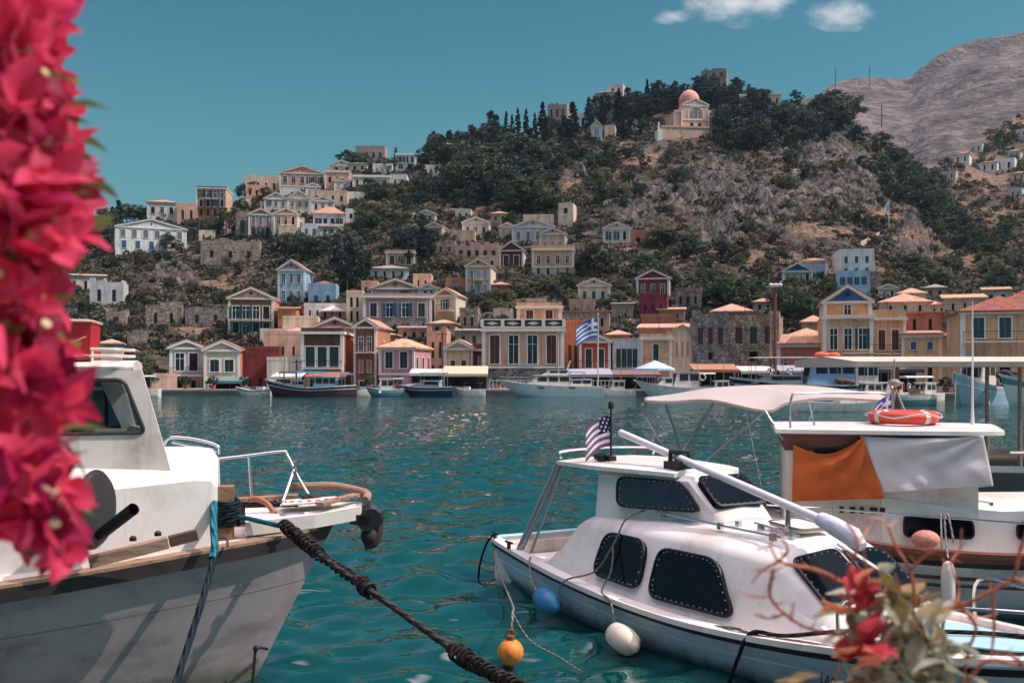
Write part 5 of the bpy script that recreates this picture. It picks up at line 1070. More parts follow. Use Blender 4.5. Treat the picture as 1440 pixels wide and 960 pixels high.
    for s in (-1, 1):
        P = [Vector(q_) + Vector((0, s * o_, 0)) for q_, o_ in ((ws(2.84, 1.69, s), 0), (ws(3.82, 1.71, s), .01), (ws(4.18, 1.42, s), .03), (ws(2.9, 1.35, s), .03))]
        pane(wh, P if s < 0 else P[::-1], .12, SMOKE2, out=.04)
    P = [(3.92, .34, 1.735), (3.92, -.34, 1.735), (4.28, -.34, 1.455), (4.28, .34, 1.455)]; pane(wh, P[::-1], .08, out=.06)
    r = MB(); r.loft([[(x, -y, z - .03), (x, -y, z + .02), (x, -y * .5, z + .05), (x, 0, z + .06), (x, y * .5, z + .05), (x, y, z + .02), (x, y, z - .03)] for x, y, z in ((1.55, .8, 1.76), (1.62, .82, 1.78), (2.5, .8, 1.79), (3.2, .68, 1.8), (3.6, .56, 1.8), (3.7, .48, 1.79))], cap=True); ro = r.build('roof', GEL, t, smooth=40)
    q = MB(); q.tube(smooth([(1.62, -.74, 1.83), (1.6, -.72, 1.92), (1.6, 0, 1.95), (1.6, .72, 1.92), (1.62, .74, 1.83)], 5), .022, 6); q.build('roof_rail', STEEL, ro, smooth=60)
    for s in (-1, 1):
        q = MB(); q.tube([(1.0, s * 1.03, .55), (1.62, s * .78, 1.77)], .055, 8); q.tube([(1.22, s * .98, .55), (1.7, s * .77, 1.74)], .02, 6); q.build('pillar', ALU, t, smooth=60)
    for y in (-.55, -.3, .45):
        q = MB(); q.tube([(2.9 if y < -.4 else 4.85, y, 1.385 if y > -.4 else 1.34), (5.5, y, 1.345)], .013, 6)
        for x in (3.6 if y < -.4 else 4.95, 4.6, 5.4): q.box(x - .03, x + .03, y - .025, y + .025, 1.3, 1.37)
        q.build('grab_rail', STEEL, t, smooth=60)
    q = MB(); q.prism(rpoly([(4.95, -.22, 1.375), (5.45, -.22, 1.35), (5.45, .22, 1.35), (4.95, .22, 1.375)], .08), (0, 0, .035)); hq = q.build('deck_hatch', GEL2, t)
    q = MB(); q.tube([p + Vector((0, 0, .036)) for p in rpoly([(4.95, -.22, 1.375), (5.45, -.22, 1.35), (5.45, .22, 1.35), (4.95, .22, 1.375)], .08)], .014, 5, closed=True); q.build('hatch_seal', mat('grey seal', (120, 112, 108), .8), hq)
    # folded mast
    q = MB(); q.tube([(2.35, -.3, 2.2), (3.5, -.29, 1.976), (5.95, -.26, 1.5)], .044, 12); ma = q.build('mast', mat('white mast', (216, 212, 214), .4, var=.06, scale=2), t, smooth=60)
    q = MB(); q.tube([(5.75, -.26, 1.54), (5.9, -.26, 1.5), (6.15, -.25, 1.42), (6.27, -.25, 1.35)], [.075, .09, .1, .05], 9); q.build('canvas_wrap', mat('grey canvas', (196, 196, 206), .9, var=.12, scale=7, bump=.6, bscale=14), ma, smooth=60)
    q = MB(); q.box(3.42, 3.66, -.42, -.16, 1.84, 1.93); q.tube([(3.5, -.38, 1.9), (3.5, -.38, 2.04), (3.6, -.2, 2.04), (3.6, -.2, 1.88)], .035, 6); q.build('mast_cradle', BLACK, t)
    q = MB(); q.tube([(5.3, -.26, 1.3), (5.3, -.26, 1.58)], .03, 6); q.build('mast_step', STEEL, t)
    q = MB(); q.tube([(5.72, .0, 1.28), (6.3, .74, .66)], .028, 6); q.build('windscreen_post', GEL, t)
    q = MB()
    for k_ in range(3): q.box(1.95 + .14 * k_, 2.05 + .14 * k_, -.45, -.35, 1.84, 1.9)
    q.lathe([(.06, 0), (.06, .07), (.03, .1)], (2.2, -.5, 1.84), 10); q.build('roof_fittings', BLACK, t)
    q = MB(); q.tube(smooth([(6.6, -.9, .62), (6.65, -.88, 1.0), (7.3, -.7, 1.06), (8.3, -.25, 1.15), (8.75, 0, 1.15), (8.3, .25, 1.15), (7.3, .7, 1.06), (6.65, .88, 1.0), (6.6, .9, .62)], 5), .017, 6)
    for x, y, z in ((7.5, .72, .68), (7.5, -.72, .68), (8.4, .2, .82)): q.tube([(x, y, z), (x, y * .93, z + .4)], .014, 6)
    q.build('bow_rail', STEEL, t, smooth=60)
    for x, y in ((.15, -.98), (.9, -1.15)):
        q = MB(); q.box(x - .02, x + .02, y - .02, y + .02, .56, .64); q.tube([(x - .1, y, .645), (x + .1, y, .645)], .016, 6); q.build('cleat', BLACK, t)
    q = MB(); q.tube(smooth([(1.98, .98, .62), (1.98, .95, .85), (2.02, .93, .98)], 4), .022, 6); q.build('horn_post', STEEL, t)
    text_mesh('lettering', 'LADI', .13, BLACK, t, Matrix.Translation((6.62, -1.03, .3)) @ Matrix.Rotation(R(-11), 4, 'Z') @ Matrix.Rotation(R(82), 4, 'X'), .002)
    # things on it
    T = lambda p: M4 @ Vector(p)
    q = MB(); q.lathe([(.015, -.26), (.05, -.24), (.06, -.21), (.12, -.16), (.14, -.05), (.14, .05), (.12, .16), (.06, .21), (.05, .24), (.015, .26)], (0, 0, 0), 16, axis='X')
    o = q.build('boat_fender', mat('blue fender', (42, 112, 160), .45, var=.15, scale=5), None, smooth=60); o.matrix_world = M4 @ Matrix.Translation((2.5, -1.47, .2)) @ Matrix.Rotation(R(12), 4, 'Y'); tag(o, 'blue fender hanging on the side of the cabin cruiser', 'fender')
    o = q.build('boat_fender', mat('cream fender', (206, 196, 176), .5, var=.15, scale=5), None, smooth=60); o.matrix_world = M4 @ Matrix.Translation((4.2, -1.53, .16)) @ Matrix.Rotation(R(10), 4, 'Y'); tag(o, 'cream white fender hanging under the second cabin window', 'fender')
    rg = ropem('weathered grey rope', (168, 156, 146), (110, 100, 92)); rd = ropem('dark wet rope', (52, 48, 48), (30, 28, 30))
    def rp(lab, pts, r=.011, m=rg, nm='fender_rope'): o = rope(nm, [T(p) for p in pts], r, m); tag(o, lab, 'rope'); return o
    rp('grey rope draped from the cabin roof rail down to the blue fender', [(3.3, -.55, 1.36), (3.28, -.86, 1.25), (3.3, -1.03, 1.0), (3.15, -1.2, .66), (2.8, -1.4, .5), (2.75, -1.48, .27)])
    rp('short grey rope tying the cream fender to the gunwale', [(3.3, -1.05, .95), (3.42, -1.16, .7), (3.47, -1.32, .5), (3.8, -1.42, .46), (4.0, -1.5, .24)])
    rp('pale rope looped over the gunwale beside the blue fender', [(1.6, -1.2, .56), (1.68, -1.26, .52), (1.9, -1.36, .34), (2.26, -1.46, .24)], .014)
    rp('dark rope hanging from the stern corner of the cruiser into the water', [(.12, -.98, .63), (.05, -1.06, .5), (-.05, -1.12, .2), (-.1, -1.13, -.1)], .016, rd, 'stern_rope')
    rp('frayed rope tied along the cruiser side deck near the bow', [(5.3, -1.2, .5), (5.6, -1.2, .55), (5.9, -1.16, .54), (6.3, -1.08, .58), (6.7, -.98, .6)], .016, rg, 'side_rope')
    rp('black mooring rope running over the bow of the cruiser', [(5.55, -1.27, -.05), (5.7, -1.26, .3), (5.82, -1.2, .56), (6.1, -1.05, .58), (6.5, -.6, .66), (7.3, .1, .74), (8.2, .3, .82)], .02, rd, 'bow_rope')
    p0 = T((.2, -1.02, .58)); bq = Vector((-.014, 10.25, .1))
    rp_ = rope('buoy_rope', [p0, p0 + Vector((.02, -.4, -.25)), Vector((.0, 11.6, .28)), bq + Vector((.02, .2, .35)), bq + Vector((0, 0, .13))], .012, rg); tag(rp_, 'pale rope from the cruiser stern down to the orange buoy', 'rope')
    rp_ = rope('buoy_rope', [bq + Vector((.02, .2, .35)), bq + Vector((.2, .0, .12)), bq + Vector((.5, -.25, .01)), bq + Vector((.7, -.5, -.06))], .009, rg); tag(rp_, 'thin rope trailing from the orange buoy under the water', 'rope')
    bu = thing('mooring_buoy', 'orange round buoy floating between the two near boats', 'buoy', bq)
    q = MB(); q.ball((0, 0, 0), .135, 12); q.build('float', mat('orange buoy', (214, 128, 44), .5, var=.2, scale=9, stain=(150, 84, 44)), bu, smooth=60)
    q = MB(); q.lathe([(.045, .11), (.045, .17), (.02, .18)], (0, 0, 0), 10); q.tube(smooth([(-.03, 0, .16), (-.03, 0, .22), (.03, 0, .22), (.03, 0, .16)], 5), .01, 6); q.build('eyelet', mat('brown cap', (120, 72, 40), .6), bu)
    flag('small striped flag with a starred dark corner on the cruiser roof', None, T((2.2, -.36, 2.42)), R(196), .34, .4, 'dots', staff=.56, tilt=.5)
    q = MB(); q.tube([T((2.22, -.36, 1.85)), T((2.22, -.36, 2.5))], .014, 6); q.lathe([(.03, 0), (.04, .05), (.03, .09)], T((2.22, -.36, 2.5)), 8); tag(q.build('stern_light', BLACK, None), 'slim black pole light beside the striped flag on the cruiser roof', 'light pole')
cruiser()
# ---- the wooden boat with the orange tarp
def cloth(nm, label, M4, P, m, nx=44, nz=34, amp=.035, seed=1, sag=.05):
    """P: corners TL, TR, BR, BL in boat space; hangs with folds radiating from the upper corners"""
    rs = random.Random(seed); TL, TR, BR, BL = [Vector(p) for p in P]; V = []; n = (TR - TL).cross(BL - TL).normalized()
    if n.y > 0: n = -n
    for j in range(nz + 1):
        for i in range(nx + 1):
            f, g = i / nx, j / nz; p = (TL.lerp(TR, f)).lerp(BL.lerp(BR, f), g)
            top = math.sin(math.pi * f) * sag * (1 - g) ** 2
            an = math.atan2(g + .02, 1.03 - f); rd = math.hypot(g, 1 - f); w = math.sin(an * 11 + seed) * (.9 - .5 * rd) + math.sin(7 * (f * .7 + g) + seed) * .45 + math.sin(23 * (f - g * .4)) * .12 + noise.noise(Vector((f * 3, g * 3, seed))) * .8
            env = (.25 + .75 * math.sin(math.pi * min(1, max(0, f)))) * (.35 + .65 * g)
            V.append(p + n * (w * amp * env + .03) + Vector((0, 0, -top)))
    b = MB(); b.add(V, [(j * (nx + 1) + i, j * (nx + 1) + i + 1, (j + 1) * (nx + 1) + i + 1, (j + 1) * (nx + 1) + i) for j in range(nz) for i in range(nx)])
    o = b.build(nm, m, None, smooth=90, fix=False); o.matrix_world = M4; sm = o.modifiers.new('thickness', 'SOLIDIFY'); sm.thickness = .006; tag(o, label, 'tarpaulin'); return o
def woodboat():
    rz = math.atan2(-.22, .97); M4 = frame_of(4.6, 13.3, rz); T = lambda p: M4 @ Vector(p)
    t = thing('wooden_boat', 'white and brown wooden boat with an orange tarp and a life ring on its wheelhouse', 'boat', (4.6, 13.3, 0), rz)
    st = csm([(-3.3, .06, 1.4), (-2.9, .6, 1.33), (-2.2, 1.0, 1.22), (-1.2, 1.25, 1.08), (0, 1.34, .9), (1, 1.34, .82), (2, 1.28, .82), (3, 1.0, .95), (3.8, .6, 1.15), (4.4, .1, 1.4)], 36)
    h = MB(); S = hull_secs(st, -.55, .5, fr=(0, .12, .2, .34, .4, .7, 1.0), fl=.8); rr = [1, 2, 0, 1, 0, 0, 0, 0]; h.loft(S, rowm=rr + rr[::-1]); h.build('hull', [HULLP, WOOD, DARKW], t, smooth=40)
    g = MB()
    for s in (-1, 1): g.loft([[(x, s * (b + .05), z - .03), (x, s * (b + .05), z + .03), (x, s * (b - .12), z + .03), (x, s * (b - .12), z - .03)] for x, b, z in st], cap=True)
    g.build('cap_rail', WOOD, t, smooth=50)
    d = MB(); d.loft([[(x, -b + .06, z - .09), (x, 0, z - .05), (x, b - .06, z - .09)] for x, b, z in st]); d.build('deck', GEL2, t)
    w = MB(); w.loft([[(x, -.9, .75), (x, -.86, 2.02), (x, .86, 2.02), (x, .9, .75)] for x in (-.95, 1.32)], closed=True, cap=True); wh = w.build('wheelhouse', GEL2, t)
    w = MB(); w.loft([[(x, -.868, 1.98), (x, -.862, 2.2), (x, .862, 2.2), (x, .868, 1.98)] for x in (-.96, 1.33)], closed=True, cap=True); w.build('wheelhouse_band', WOOD, wh)
    P = [(-.6, -.875, 2.0), (.1, -.875, 2.0), (.1, -.893, 1.55), (-.6, -.893, 1.55)]; pane(wh, P, .06, rivets=False, out=.02)
    P = [(.5, -.875, 2.0), (1.15, -.875, 2.0), (1.15, -.893, 1.6), (.5, -.893, 1.6)]; pane(wh, P, .06, rivets=False, out=.02)
    r = MB(); r.loft([[(x, -y, 2.2), (x, -y, 2.25), (x, -y * .5, 2.285), (x, 0, 2.3), (x, y * .5, 2.285), (x, y, 2.25), (x, y, 2.2)] for x, y in ((-1.08, .9), (-1.0, .98), (0, 1.0), (1.3, .96), (1.6, .8), (1.66, .7))], cap=True); ro = r.build('roof', GEL, t, smooth=40)
    q = MB(); q.loft([[(x, -y, .72), (x, -y + .03, z), (x, -y + .12, z + .04), (x, 0, z + .08), (x, y - .12, z + .04), (x, y - .03, z), (x, y, .72)] for x, y, z in ((.2, .92, 1.42), (1.0, .92, 1.32), (1.6, .9, 1.28), (2.4, .8, 1.32), (3.2, .55, 1.36), (3.3, .5, 1.2))], cap=True); tr = q.build('trunk_cabin', GEL, t, smooth=35)
    P = [(.46, -.905, 1.2), (1.24, -.905, 1.18), (1.26, -.915, .95), (.46, -.915, .95)]; pane(tr, P, .08, rivets=False, out=.025)
    P = [(1.75, -.875, 1.16), (2.2, -.82, 1.16), (2.2, -.83, .95), (1.75, -.885, .95)]; pane(tr, P, .08, rivets=False, out=.025)
    q = MB(); q.tube([(.36, -.72, 1.52), (1.5, -.72, 1.36)], .014, 6); q.box(.34, .38, -.74, -.7, 1.4, 1.53); q.box(1.48, 1.52, -.74, -.7, 1.26, 1.37); q.build('grab_rail', STEEL, tr)
    q = MB(); q.tube(smooth([(-1.4, -1.2, 1.32), (-.5, -1.22, 1.3), (.9, -1.26, 1.24), (2.2, -1.2, 1.22), (3.6, -.7, 1.5)], 5), .014, 6)
    for x, y, z0 in ((-1.4, -1.22, 1.1), (-.42, -1.28, .98), (.82, -1.33, .86), (2.2, -1.25, .85), (3.4, -.85, 1.0)): q.tube([(x, y, z0), (x, y + .05, 1.3)], .013, 6)
    q.build('side_rail', STEEL, t, smooth=60)
    q = MB(); q.tube([(.0, -1.36, .5), (.8, -1.36, .45), (2.2, -1.3, .44)], .02, 6); q.build('rub_strip', DARKW, t)
    q = MB()                                                # name marks under the orange tarp
    for i, w_ in enumerate((.05, .07, .05, .09, .06)): q.box(-.3 + .12 * i, -.3 + .12 * i + w_, -.906, -.9, 1.21, 1.29)
    q.build('name_marks', BLACK, wh)
    # stern sun canopy on bent tubes
    near = [(906, 563, 14.3), (945, 564, 14.1), (1000, 562, 13.9), (1076, 577, 13.5), (1106, 566, 13.6), (1160, 559, 13.8), (1215, 561, 14.2), (1246, 563, 14.4)]
    ridge = [(908, 559, 15.0), (945, 555, 15.0), (1000, 546, 15.0), (1070, 542, 15.0), (1115, 542, 15.1), (1160, 545, 15.2), (1215, 552, 15.3), (1244, 557, 15.3)]
    back = [(915, 563, 16.2), (950, 560, 16.2), (1010, 552, 16.2), (1070, 548, 16.2), (1115, 548, 16.2), (1160, 551, 16.2), (1215, 556, 16.2), (1238, 559, 16.2)]
    def res(tab): return smooth([pxl(M4, *p) for p in tab], 4)
    A, B, C = res(near), res(ridge), res(back); rows_ = []
    for a, b, c in zip(A, B, C):
        s = [Vector(a) + Vector((0, .01, -.03)), Vector(a)]
        for k_ in range(1, 6): f = k_ / 6; s.append(a.lerp(b, f) + Vector((0, 0, .012 * math.sin(math.pi * f))))
        s.append(b)
        for k_ in range(1, 5): s.append(b.lerp(c, k_ / 4))
        rows_.append(s)
    q = MB(); q.loft(rows_); o = q.build('sun_canopy', mat('cream canvas', (194, 184, 178), .85, var=.05, scale=2, bump=.15, bscale=4, transl=.25), t, smooth=60, fix=False); o.modifiers.new('thickness', 'SOLIDIFY').thickness = .01
    L_ = lambda u, v, d: pxl(M4, u, v, d)
    for pts in ([(905, 568, 14.3), (903, 575, 14.3), (922, 610, 14.3), (945, 645, 14.2), (960, 690, 14.1)], [(1010, 556, 14.4), (975, 612, 14.3), (945, 655, 14.2), (935, 690, 14.1)], [(933, 562, 15.8), (950, 610, 15.5), (962, 670, 15.2)], [(1075, 578, 13.6), (1030, 617, 13.8), (985, 655, 14.0), (960, 690, 14.1)], [(1076, 578, 13.5), (1095, 608, 13.3), (1116, 640, 13.1), (1120, 660, 13.0)]):
        q = MB(); q.tube(smooth([L_(*p) for p in pts], 4), .019, 6); q.build('canopy_tube', ALU, t, smooth=60)
    q = MB(); q.tube(smooth([L_(1112, 620, 12.7), L_(1111, 575, 12.7), L_(1114, 557, 12.7), L_(1122, 553, 12.7), L_(1180, 552, 12.9), L_(1244, 553, 13.2), L_(1248, 560, 13.3)], 4), .017, 6); q.tube([L_(1146, 568, 13.9), L_(1136, 592, 13.9)], .015, 6); q.tube([L_(1137, 566, 13.0), L_(1146, 600, 12.9)], .015, 6); q.build('roof_frame', ALU, t, smooth=60)
    q = MB(); q.tube([L_(1048, 575, 13.7), L_(1072, 690, 13.4)], .006, 5); tag(q.build('halyard', ropem('white cord', (206, 204, 206), (160, 158, 160)), None, fix=False), 'thin white cord hanging from the canopy in front of the water', 'cord').matrix_world = M4
    q = MB(); q.tube(smooth([L_(1017, 690, 15.0), L_(1020, 662, 15.0), L_(1025, 655, 15.0), L_(1030, 662, 15.0), L_(1031, 690, 15.0)], 4), .014, 6); q.build('boarding_hoop', STEEL, t, smooth=60)
    # roof: life ring, radar-like mast frame, antenna
    lr = thing('life_ring', 'orange red life ring lying on the wheelhouse roof of the wooden boat', 'life ring', T((.57, -.12, 2.385)), rz)
    ring = [(.36 * math.cos(a), .36 * math.sin(a), 0) for a in np.linspace(0, 2 * math.pi, 32, endpoint=False)]
    q = MB(); q.tube(ring, .085, 10, closed=True); q.build('ring', mat('orange red foam', (212, 62, 44), .5, var=.12, scale=5, stain=(190, 84, 50)), lr, smooth=60)
    for k_ in range(4):
        a = k_ * math.pi / 2 + .6; q = MB(); q.tube([(.36 * math.cos(a + e), .36 * math.sin(a + e), 0) for e in (-.1, 0, .1)], .089, 10, cap=False); q.build('band', mat('pale band', (214, 196, 184), .6), lr, smooth=60)
    q = MB(); q.tube(smooth([(.47 * math.cos(a), .47 * math.sin(a), .03 + .03 * math.sin(4 * a)) for a in np.linspace(0, 2 * math.pi, 17)], 3), .01, 5); q.build('grab_line', ropem('white cord', (206, 204, 206), (160, 158, 160)), lr, smooth=80, fix=False)
    q = MB(); a0 = (.55, .5, 2.26)
    for dx, dy in ((-.18, -.15), (.18, -.15), (0, .2)): q.tube([(.55 + dx, .5 + dy, 2.27), (.55, .5, 2.78)], .016, 6)
    q.ball((.55, .5, 2.82), .085, 6, sq=(1, 1, .7)); q.tube([(.55, .5, 2.8), (.55, .5, 3.15)], .012, 6); q.build('roof_mast', mat('mast fittings', (150, 136, 130), .6, var=.2), t, smooth=50)
    flag('small blue and white striped flag behind the life ring', None, T((.5, .42, 2.66)), rz + R(205), .3, .34, 'cross', staff=.4, tilt=.7)
    q = MB(); q.tube([(1.42, -.1, 2.25), (1.42, -.1, 2.5), (1.42, -.1, 3.9)], [.03, .016, .006], 6); q.build('whip_antenna', GEL, t)
    # tarps
    OR = mat('orange tarpaulin', (206, 98, 40), .7, var=.1, scale=2, stain=(176, 76, 34), transl=.2); WH = mat('white tarpaulin', (216, 208, 210), .7, var=.06, scale=2, transl=.2)
    cloth('tarp', 'orange tarp hung over the wheelhouse side of the wooden boat', M4, [(-.86, -.94, 2.06), (-.03, -.96, 2.16), (.22, -1.0, 1.42), (-.88, -1.0, 1.35)], OR, seed=2, amp=.085, sag=.16)
    cloth('tarp', 'white tarp tied over the wheelhouse windows beside the orange one', M4, [(-.06, -.92, 2.18), (1.36, -.92, 2.2), (1.46, -.98, 1.6), (.2, -.98, 1.48)], WH, seed=5, amp=.07, sag=.03)
    # gear on the deck edge
    q = MB(); q.ball((0, 0, 0), .15, 10, sq=(1.15, .8, .8)); o = q.build('fishing_float', mat('pink float', (206, 140, 128), .7, var=.2, scale=9, bump=.4, bscale=24), None, smooth=60); o.location = T((.68, -1.08, .94)); tag(o, 'pink fishing float on the side deck of the wooden boat', 'float')
    q = MB(); q.lathe([(.02, -.34), (.055, -.31), (.08, -.22), (.08, .22), (.055, .31), (.02, .34)], (0, 0, 0), 12); o = q.build('boat_fender', mat('white fender', (206, 196, 190), .5, var=.12), None, smooth=60); o.location = T((.86, -1.47, .42)); tag(o, 'long white fender hanging upright on the wooden boat', 'fender')
    tag(rope('fender_rope', [T((.86, -1.47, .8)), T((.86, -1.36, .96)), T((.86, -1.28, 1.25)), T((.9, -1.27, 1.26)), T((.95, -1.34, .95))], .012, ropem('white cord', (206, 204, 206), (160, 158, 160))), 'white cord looped over the side rail above the upright fender', 'rope')
woodboat()
# ---- the fishing boat on the left
def leftboat():
    rz = R(15); M4 = frame_of(-2.47, 9.8, rz); T = lambda p: M4 @ Vector(p)
    t = thing('fishing_boat', 'white fishing boat with dark strake, wheelhouse and bow platform at the left', 'boat', (-2.47, 9.8, 0), rz)
    st = csm([(-6.4, .9, 1.28), (-5.5, 1.25, 1.2), (-4, 1.45, 1.18), (-2.6, 1.38, 1.22), (-1.6, 1.14, 1.28), (-.8, .84, 1.34), (0, .5, 1.4), (.4, .28, 1.44), (.7, .04, 1.46)], 44)
    h = MB(); S = hull_secs(st, -.6, .74, fr=(0, .02, .1, .28, .36, .37, .7, 1.0), fl=.66); rr = [1, 1, 0, 0, 2, 0, 0, 0, 0]; h.loft(S, rowm=rr + rr[::-1]); h.f.append(list(range(len(S[0])))); h.m.append(0)
    hp = mat('white hull enamel', (150, 142, 144), .5, var=.12, scale=1.1, stain=(112, 104, 104), spec=.3, stretch=(1, 1, 2.5)); grime(hp, amt=.55, k=5); seam = mat('hull seam', (112, 106, 108), .6, var=.1)
    h.build('hull', [hp, DARKW, seam], t, smooth=40)
    q = MB(); q.loft([[(x, -b - .045, z - .125), (x, -b - .05, z - .01), (x, -b + .02, z - .01), (x, -b + .02, z - .125)] for x, b, z in st if x < .55], cap=True); q.loft([[(x, b + .045, z - .125), (x, b + .05, z - .01), (x, b - .02, z - .01), (x, b - .02, z - .125)] for x, b, z in st if x < .55], cap=True); q.build('rubbing_strake', DARKW, t)
    q = MB()
    for s in (-1, 1): q.loft([[(x, s * (b + .05), z - .008), (x, s * (b + .05), z + .02), (x, s * max(.01, b - .14), z + .022), (x, s * max(.01, b - .14), z - .02)] for x, b, z in st if x < .6], cap=True)
    q.build('covering_board', OLDW, t)
    d = MB(); d.loft([[(x, -max(.005, b - .13), z + .012), (x, 0, z + .04), (x, max(.005, b - .13), z + .012)] for x, b, z in st]); d.build('deck', mat('cream deck paint', (214, 202, 192), .6, var=.15, scale=3, stain=(170, 150, 136)), t)
    # raised bulwark on the far bow quarter + platform
    fb = [p for p in st if -1.5 < p[0] < .45]; rows_ = []
    for x, b, z in fb: rows_.append([(x, b - .02, z), (x, b + .06, z + .24), (x, b - .0, z + .25), (x, b - .08, z + .02)])
    q = MB(); q.loft(rows_, closed=True, cap=True); q.build('bulwark', DARKW, t)
    q = MB(); q.loft([[(x, b - .06, z + .252), (x, b + .1, z + .252), (x, b + .1, z + .29), (x, b - .06, z + .29)] for x, b, z in fb], closed=True, cap=True); q.build('bulwark_cap', OLDW, t)
    q = MB(); q.prism([(-.15, -.36, 1.43), (.5, -.3, 1.47), (.95, -.2, 1.52), (1.02, 0, 1.53), (.95, .2, 1.52), (.5, .42, 1.48), (-.15, .5, 1.45)], (0, 0, .13)); pf = q.build('bow_platform', mat('platform paint', (222, 214, 206), .5, var=.12, scale=3), t)
    q = MB(); q.tube(smooth([(.3, .5, 1.78), (.7, .42, 1.79), (.93, .26, 1.76), (1.04, .02, 1.74), (1.0, -.16, 1.7)], 5), .045, 7); q.build('platform_rim', OLDW, pf, smooth=60)
    q = MB(); q.prism(rpoly([(.2, -.12, 1.67), (.75, -.1, 1.7), (.75, .2, 1.7), (.2, .26, 1.67)], .05), (0, 0, .012)); q.build('hatch', GEL2, pf)
    q = MB(); q.bar((.55, -.22, 1.69), (.95, .1, 1.73), .12, .03); q.build('plank', OLDW, pf)
    q = MB(); q.lathe([(.1, -.07), (.13, -.05), (.09, 0), (.13, .05), (.1, .07)], (1.06, -.1, 1.52), 12, axis='Y'); q.lathe([(.1, -.21), (.1, -.19)], (1.02, 0, 1.5), 14, axis='Y'); q.lathe([(.1, 0), (.1, .02)], (1.02, 0, 1.5), 14, axis='Y'); q.bar((.85, -.2, 1.53), (1.05, -.2, 1.5), .02, .1); q.bar((.85, .01, 1.53), (1.05, .01, 1.5), .02, .1); q.build('anchor_roller', BLACK, pf)
    q = MB(); q.tube(smooth([(1.04, -.1, 1.6), (1.14, -.12, 1.45), (1.1, -.14, 1.28), (1.0, -.12, 1.25)], 5), .045, 7); q.ball((1.05, -.12, 1.34), .09, 6); q.build('anchor', mat('rusty black iron', (52, 42, 42), .8, var=.3, scale=9), pf, smooth=60)
    # chain
    def chain(pts, par):
        P = smooth(pts, 10); q = MB(); acc = 0; k = 0
        for a, b in zip(P, P[1:]):
            acc += (b - a).length
            if acc > .035:
                acc = 0; dr = (b - a).normalized(); sd = dr.cross(Vector((0, 0, 1))).normalized(); up = sd.cross(dr); w = sd if k % 2 else up; k += 1
                q.tube([a + dr * .028 * math.cos(e) + w * .016 * math.sin(e) for e in np.linspace(0, 2 * math.pi, 8, endpoint=False)], .006, 4, closed=True)
        o = q.build('anchor_chain', mat('iron chain', (96, 88, 86), .5, metal=.6, var=.3, scale=20), par, smooth=60, fix=False); return o
    chain([(-.05, .15, 1.72), (.3, .02, 1.68), (.7, -.1, 1.71), (.95, -.12, 1.72), (1.08, -.12, 1.6)], t)
    chain([(1.02, .16, 1.74), (1.1, .06, 1.62), (1.13, -.02, 1.5), (1.1, -.04, 1.38)], t)
    # foredeck house
    def ts(x, yn, yf, z, c): return [(x, -yn, 1.1), (x, -yn + .03, z - .07), (x, -yn + .1, z), (x, -yn * .4, z + c), (x, 0, z + c * 1.25), (x, yf * .5, z + c), (x, yf - .1, z), (x, yf - .02, z - .07), (x, yf, 1.1)]
    q = MB(); q.loft([ts(x, a, b, z, c) for x, a, b, z, c in ((-5.5, .95, .9, 1.96, .24), (-2.0, .84, .84, 2.0, .24), (-1.2, .74, .74, 2.02, .2), (-.6, .6, .6, 2.06, .16), (-.46, .58, .56, 2.05, .15), (-.4, .55, .53, 1.98, .13))], cap=True); q.build('foredeck_house', GEL, t, smooth=32)
    # wheelhouse with glazed sides
    yw, x0, xt, xb, zb, zt = .5, -4.6, -1.06, -.8, 2.05, 3.0
    wl = [-4.3, -2.35, -2.2, -1.2]                       # window edges along the side
    def fx(z): return xb + (xt - xb) * (z - zb) / (zt - zb)
    q = MB()
    for s in (-1, 1):
        y0, y1 = (s * yw, s * (yw - .06)); bk = -.3 if s > 0 else 0
        def panel(P): q.prism([(x + (bk if x > -1.4 else 0), y0, z) for x, z in P], (0, y1 - y0, 0))
        panel([(x0, zb), (fx(zb), zb), (fx(2.42), 2.42), (x0, 2.42)]); panel([(x0, 2.92), (fx(2.92), 2.92), (fx(zt), zt), (x0, zt)])
        panel([(-1.12 - .13, 2.92), (-1.0 - .03, 2.42), (fx(2.42), 2.42), (fx(2.92), 2.92)]); panel([(-2.42, 2.42), (-2.36, 2.42), (-2.36, 2.92), (-2.42, 2.92)]); panel([(x0, 2.42), (-4.3, 2.42), (-4.3, 2.92), (x0, 2.92)])
    for za, zc in ((zb, 2.45), (2.93, zt)): q.prism([(fx(za), -yw + .06, za), (fx(za) - .3, yw - .06, za), (fx(zc) - .3, yw - .06, zc), (fx(zc), -yw + .06, zc)], (-.05, 0, 0))
    q.prism([(fx(2.45) - .14, -.04, 2.45), (fx(2.45) - .16, .04, 2.45), (fx(2.93) - .16, .04, 2.93), (fx(2.93) - .14, -.04, 2.93)], (-.05, 0, 0)); q.box(x0, x0 + .05, -yw + .06, yw - .06, zb, zt)
    wh = q.build('wheelhouse', GEL2, t)
    q = MB(); q.loft([[(x, -y, zt), (x, -y - .04, zt + .03), (x, -y + .04, zt + .065), (x, 0, zt + .09), (x, y - .04, zt + .065), (x, y + .04, zt + .03), (x, y, zt)] for x, y in ((x0 - .1, .52), (-1.5, .52), (-1.26, .48), (-1.14, .4))], cap=True); ro = q.build('roof', GEL2, t, smooth=40)
    gl = bpy.data.materials.new('wheelhouse glass'); gl.use_nodes = True; N = gl.node_tree.nodes; K = gl.node_tree.links.new
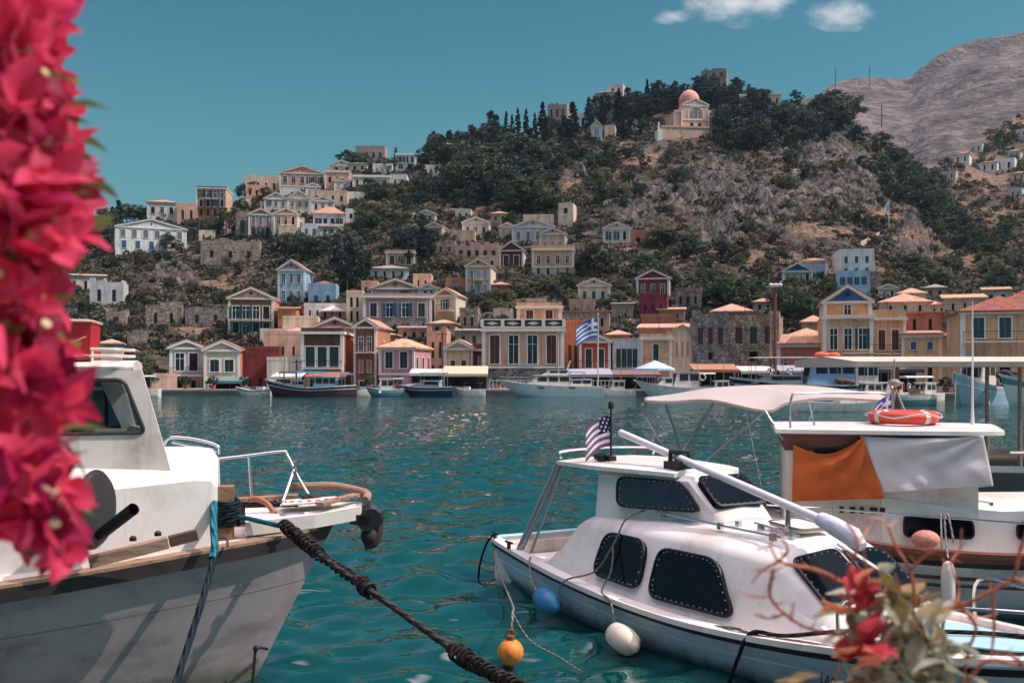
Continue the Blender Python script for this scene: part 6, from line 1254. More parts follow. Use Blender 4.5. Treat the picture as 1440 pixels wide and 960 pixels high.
    tr = N.new('ShaderNodeBsdfTransparent'); tr.inputs[0].default_value = (.62, .72, .76, 1); ms = N.new('ShaderNodeMixShader'); lw = N.new('ShaderNodeFresnel'); lw.inputs[0].default_value = 1.6; N['Principled BSDF'].inputs['Roughness'].default_value = .04; N['Principled BSDF'].inputs['Base Color'].default_value = (.01, .015, .02, 1); N['Principled BSDF'].inputs['Metallic'].default_value = 0
    mm_ = N.new('ShaderNodeMath'); mm_.operation = 'ADD'; K(lw.outputs[0], mm_.inputs[0]); mm_.inputs[1].default_value = .12; K(mm_.outputs[0], ms.inputs[0]); K(tr.outputs[0], ms.inputs[1]); K(N['Principled BSDF'].outputs[0], ms.inputs[2]); K(ms.outputs[0], N['Material Output'].inputs[0])
    for s in (-1, 1):
        bk = -.3 if s > 0 else 0; P = [(-4.3, s * (yw - .025), 2.43), (-1.03 + bk, s * (yw - .025), 2.43), (-1.21 + bk, s * (yw - .025), 2.91), (-4.3, s * (yw - .025), 2.91)]
        q = MB(); q.prism(rpoly(P, .04), (0, s * -.006, 0)); o = q.build('window', gl, wh)
        q = MB(); q.tube(rpoly([(a, s * (yw + .002), c) for a, b, c in P], .06), .018, 5, closed=True); q.build('gasket', BLACK, o)
        q = MB(); q.box(-1.5, -1.47, s * yw - .012, s * yw + .012, 2.43, 2.91); q.build('window_bar', BLACK, o)
    q = MB()
    cu = []
    for i in range(26): f = i / 25; cu.append([(-1.86 + .3 * f, -yw + .12 + .03 * math.sin(i * 1.5), 2.4), (-1.84 + .26 * f, -yw + .12 + .025 * math.sin(i * 1.5 + .3), 2.95)])
    q.loft(cu); c = q.build('curtain', mat('cream curtain', (206, 182, 160), .9, var=.1, transl=.4), t, smooth=80, fix=False)
    q = MB(); q.box(-4.4, -1.9, -.2, .25, 2.05, 2.4); q.tube([(-1.9, 0, 2.2), (-1.75, 0, 2.55)], .03, 6); q.build('helm_console', mat('dark cabin interior', (40, 44, 52), .7), t)
    q = MB()
    for z, r_ in ((3.13, .016), (3.19, .016)): q.tube(smooth([(-2.6, -.34, z), (-1.45, -.34, z), (-1.3, -.3, z), (-1.27, 0, z), (-1.3, .3, z), (-2.6, .34, z)], 5), r_, 6)
    for x in (-2.4, -1.5): q.tube([(x, -.34, 3.06), (x, -.34, 3.2)], .014, 6)
    q.build('roof_rail', GEL2, ro, smooth=60)
    # foredeck rails
    def rail(pts, nm, posts=()):
        q = MB(); q.tube(smooth(pts, 5), .018, 7)
        for a, b in posts: q.tube([a, b], .016, 6)
        return q.build(nm, STEEL, t, smooth=60)
    rail([(-.92, .3, 2.26), (-.86, .3, 2.33), (-.6, .3, 2.3), (-.42, .26, 2.24), (-.4, .26, 2.16)], 'house_top_rail', [((-.42, .12, 2.2), (-.84, .12, 2.3))])
    L_ = lambda u, v, d: pxl(M4, u, v, d)
    rail([L_(285, 648, 10.25), L_(345, 641, 10.4), L_(396, 635, 10.45), L_(404, 640, 10.45), L_(418, 668, 10.35), L_(436, 698, 10.2)], 'bow_rail', [(L_(350, 641, 10.4), L_(354, 700, 10.4)), (L_(413, 661, 10.36), L_(395, 712, 10.0))])
    # hardware on the near side
    q = MB(); q.lathe([(.02, -.03), (.3, -.03), (.335, 0), (.3, .035), (.02, .035)], (0, 0, 0), 28, axis='X'); w = q.build('net_drum_wheel', mat('dark drum', (40, 38, 42), .5, var=.25, scale=6), t, smooth=40); w.matrix_local = M4.inverted() @ Matrix.Translation(px(133, 716, 8.35)) @ Matrix.Rotation(R(-6), 4, 'Z')
    q = MB(); q.tube([L_(140, 752, 8.3), L_(188, 715, 8.05)], .05, 12, cap=False); q.tube([L_(188, 715, 8.05), L_(142, 750, 8.3)], .038, 12, cap=False); q.build('exhaust_pipe', BLACK, t, smooth=60, fix=False)
    q = MB()
    for dz in (0, 9): q.tube([L_(62, 704 + dz, 8.3), L_(125, 692 + dz, 8.3)], .014, 6)
    q.build('side_handrail', STEEL, t, smooth=60)
    q = MB(); q.bar(L_(125, 790, 8.2), L_(236, 762, 8.45), .12, .09); q.build('deck_plank', OLDW, t)
    q = MB(); q.bar(L_(238, 761, 8.46), L_(277, 751, 8.55), .1, .085); q.build('deck_chock', mat('dark oak', (74, 58, 50), .8, var=.3, scale=8), t)
    for u, v in ((187, 757), (222, 750)):
        q = MB(); c = L_(u, v + 3, 8.7); q.lathe([(.03, 0), (.03, .03), (.012, .045)], c, 8); q.build('deck_stud', BLACK, t)
    # samson post with rope turns
    c = L_(318, 742, 9.45); q = MB(); q.box(c.x - .075, c.x + .075, c.y - .075, c.y + .075, c.z - .1, c.z + .4); po = q.build('samson_post', mat('oak post', (140, 104, 80), .8, var=.25, scale=8, bump=.4), t)
    rb = ropem('blue rope', (46, 120, 140), (24, 70, 88)); rdk = ropem('navy rope', (36, 50, 58), (22, 30, 36)); rgr = ropem('tarred rope', (74, 68, 66), (38, 36, 38))
    pts = []
    for i in range(60): a = i * .9; pts.append((c.x + .115 * math.cos(a), c.y + .115 * math.sin(a), c.z + .03 + .24 * i / 60 + .015 * math.sin(i)))
    o = rope('post_rope', [T(p) for p in pts], .024, rdk, k=3); tag(o, 'dark navy rope wound in turns around the oak post', 'rope')
    o = rope('mooring_rope', [T(c + Vector((.1, -.05, .1))), px(345, 728, 9.4), px(372, 734, 9.4), px(398, 740, 9.35)], .024, rb); tag(o, 'short turquoise rope leading from the oak post to the bow', 'rope')
    o = rope('mooring_rope', [T(c + Vector((-.12, 0, .2))), px(303, 712, 9.2), px(302, 740, 8.95), px(303, 765, 8.72), px(297, 800, 8.45), px(284, 845, 8.0), px(270, 890, 7.8), px(254, 940, 7.5), px(240, 985, 7.2), px(215, 1080, 6.5), (-2.2, 4.5, 1.25)], .027, rdk, jit=.05)
    tag(o, 'dark blue twisted rope hanging down over the hull of the fishing boat', 'rope')
    o = rope('mooring_rope', [T(c + Vector((-.1, .02, .24))), px(301, 706, 9.2), px(300, 735, 8.93), px(302, 768, 8.68), px(298, 785, 8.55)], .033, rb); tag(o, 'turquoise rope end lying over the gunwale on top of the navy one', 'rope')
    q = MB(); q.tube(smooth([L_(298, 762, 9.0), L_(300, 756, 9.0), L_(318, 756, 9.05), L_(320, 768, 9.0)], 4), .012, 6); q.build('fairlead', BLACK, t)
    # brass coloured horn and chrome bollard
    q = MB(); q.tube(smooth([L_(350, 702, 9.9), L_(362, 701, 9.9), L_(376, 708, 9.9), L_(386, 722, 9.85)], 5), [.03] * 16, 8); q.build('tiller_handle', mat('copper brown', (150, 92, 66), .5, var=.2, scale=6), t, smooth=60)
    q = MB(); c2 = L_(412, 730, 9.75); q.lathe([(.13, 0), (.13, .03), (.07, .04), (.07, .07), (.14, .08), (.15, .1), (.12, .13), (.03, .14)], c2 - Vector((0, 0, .07)), 18); q.build('windlass', ALU, t, smooth=40)
    q = MB(); q.ball(L_(440, 698, 10.15), .06, 6, sq=(1.6, 1, .6)); q.ball(L_(430, 702, 10.1), .05, 6); q.build('rope_lashing', rgr, t)
    o = rope('rail_lashing', [px(413, 655, 10.34), px(416, 662, 10.32), px(408, 672, 10.32), px(406, 684, 10.3), px(401, 700, 10.1)], .014, ropem('beige cord', (176, 146, 120), (130, 104, 84))); tag(o, 'beige cord knotted to the bow rail', 'cord')
    q = MB(); q.tube(smooth([L_(376, 912, 9.72), L_(362, 910, 9.5), L_(359, 916, 9.5), L_(356, 950, 9.45), L_(353, 985, 9.4)], 4), .014, 6); q.ball(L_(360, 911, 9.5), .03, 5); q.build('bobstay', BLACK, t)
    # big mooring rope with chafing wraps
    P = [px(398, 736, 9.4), px(412, 746, 9.25), px(440, 772, 8.9), px(478, 801, 8.4), px(515, 826, 8.1), px(560, 858, 7.75), px(605, 890, 7.35), px(648, 920, 6.95), px(690, 945, 6.55), px(735, 968, 6.1), px(800, 1010, 5.4), (.5, 4.4, 1.2)]
    o = rope('mooring_rope', P, .027, rgr, jit=.1, n=10); tag(o, 'thick dark mooring rope running from the bow of the fishing boat to the quay', 'rope')
    def wrap(lab, a, b, n, r0):
        pts = []; A, B = Vector(a), Vector(b); d = (B - A).normalized(); s = d.cross(Vector((0, 0, 1))).normalized(); u = s.cross(d)
        for i in range(n * 7):
            e = i * 2 * math.pi / 7; f = i / (n * 7); rr = r0 * random.uniform(.85, 1.2); pts.append(A.lerp(B, f) + s * rr * math.cos(e) + u * rr * math.sin(e))
        o = rope('chafing_wrap', pts, .014, rgr, k=2, n=6, jit=.2); tag(o, lab, 'rope')
    wrap('frayed rope wound round the upper end of the thick mooring rope', px(398, 737, 9.38), px(450, 780, 8.78), 11, .05)
    wrap('dark lashing along the upper part of the thick mooring rope', px(450, 780, 8.78), px(515, 826, 8.1), 9, .036)
    wrap('knot halfway down the thick mooring rope', px(508, 820, 8.16), px(522, 832, 8.05), 4, .055)
    wrap('big knot low on the thick mooring rope', px(640, 915, 7.02), px(662, 930, 6.82), 5, .06)
    wrap('rope wound round the lower end of the thick mooring rope', px(662, 930, 6.82), px(735, 968, 6.1), 10, .042)
    # red box on the roof
    bx = thing('roof_box', 'red box with white lettering and tied string on the wheelhouse roof', 'box', T((-2.42, -.05, 3.1)), rz)
    q = MB(); q.prism([(-.9, -.3, 0), (.9, -.3, 0), (.92, -.36, .34), (-.92, -.36, .36)], (0, .62, 0)); q.build('box_body', mat('red box paint', (176, 34, 44), .5, var=.1, scale=3), bx)
    q = MB(); q.tube([(-.93, -.37, .362), (.93, -.37, .342), (.93, .28, .342)], .012, 5); q.build('rim', mat('pale rim', (206, 170, 160), .6), bx)
    LT = mat('white lettering', (206, 190, 206), .6); tx = Matrix.Translation((.52, -.345, .2)) @ Matrix.Rotation(R(98), 4, 'X')
    text_mesh('lettering', 'PIZZA', .13, LT, bx, tx, .002)
    q = MB(); q.tube(smooth([(.2, -.36, .05), (.55, -.37, .07), (.88, -.37, .2)], 5), .008, 5); q.tube(smooth([(.3, -.36, .16), (.6, -.37, .09), (.9, -.36, .03)], 5), .008, 5); q.build('string', mat('pink string', (206, 140, 136), .8), bx)
leftboat()
# ---- tour boat with a long flat canopy behind the wooden boat
def tourboat():
    t = thing('tour_boat', 'tour boat with long flat beige canopy on thin posts at the right edge', 'boat', px(1310, 640, 18.0) * 1, R(3)); t.location.z = 0; ox, oy = t.location.x, t.location.y; M4 = frame_of(ox, oy, R(3))
    st = csm([(-2.2, .9, 1.5), (0, 1.5, 1.42), (3, 1.7, 1.42), (6, 1.5, 1.6), (9, .1, 2.0)], 24)
    h = MB(); S = hull_secs(st, -.5, .6, fr=(0, .08, .3, .36, .7, 1.0)); rr = [1, 0, 2, 0, 0, 0, 0]; h.loft(S, rowm=rr + rr[::-1]); h.f.append(list(range(len(S[0])))); h.m.append(0); h.build('hull', [mat('dark hull grey', (70, 74, 78), .5, var=.1), GEL2, mat('sea green band', (58, 116, 116), .5)], t, smooth=40)
    d = MB(); d.loft([[(x, -b, z - .1), (x, b, z - .1)] for x, b, z in st]); d.build('deck', OLDW, t)
    q = MB(); q.loft([[(x, -1.5, 3.05), (x, -1.52, 3.14), (x, 0, 3.24), (x, 1.52, 3.18), (x, 1.5, 3.05)] for x in (-2.0, -1.2, 3, 8)], cap=True); q.build('flat_canopy', mat('beige canopy', (196, 178, 164), .85, var=.08, scale=2), t)
    for u in (1262, 1388, 1434):
        p = pxl(M4, u, 560, 16.7 if u > 1300 else 17.6); q = MB(); q.tube([(p.x, p.y, 1.35 if u > 1300 else 2.0), (p.x, p.y, 3.06)], .032, 7); q.build('canopy_post', OLDW, t, smooth=60)
    q = MB(); q.tube([(.6, -1.5, 1.62), (7, -1.5, 1.65)], .03, 6)
    for x in (.8, 2, 3.4, 5): q.tube([(x, -1.5, 1.4), (x, -1.5, 1.64)], .016, 5)
    q.build('bulwark_rail', GEL2, t, smooth=60)
tourboat()
# ------------------------------------------------------------ boats along the far quay
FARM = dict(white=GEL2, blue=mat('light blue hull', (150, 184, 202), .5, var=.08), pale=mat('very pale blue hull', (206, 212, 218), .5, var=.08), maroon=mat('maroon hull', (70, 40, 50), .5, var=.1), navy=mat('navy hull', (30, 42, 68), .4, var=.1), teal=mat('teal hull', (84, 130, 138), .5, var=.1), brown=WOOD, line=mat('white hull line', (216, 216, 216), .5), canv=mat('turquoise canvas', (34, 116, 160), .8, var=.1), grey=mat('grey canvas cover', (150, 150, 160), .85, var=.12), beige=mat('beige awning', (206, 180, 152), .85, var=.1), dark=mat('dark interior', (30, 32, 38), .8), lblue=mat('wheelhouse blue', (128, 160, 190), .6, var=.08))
def farboat(label, u, d, L, Bm, hd, zs, zm, zb, cols, rake=.7, transom=.6, nm='moored_boat', group=None):
    p = px(u, 560, d); p.z = 0; t = thing(nm, label, 'boat', p, R(hd), group)
    st = csm([(-L / 2, Bm / 2 * transom, zs), (-L * .3, Bm / 2 * .93, zs * .6 + zm * .4), (0, Bm / 2, zm), (L * .22, Bm / 2 * .86, zm * .7 + zb * .3), (L * .38, Bm / 2 * .52, zm * .3 + zb * .7), (L / 2, .04, zb)], 22)
    S = hull_secs(st, -.5, rake * zb, fr=(0, .1, .3, .36, .7, 1.0)); rr = [1, 2, 1, 0, 0, 0, 0]; h = MB(); h.loft(S, rowm=rr + rr[::-1]); h.f.append(list(range(len(S[0])))); h.m.append(0)
    h.build('hull', [FARM[cols[0]], FARM['line'], FARM[cols[1]]], t, smooth=40)
    q = MB(); q.loft([[(x, -b * .96, z - .12), (x, 0, z - .06), (x, b * .96, z - .12)] for x, b, z in st]); q.build('deck', FARM['white'] if cols[0] != 'maroon' else OLDW, t); return t, M4inv(t)
def M4inv(t): return frame_of(t.location.x, t.location.y, t.rotation_euler.z)
def fcabin(t, x0, x1, w, z0, z1, m='white', slope=.4, nwin=2, wm_='dark', back=0, nm='cabin', roofo=.1):
    """cabin with raked front (towards +x), glazed sides and front"""
    q = MB(); s = slope
    q.loft([[(x, -w / 2, z0), (x, -w / 2 * .9, z1 if e else z0 + .01), (x, w / 2 * .9, z1 if e else z0 + .01), (x, w / 2, z0)] for x, e in ((x0, 1), (x1 - s, 1), (x1, 0))], cap=True); c = q.build(nm, FARM[m], t)
    q = MB(); q.box(x0 - roofo, x1 - s + roofo * 2, -w / 2 * .97, w / 2 * .97, z1 + .003, z1 + .09); q.build('roof', FARM['white'] if m != 'brown' else OLDW, c)
    h = z1 - z0
    for sd in (-1, 1):
        for i in range(nwin):
            a = x0 + .1 + (x1 - s - x0 - .15) * i / nwin; b = x0 + .1 + (x1 - s - x0 - .15) * (i + .84) / nwin; ya, yb = w / 2 * (1 - .1 * .45), w / 2 * (1 - .1 * .88)
            q = MB(); q.prism([(a, sd * ya, z0 + h * .45), (b, sd * ya, z0 + h * .45), (b, sd * yb, z0 + h * .88), (a, sd * yb, z0 + h * .88)], (0, sd * .02, 0)); q.build('window', FARM[wm_], c)
    if s:
        for sd in (-1, 1):
            f = lambda z: x1 - s * (z - z0) / h
            q = MB(); q.prism([(f(z0 + h * .35) + .01, sd * .06, z0 + h * .35), (f(z0 + h * .35) + .01, sd * w * .4, z0 + h * .35), (f(z0 + h * .9) + .01, sd * w * .38, z0 + h * .9), (f(z0 + h * .9) + .01, sd * .06, z0 + h * .9)], (.02, 0, .01)); q.build('windscreen', FARM[wm_], c)
    return c
def fcanopy(t, x0, x1, w, z, m, zdeck, th=.08, posts=3, nm='canopy', arch=.1):
    q = MB(); q.loft([[(x, -w / 2, z), (x, -w / 4, z + arch), (x, w / 4, z + arch), (x, w / 2, z), (x, w / 2, z - th), (x, -w / 2, z - th)] for x in (x0, (x0 + x1) / 2, x1)], closed=True, cap=True); c = q.build(nm, FARM[m] if m in FARM else m, t)
    for i in range(posts):
        for s in (-1, 1):
            x = x0 + .1 + (x1 - x0 - .2) * i / max(1, posts - 1); q = MB(); q.tube([(x, s * w * .46, zdeck), (x, s * w * .46, z - th + .01)], .03, 5); q.build('canopy_post', ALU, t)
    return c
def frail(t, x0, x1, w, z0, h, n=5):
    q = MB()
    for s in (-1, 1):
        q.tube([(x0, s * w / 2, z0 + h), (x1, s * w / 2 * .5, z0 + h * 1.15)], .025, 5)
        for i in range(n): f = i / (n - 1); q.tube([(x0 + (x1 - x0) * f, s * w / 2 * (1 - .5 * f), z0 - .1), (x0 + (x1 - x0) * f, s * w / 2 * (1 - .5 * f), z0 + h * (1 + .15 * f))], .018, 4)
    q.build('deck_rail', ALU, t)
def mast(t, x, z0, z1, r=.05, y=0, m=None, stay=None):
    q = MB(); q.tube([(x, y, z0), (x, y, z1)], [r, r * .6], 6)
    if stay: q.tube([(x, y, z1), (stay, 0, z0 + .3)], .012, 4)
    q.build('mast', m or OLDW, t)
def lifering(t, x, y, z):
    o = thing('life_ring', 'white life ring with dark bands on the rail of the long pale workboat', 'life ring', M4inv(t) @ Vector((x, y, z)), t.rotation_euler.z, 'life rings on the long pale workboat')
    q = MB(); q.tube([(.3 * math.cos(a), 0, .3 * math.sin(a)) for a in np.linspace(0, 6.28, 16, endpoint=False)], .08, 6, closed=True); q.build('ring', FARM['line'], o)
    for k in range(4):
        a = k * 1.57 + .5; q = MB(); q.tube([(.3 * math.cos(a + e), 0, .3 * math.sin(a + e)) for e in (-.25, 0, .25)], .09, 6); q.build('band', mat('red band', (150, 40, 50), .6), o)
# caique
t, M = farboat('maroon and navy wooden caique with turquoise awning', 437, 112.5, 10.4, 3.2, 180, 1.35, 1.05, 2.0, ('maroon', 'navy'), .5, .3)
fcanopy(t, -1.6, 1.6, 2.4, 2.75, 'canv', 1.0); fcanopy(t, -4.9, -3.6, 2.2, 2.5, 'canv', 1.1, posts=2); fcanopy(t, 1.7, 3.4, 2.2, 2.7, 'dark', 1.2, posts=2, nm='furled_awning'); fcabin(t, -3.0, -.4, 1.7, .95, 2.2, 'lblue', .2, 3); fcabin(t, .6, 2.4, 1.4, 1.0, 1.8, 'white', .3, 2); mast(t, 3.0, 1.2, 6.4, .07, stay=5); mast(t, -3.4, 1.2, 4.2, .05); frail(t, 1.6, 4.9, 2.4, 1.5, .5)
t, M = farboat('small cabin boat with pale green hull and white wheelhouse', 541, 112, 4.4, 1.9, 190, .9, .75, 1.15, ('teal', 'teal'), .6, .8)
fcabin(t, -1.0, .9, 1.5, .7, 1.95, 'white', .4, 2); fcanopy(t, -2.1, -.9, 1.6, 2.0, 'grey', .8, posts=2); frail(t, .6, 2.0, 1.5, .9, .35, 4)
q = MB(); q.ball((.6, .98, .5), .17, 6); o = q.build('boat_fender', FARM['line'], None); o.matrix_world = M @ Matrix(); tag(o, 'white ball fender on the small cabin boat', 'fender')
t, M = farboat('sleek speedboat with dark navy hull and grey cover', 600, 112, 6.3, 2.3, 172, 1.15, 1.1, 1.35, ('navy', 'navy'), .9, .9)
t.location.y = 112
fcabin(t, -1.6, 1.9, 1.8, 1.05, 1.75, 'grey', 1.5, 1); fcanopy(t, -2.3, .6, 1.9, 2.65, 'grey', 1.2, posts=2); mast(t, -1.4, 1.6, 3.0, .04); q = MB(); q.loft([[(x, -y, 1.12), (x, 0, 1.12 + h_), (x, y, 1.12)] for x, y, h_ in ((.6, .9, .5), (1.8, .7, .34), (2.6, .4, .2))]); q.build('bow_cover', FARM['grey'], t)
# motor yacht
t, M = farboat('white motor yacht with long flared bow in the middle of the waterfront', 773, 111, 11.9, 3.6, 180, 1.15, 1.3, 1.95, ('pale', 'white'), 1.3, .9, nm='motor_yacht')
fcabin(t, -2.2, 2.6, 2.6, 1.25, 2.35, 'white', 1.0, 3); c = fcabin(t, -2.0, .9, 2.1, 2.44, 2.95, 'white', .7, 2, nm='flybridge'); fcabin(t, -4.6, -2.2, 2.6, 1.2, 1.9, 'white', .1, 2, nm='aft_cabin'); frail(t, 1.2, 5.4, 2.7, 1.55, .6, 7); fcanopy(t, -3.9, -2.2, 2.3, 2.8, 'grey', 1.9, posts=2)
q = MB(); q.tube([(-1.9, -.9, 2.9), (-2.3, -.9, 4.0), (-2.3, .9, 4.0), (-1.9, .9, 2.9)], .05, 6); q.build('radar_arch', GEL2, t); mast(t, -1.5, 2.9, 4.6, .04); 
for x in (1.0, -2.4): q = MB(); q.prism(rpoly([(x - .35, 1.78, .95), (x + .35, 1.78, .98), (x + .35, 1.78, 1.12), (x - .35, 1.78, 1.1)], .08), (0, .08, 0)); q.build('hull_port', FARM['dark'], t)
# white fishing boat
t, M = farboat('white fishing boat with arched window and life ring', 948, 110, 9.0, 3.0, 182, 1.1, 1.15, 1.95, ('pale', 'white'), .9, .8, nm='fishing_boat')
fcabin(t, -2.6, .3, 2.0, 1.1, 2.75, 'white', .5, 2); fcabin(t, .3, 2.2, 1.9, 1.2, 2.1, 'white', .9, 1, nm='fore_cabin'); mast(t, -.8, 2.8, 5.2, .05, stay=4); mast(t, -2.6, 1.2, 4.4, .04); frail(t, 1.6, 4.1, 2.2, 1.7, .5, 5); fcanopy(t, -4.4, -2.6, 2.2, 2.6, 'white', 1.1, posts=2)
o = thing('life_ring', 'black and white life ring on the wheelhouse of the fishing boat', 'life ring', M @ Vector((-2.9, 1.15, 2.2)), R(182)); q = MB(); q.tube([(.32 * math.cos(a), 0, .32 * math.sin(a)) for a in np.linspace(0, 6.28, 16, endpoint=False)], .09, 6, closed=True); q.build('ring', mat('ring cream', (206, 190, 150), .6), o); q = MB(); q.tube([(.32 * math.cos(a), 0, .32 * math.sin(a)) for a in (1, 1.4, 1.8)], .095, 6); q.build('band', BLACK, o)
q = MB()
for i in range(5): q.ball((1.2 + .34 * i, (-1) ** i * .16, 1.35), .3, 5, sq=(1, 1, .7))
o = q.build('net_heap', mat('red nets', (150, 66, 66), .9, var=.3, scale=6), None); o.matrix_world = M @ Matrix(); tag(o, 'heap of reddish nets on the foredeck of the white fishing boat', 'nets')
# long workboat
t, M = farboat('long pale workboat with square wheelhouse and full length white top', 1140, 104, 17.0, 4.0, 180, 1.5, 1.5, 2.3, ('pale', 'navy'), .6, .8, nm='workboat')
fcabin(t, -4.2, .8, 2.8, 1.5, 4.0, 'lblue', .7, 3, nm='wheelhouse'); fcabin(t, -6.6, -4.2, 2.8, 1.5, 3.6, 'white', .1, 2, nm='aft_house'); fcanopy(t, -8, 6.2, 3.2, 4.3, 'white', 1.6, posts=6, arch=.04); fcabin(t, 1.2, 6.5, 2.4, 1.6, 2.4, 'grey', 1.5, 1, nm='hatch_cover'); mast(t, 4.2, 1.8, 9.6, .1)
for x in (4.6, 2.6): lifering(t, x, 1.7, 2.9)
q = MB(); q.ball((-2.2, .8, 4.55), .4, 6, sq=(1.6, 1, .7)); q.ball((-.8, .8, 4.6), .4, 6, sq=(1.7, 1, .7)); q.ball((-1.5, .6, 4.55), .4, 6, sq=(1.5, 1, .6)); o = q.build('float_pile', mat('orange floats', (226, 96, 66), .6, var=.2), None); o.matrix_world = M @ Matrix(); tag(o, 'bright orange floats piled on the roof of the long workboat', 'floats')
def netheap(label, u, v, d, r, m, n=9, seed=1):
    rr = random.Random(seed); q = MB(); p = px(u, v, d)
    for i in range(n): q.ball((rr.uniform(-1, 1) * r, rr.uniform(-.5, .5) * r, rr.uniform(0, .5) * r), r * rr.uniform(.25, .45), 6, sq=(1.2, 1, .75))
    o = q.build('net_heap', m, None, smooth=60); o.location = p; tag(o, label, 'nets')
netheap('brown nets heaped on the stern of the long workboat', 1190, 540, 102.5, .9, mat('brown nets', (120, 92, 76), .95, var=.35, scale=5))
# low white hull between
t, M = farboat('long low white open boat behind the sun canopy', 1186, 72, 7.2, 2.2, 4, .75, .62, 1.0, ('white', 'white'), .7, .6); fcabin(t, -.5, 1.2, 1.4, .6, 1.3, 'white', .4, 2); frail(t, 1.0, 3.2, 1.5, .8, .4, 4)
t, M = farboat('small open boat heaped with tan nets at the quay', 1272, 84, 5.2, 2.0, 186, .9, .75, 1.2, ('teal', 'white'), .5, .5); netheap('tan nets filling the small open boat', 1286, 552, 84, .55, mat('tan nets', (176, 138, 104), .95, var=.3, scale=7), 8, 3); mast(t, 1.2, .8, 3.2, .04); fcanopy(t, -2.2, .2, 1.7, 2.4, 'white', .8, posts=2)
# two blue caiques at the right
t, M = farboat('light blue fishing caique with white wheelhouse at the right', 1380, 86, 9.4, 3.0, 218, 1.5, 1.6, 2.9, ('blue', 'blue'), .45, .5, nm='fishing_caique')
fcabin(t, -.6, 1.9, 2.0, 1.7, 3.6, 'white', .5, 2, nm='wheelhouse'); mast(t, -1.6, 1.6, 5.2, .06); mast(t, 3.2, 2.2, 4.0, .05); fcanopy(t, 1.8, 4.0, 1.6, 3.4, 'beige', 2.2, posts=2); q = MB(); q.tube([(4.4, .1, 2.6), (5.4, .5, -.2)], .02, 5); q.tube([(2.0, 1.3, 1.9), (3.2, 2.4, -.2)], .02, 5); q.build('anchor_line', FARM['line'], t)
t, M = farboat('pale blue caique with dark lettering cut by the right edge', 1478, 82, 11.0, 3.2, 200, 1.5, 1.5, 2.7, ('pale', 'teal'), .4, .6, nm='fishing_caique')
fcabin(t, -2.0, .8, 2.0, 1.6, 3.2, 'white', .4, 2, nm='wheelhouse'); mast(t, 1.8, 1.8, 5.0, .06)
q = MB()
for i in range(8):
    if i == 3: continue
    x = 3.9 - .22 * i; q.box(x - .07, x + .07, 1.06 + .03 * i, 1.08 + .03 * i, 1.86 - .02 * i, 2.02 - .02 * i)
q.build('name_marks', mat('dark teal lettering', (30, 60, 66), .6), t)
netheap('dark nets and gear piled on the right edge caique', 1418, 530, 84, .8, mat('dark nets', (66, 56, 60), .95, var=.35, scale=6), 10, 5)
# left background boats
t, M = farboat('small white boat moored by the left sheds', 196, 112, 4.6, 1.8, 180, .9, .7, 1.1, ('white', 'white'), .6, .6); fcanopy(t, -1.6, 1.2, 1.6, 2.3, 'white', .7, posts=2)
# more small craft along the quay
for (u, d, L, hd, cols, cab, lb) in [(660, 113, 3.6, 178, ('white', 'white'), 0, 'tiny white dinghy right of the navy speedboat'), (506, 113.5, 3.4, 200, ('white', 'white'), 0, 'tiny white dinghy right of the maroon caique'), (868, 113, 4.2, 176, ('white', 'white'), 1, 'small white launch right of the motor yacht stern'),
    (1012, 111, 4.6, 185, ('white', 'navy'), 1, 'white launch with navy band beside the long workboat bow'), (1222, 92, 5.0, 196, ('white', 'white'), 1, 'white cabin launch right of the long workboat'), (1250, 95, 5.4, 205, ('white', 'blue'), 1, 'white and blue launch behind the tan net boat'), (1300, 93, 4.8, 215, ('white', 'white'), 1, 'white launch close behind the light blue caique'), (1424, 90, 5.6, 212, ('white', 'blue'), 1, 'white boat between the two blue caiques'), (1050, 108, 5.0, 170, ('white', 'white'), 1, 'white sailing launch before the ruined mansion'), (356, 114, 4.0, 182, ('white', 'teal'), 0, 'white and teal dinghy left of the maroon caique')]:
    t, M = farboat(lb, u, d, L, L * .36, hd, .85, .7, 1.1, cols, .6, .7)
    if cab: fcabin(t, -L * .2, L * .2, L * .26, .7, 1.75, 'white', .35, 2); mast(t, -L * .1, 1.2, random.uniform(3.0, 6.5), .045); frail(t, L * .1, L * .4, L * .24, .85, .35, 4)
    else: q = MB(); q.box(-L * .3, -L * .2, -L * .14, L * .14, .5, .58); q.box(L * .05, L * .15, -L * .14, L * .14, .5, .58); q.build('thwart', OLDW, t)
for i, (u0, u1, d0, z0) in enumerate([(386, 360, 112, 1.6), (700, 690, 111, 1.7), (898, 888, 110, 1.8), (566, 575, 112, 1.1), (1030, 1020, 104, 1.9), (1330, 1316, 84, 2.2)]):
    a = px(u0, 540, d0); a.z = z0; b = px(u1, 550, float(ip(SHORE, u1)) + .3); b.z = QZ + .1
    tag(rope('mooring_line', [a, (a + b) / 2 - Vector((0, 0, .35)), b], .03, ropem('white cord', (206, 204, 206), (160, 158, 160)), n=5, k=4), 'pale mooring line from a moored bow down to the far quay', 'rope', 'mooring lines of the boats along the far quay')
def planter(u, d):
    p = px(u, 540, d); t = thing('potted_plant', 'potted bush standing on the far quay', 'plant', (p.x, d, QZ + .06), 0, 'potted bushes on the far quay'); q = MB(); q.lathe([(.25, 0), (.34, .5), (.3, .5)], (0, 0, 0), 10); q.build('pot', mat('terracotta pot', (176, 104, 76), .85, var=.2), t); o = link('foliage', TREES['broad'][0][0], t); o.scale = (1.5, 1.5, 1.5); o.location = (0, 0, .2)
for u in (262, 300, 344, 402, 446, 520, 560, 612, 700, 744, 788, 872, 936, 984, 1044, 1180, 1330): planter(u, float(ip(SHORE, u)) + random.uniform(2.5, 6))
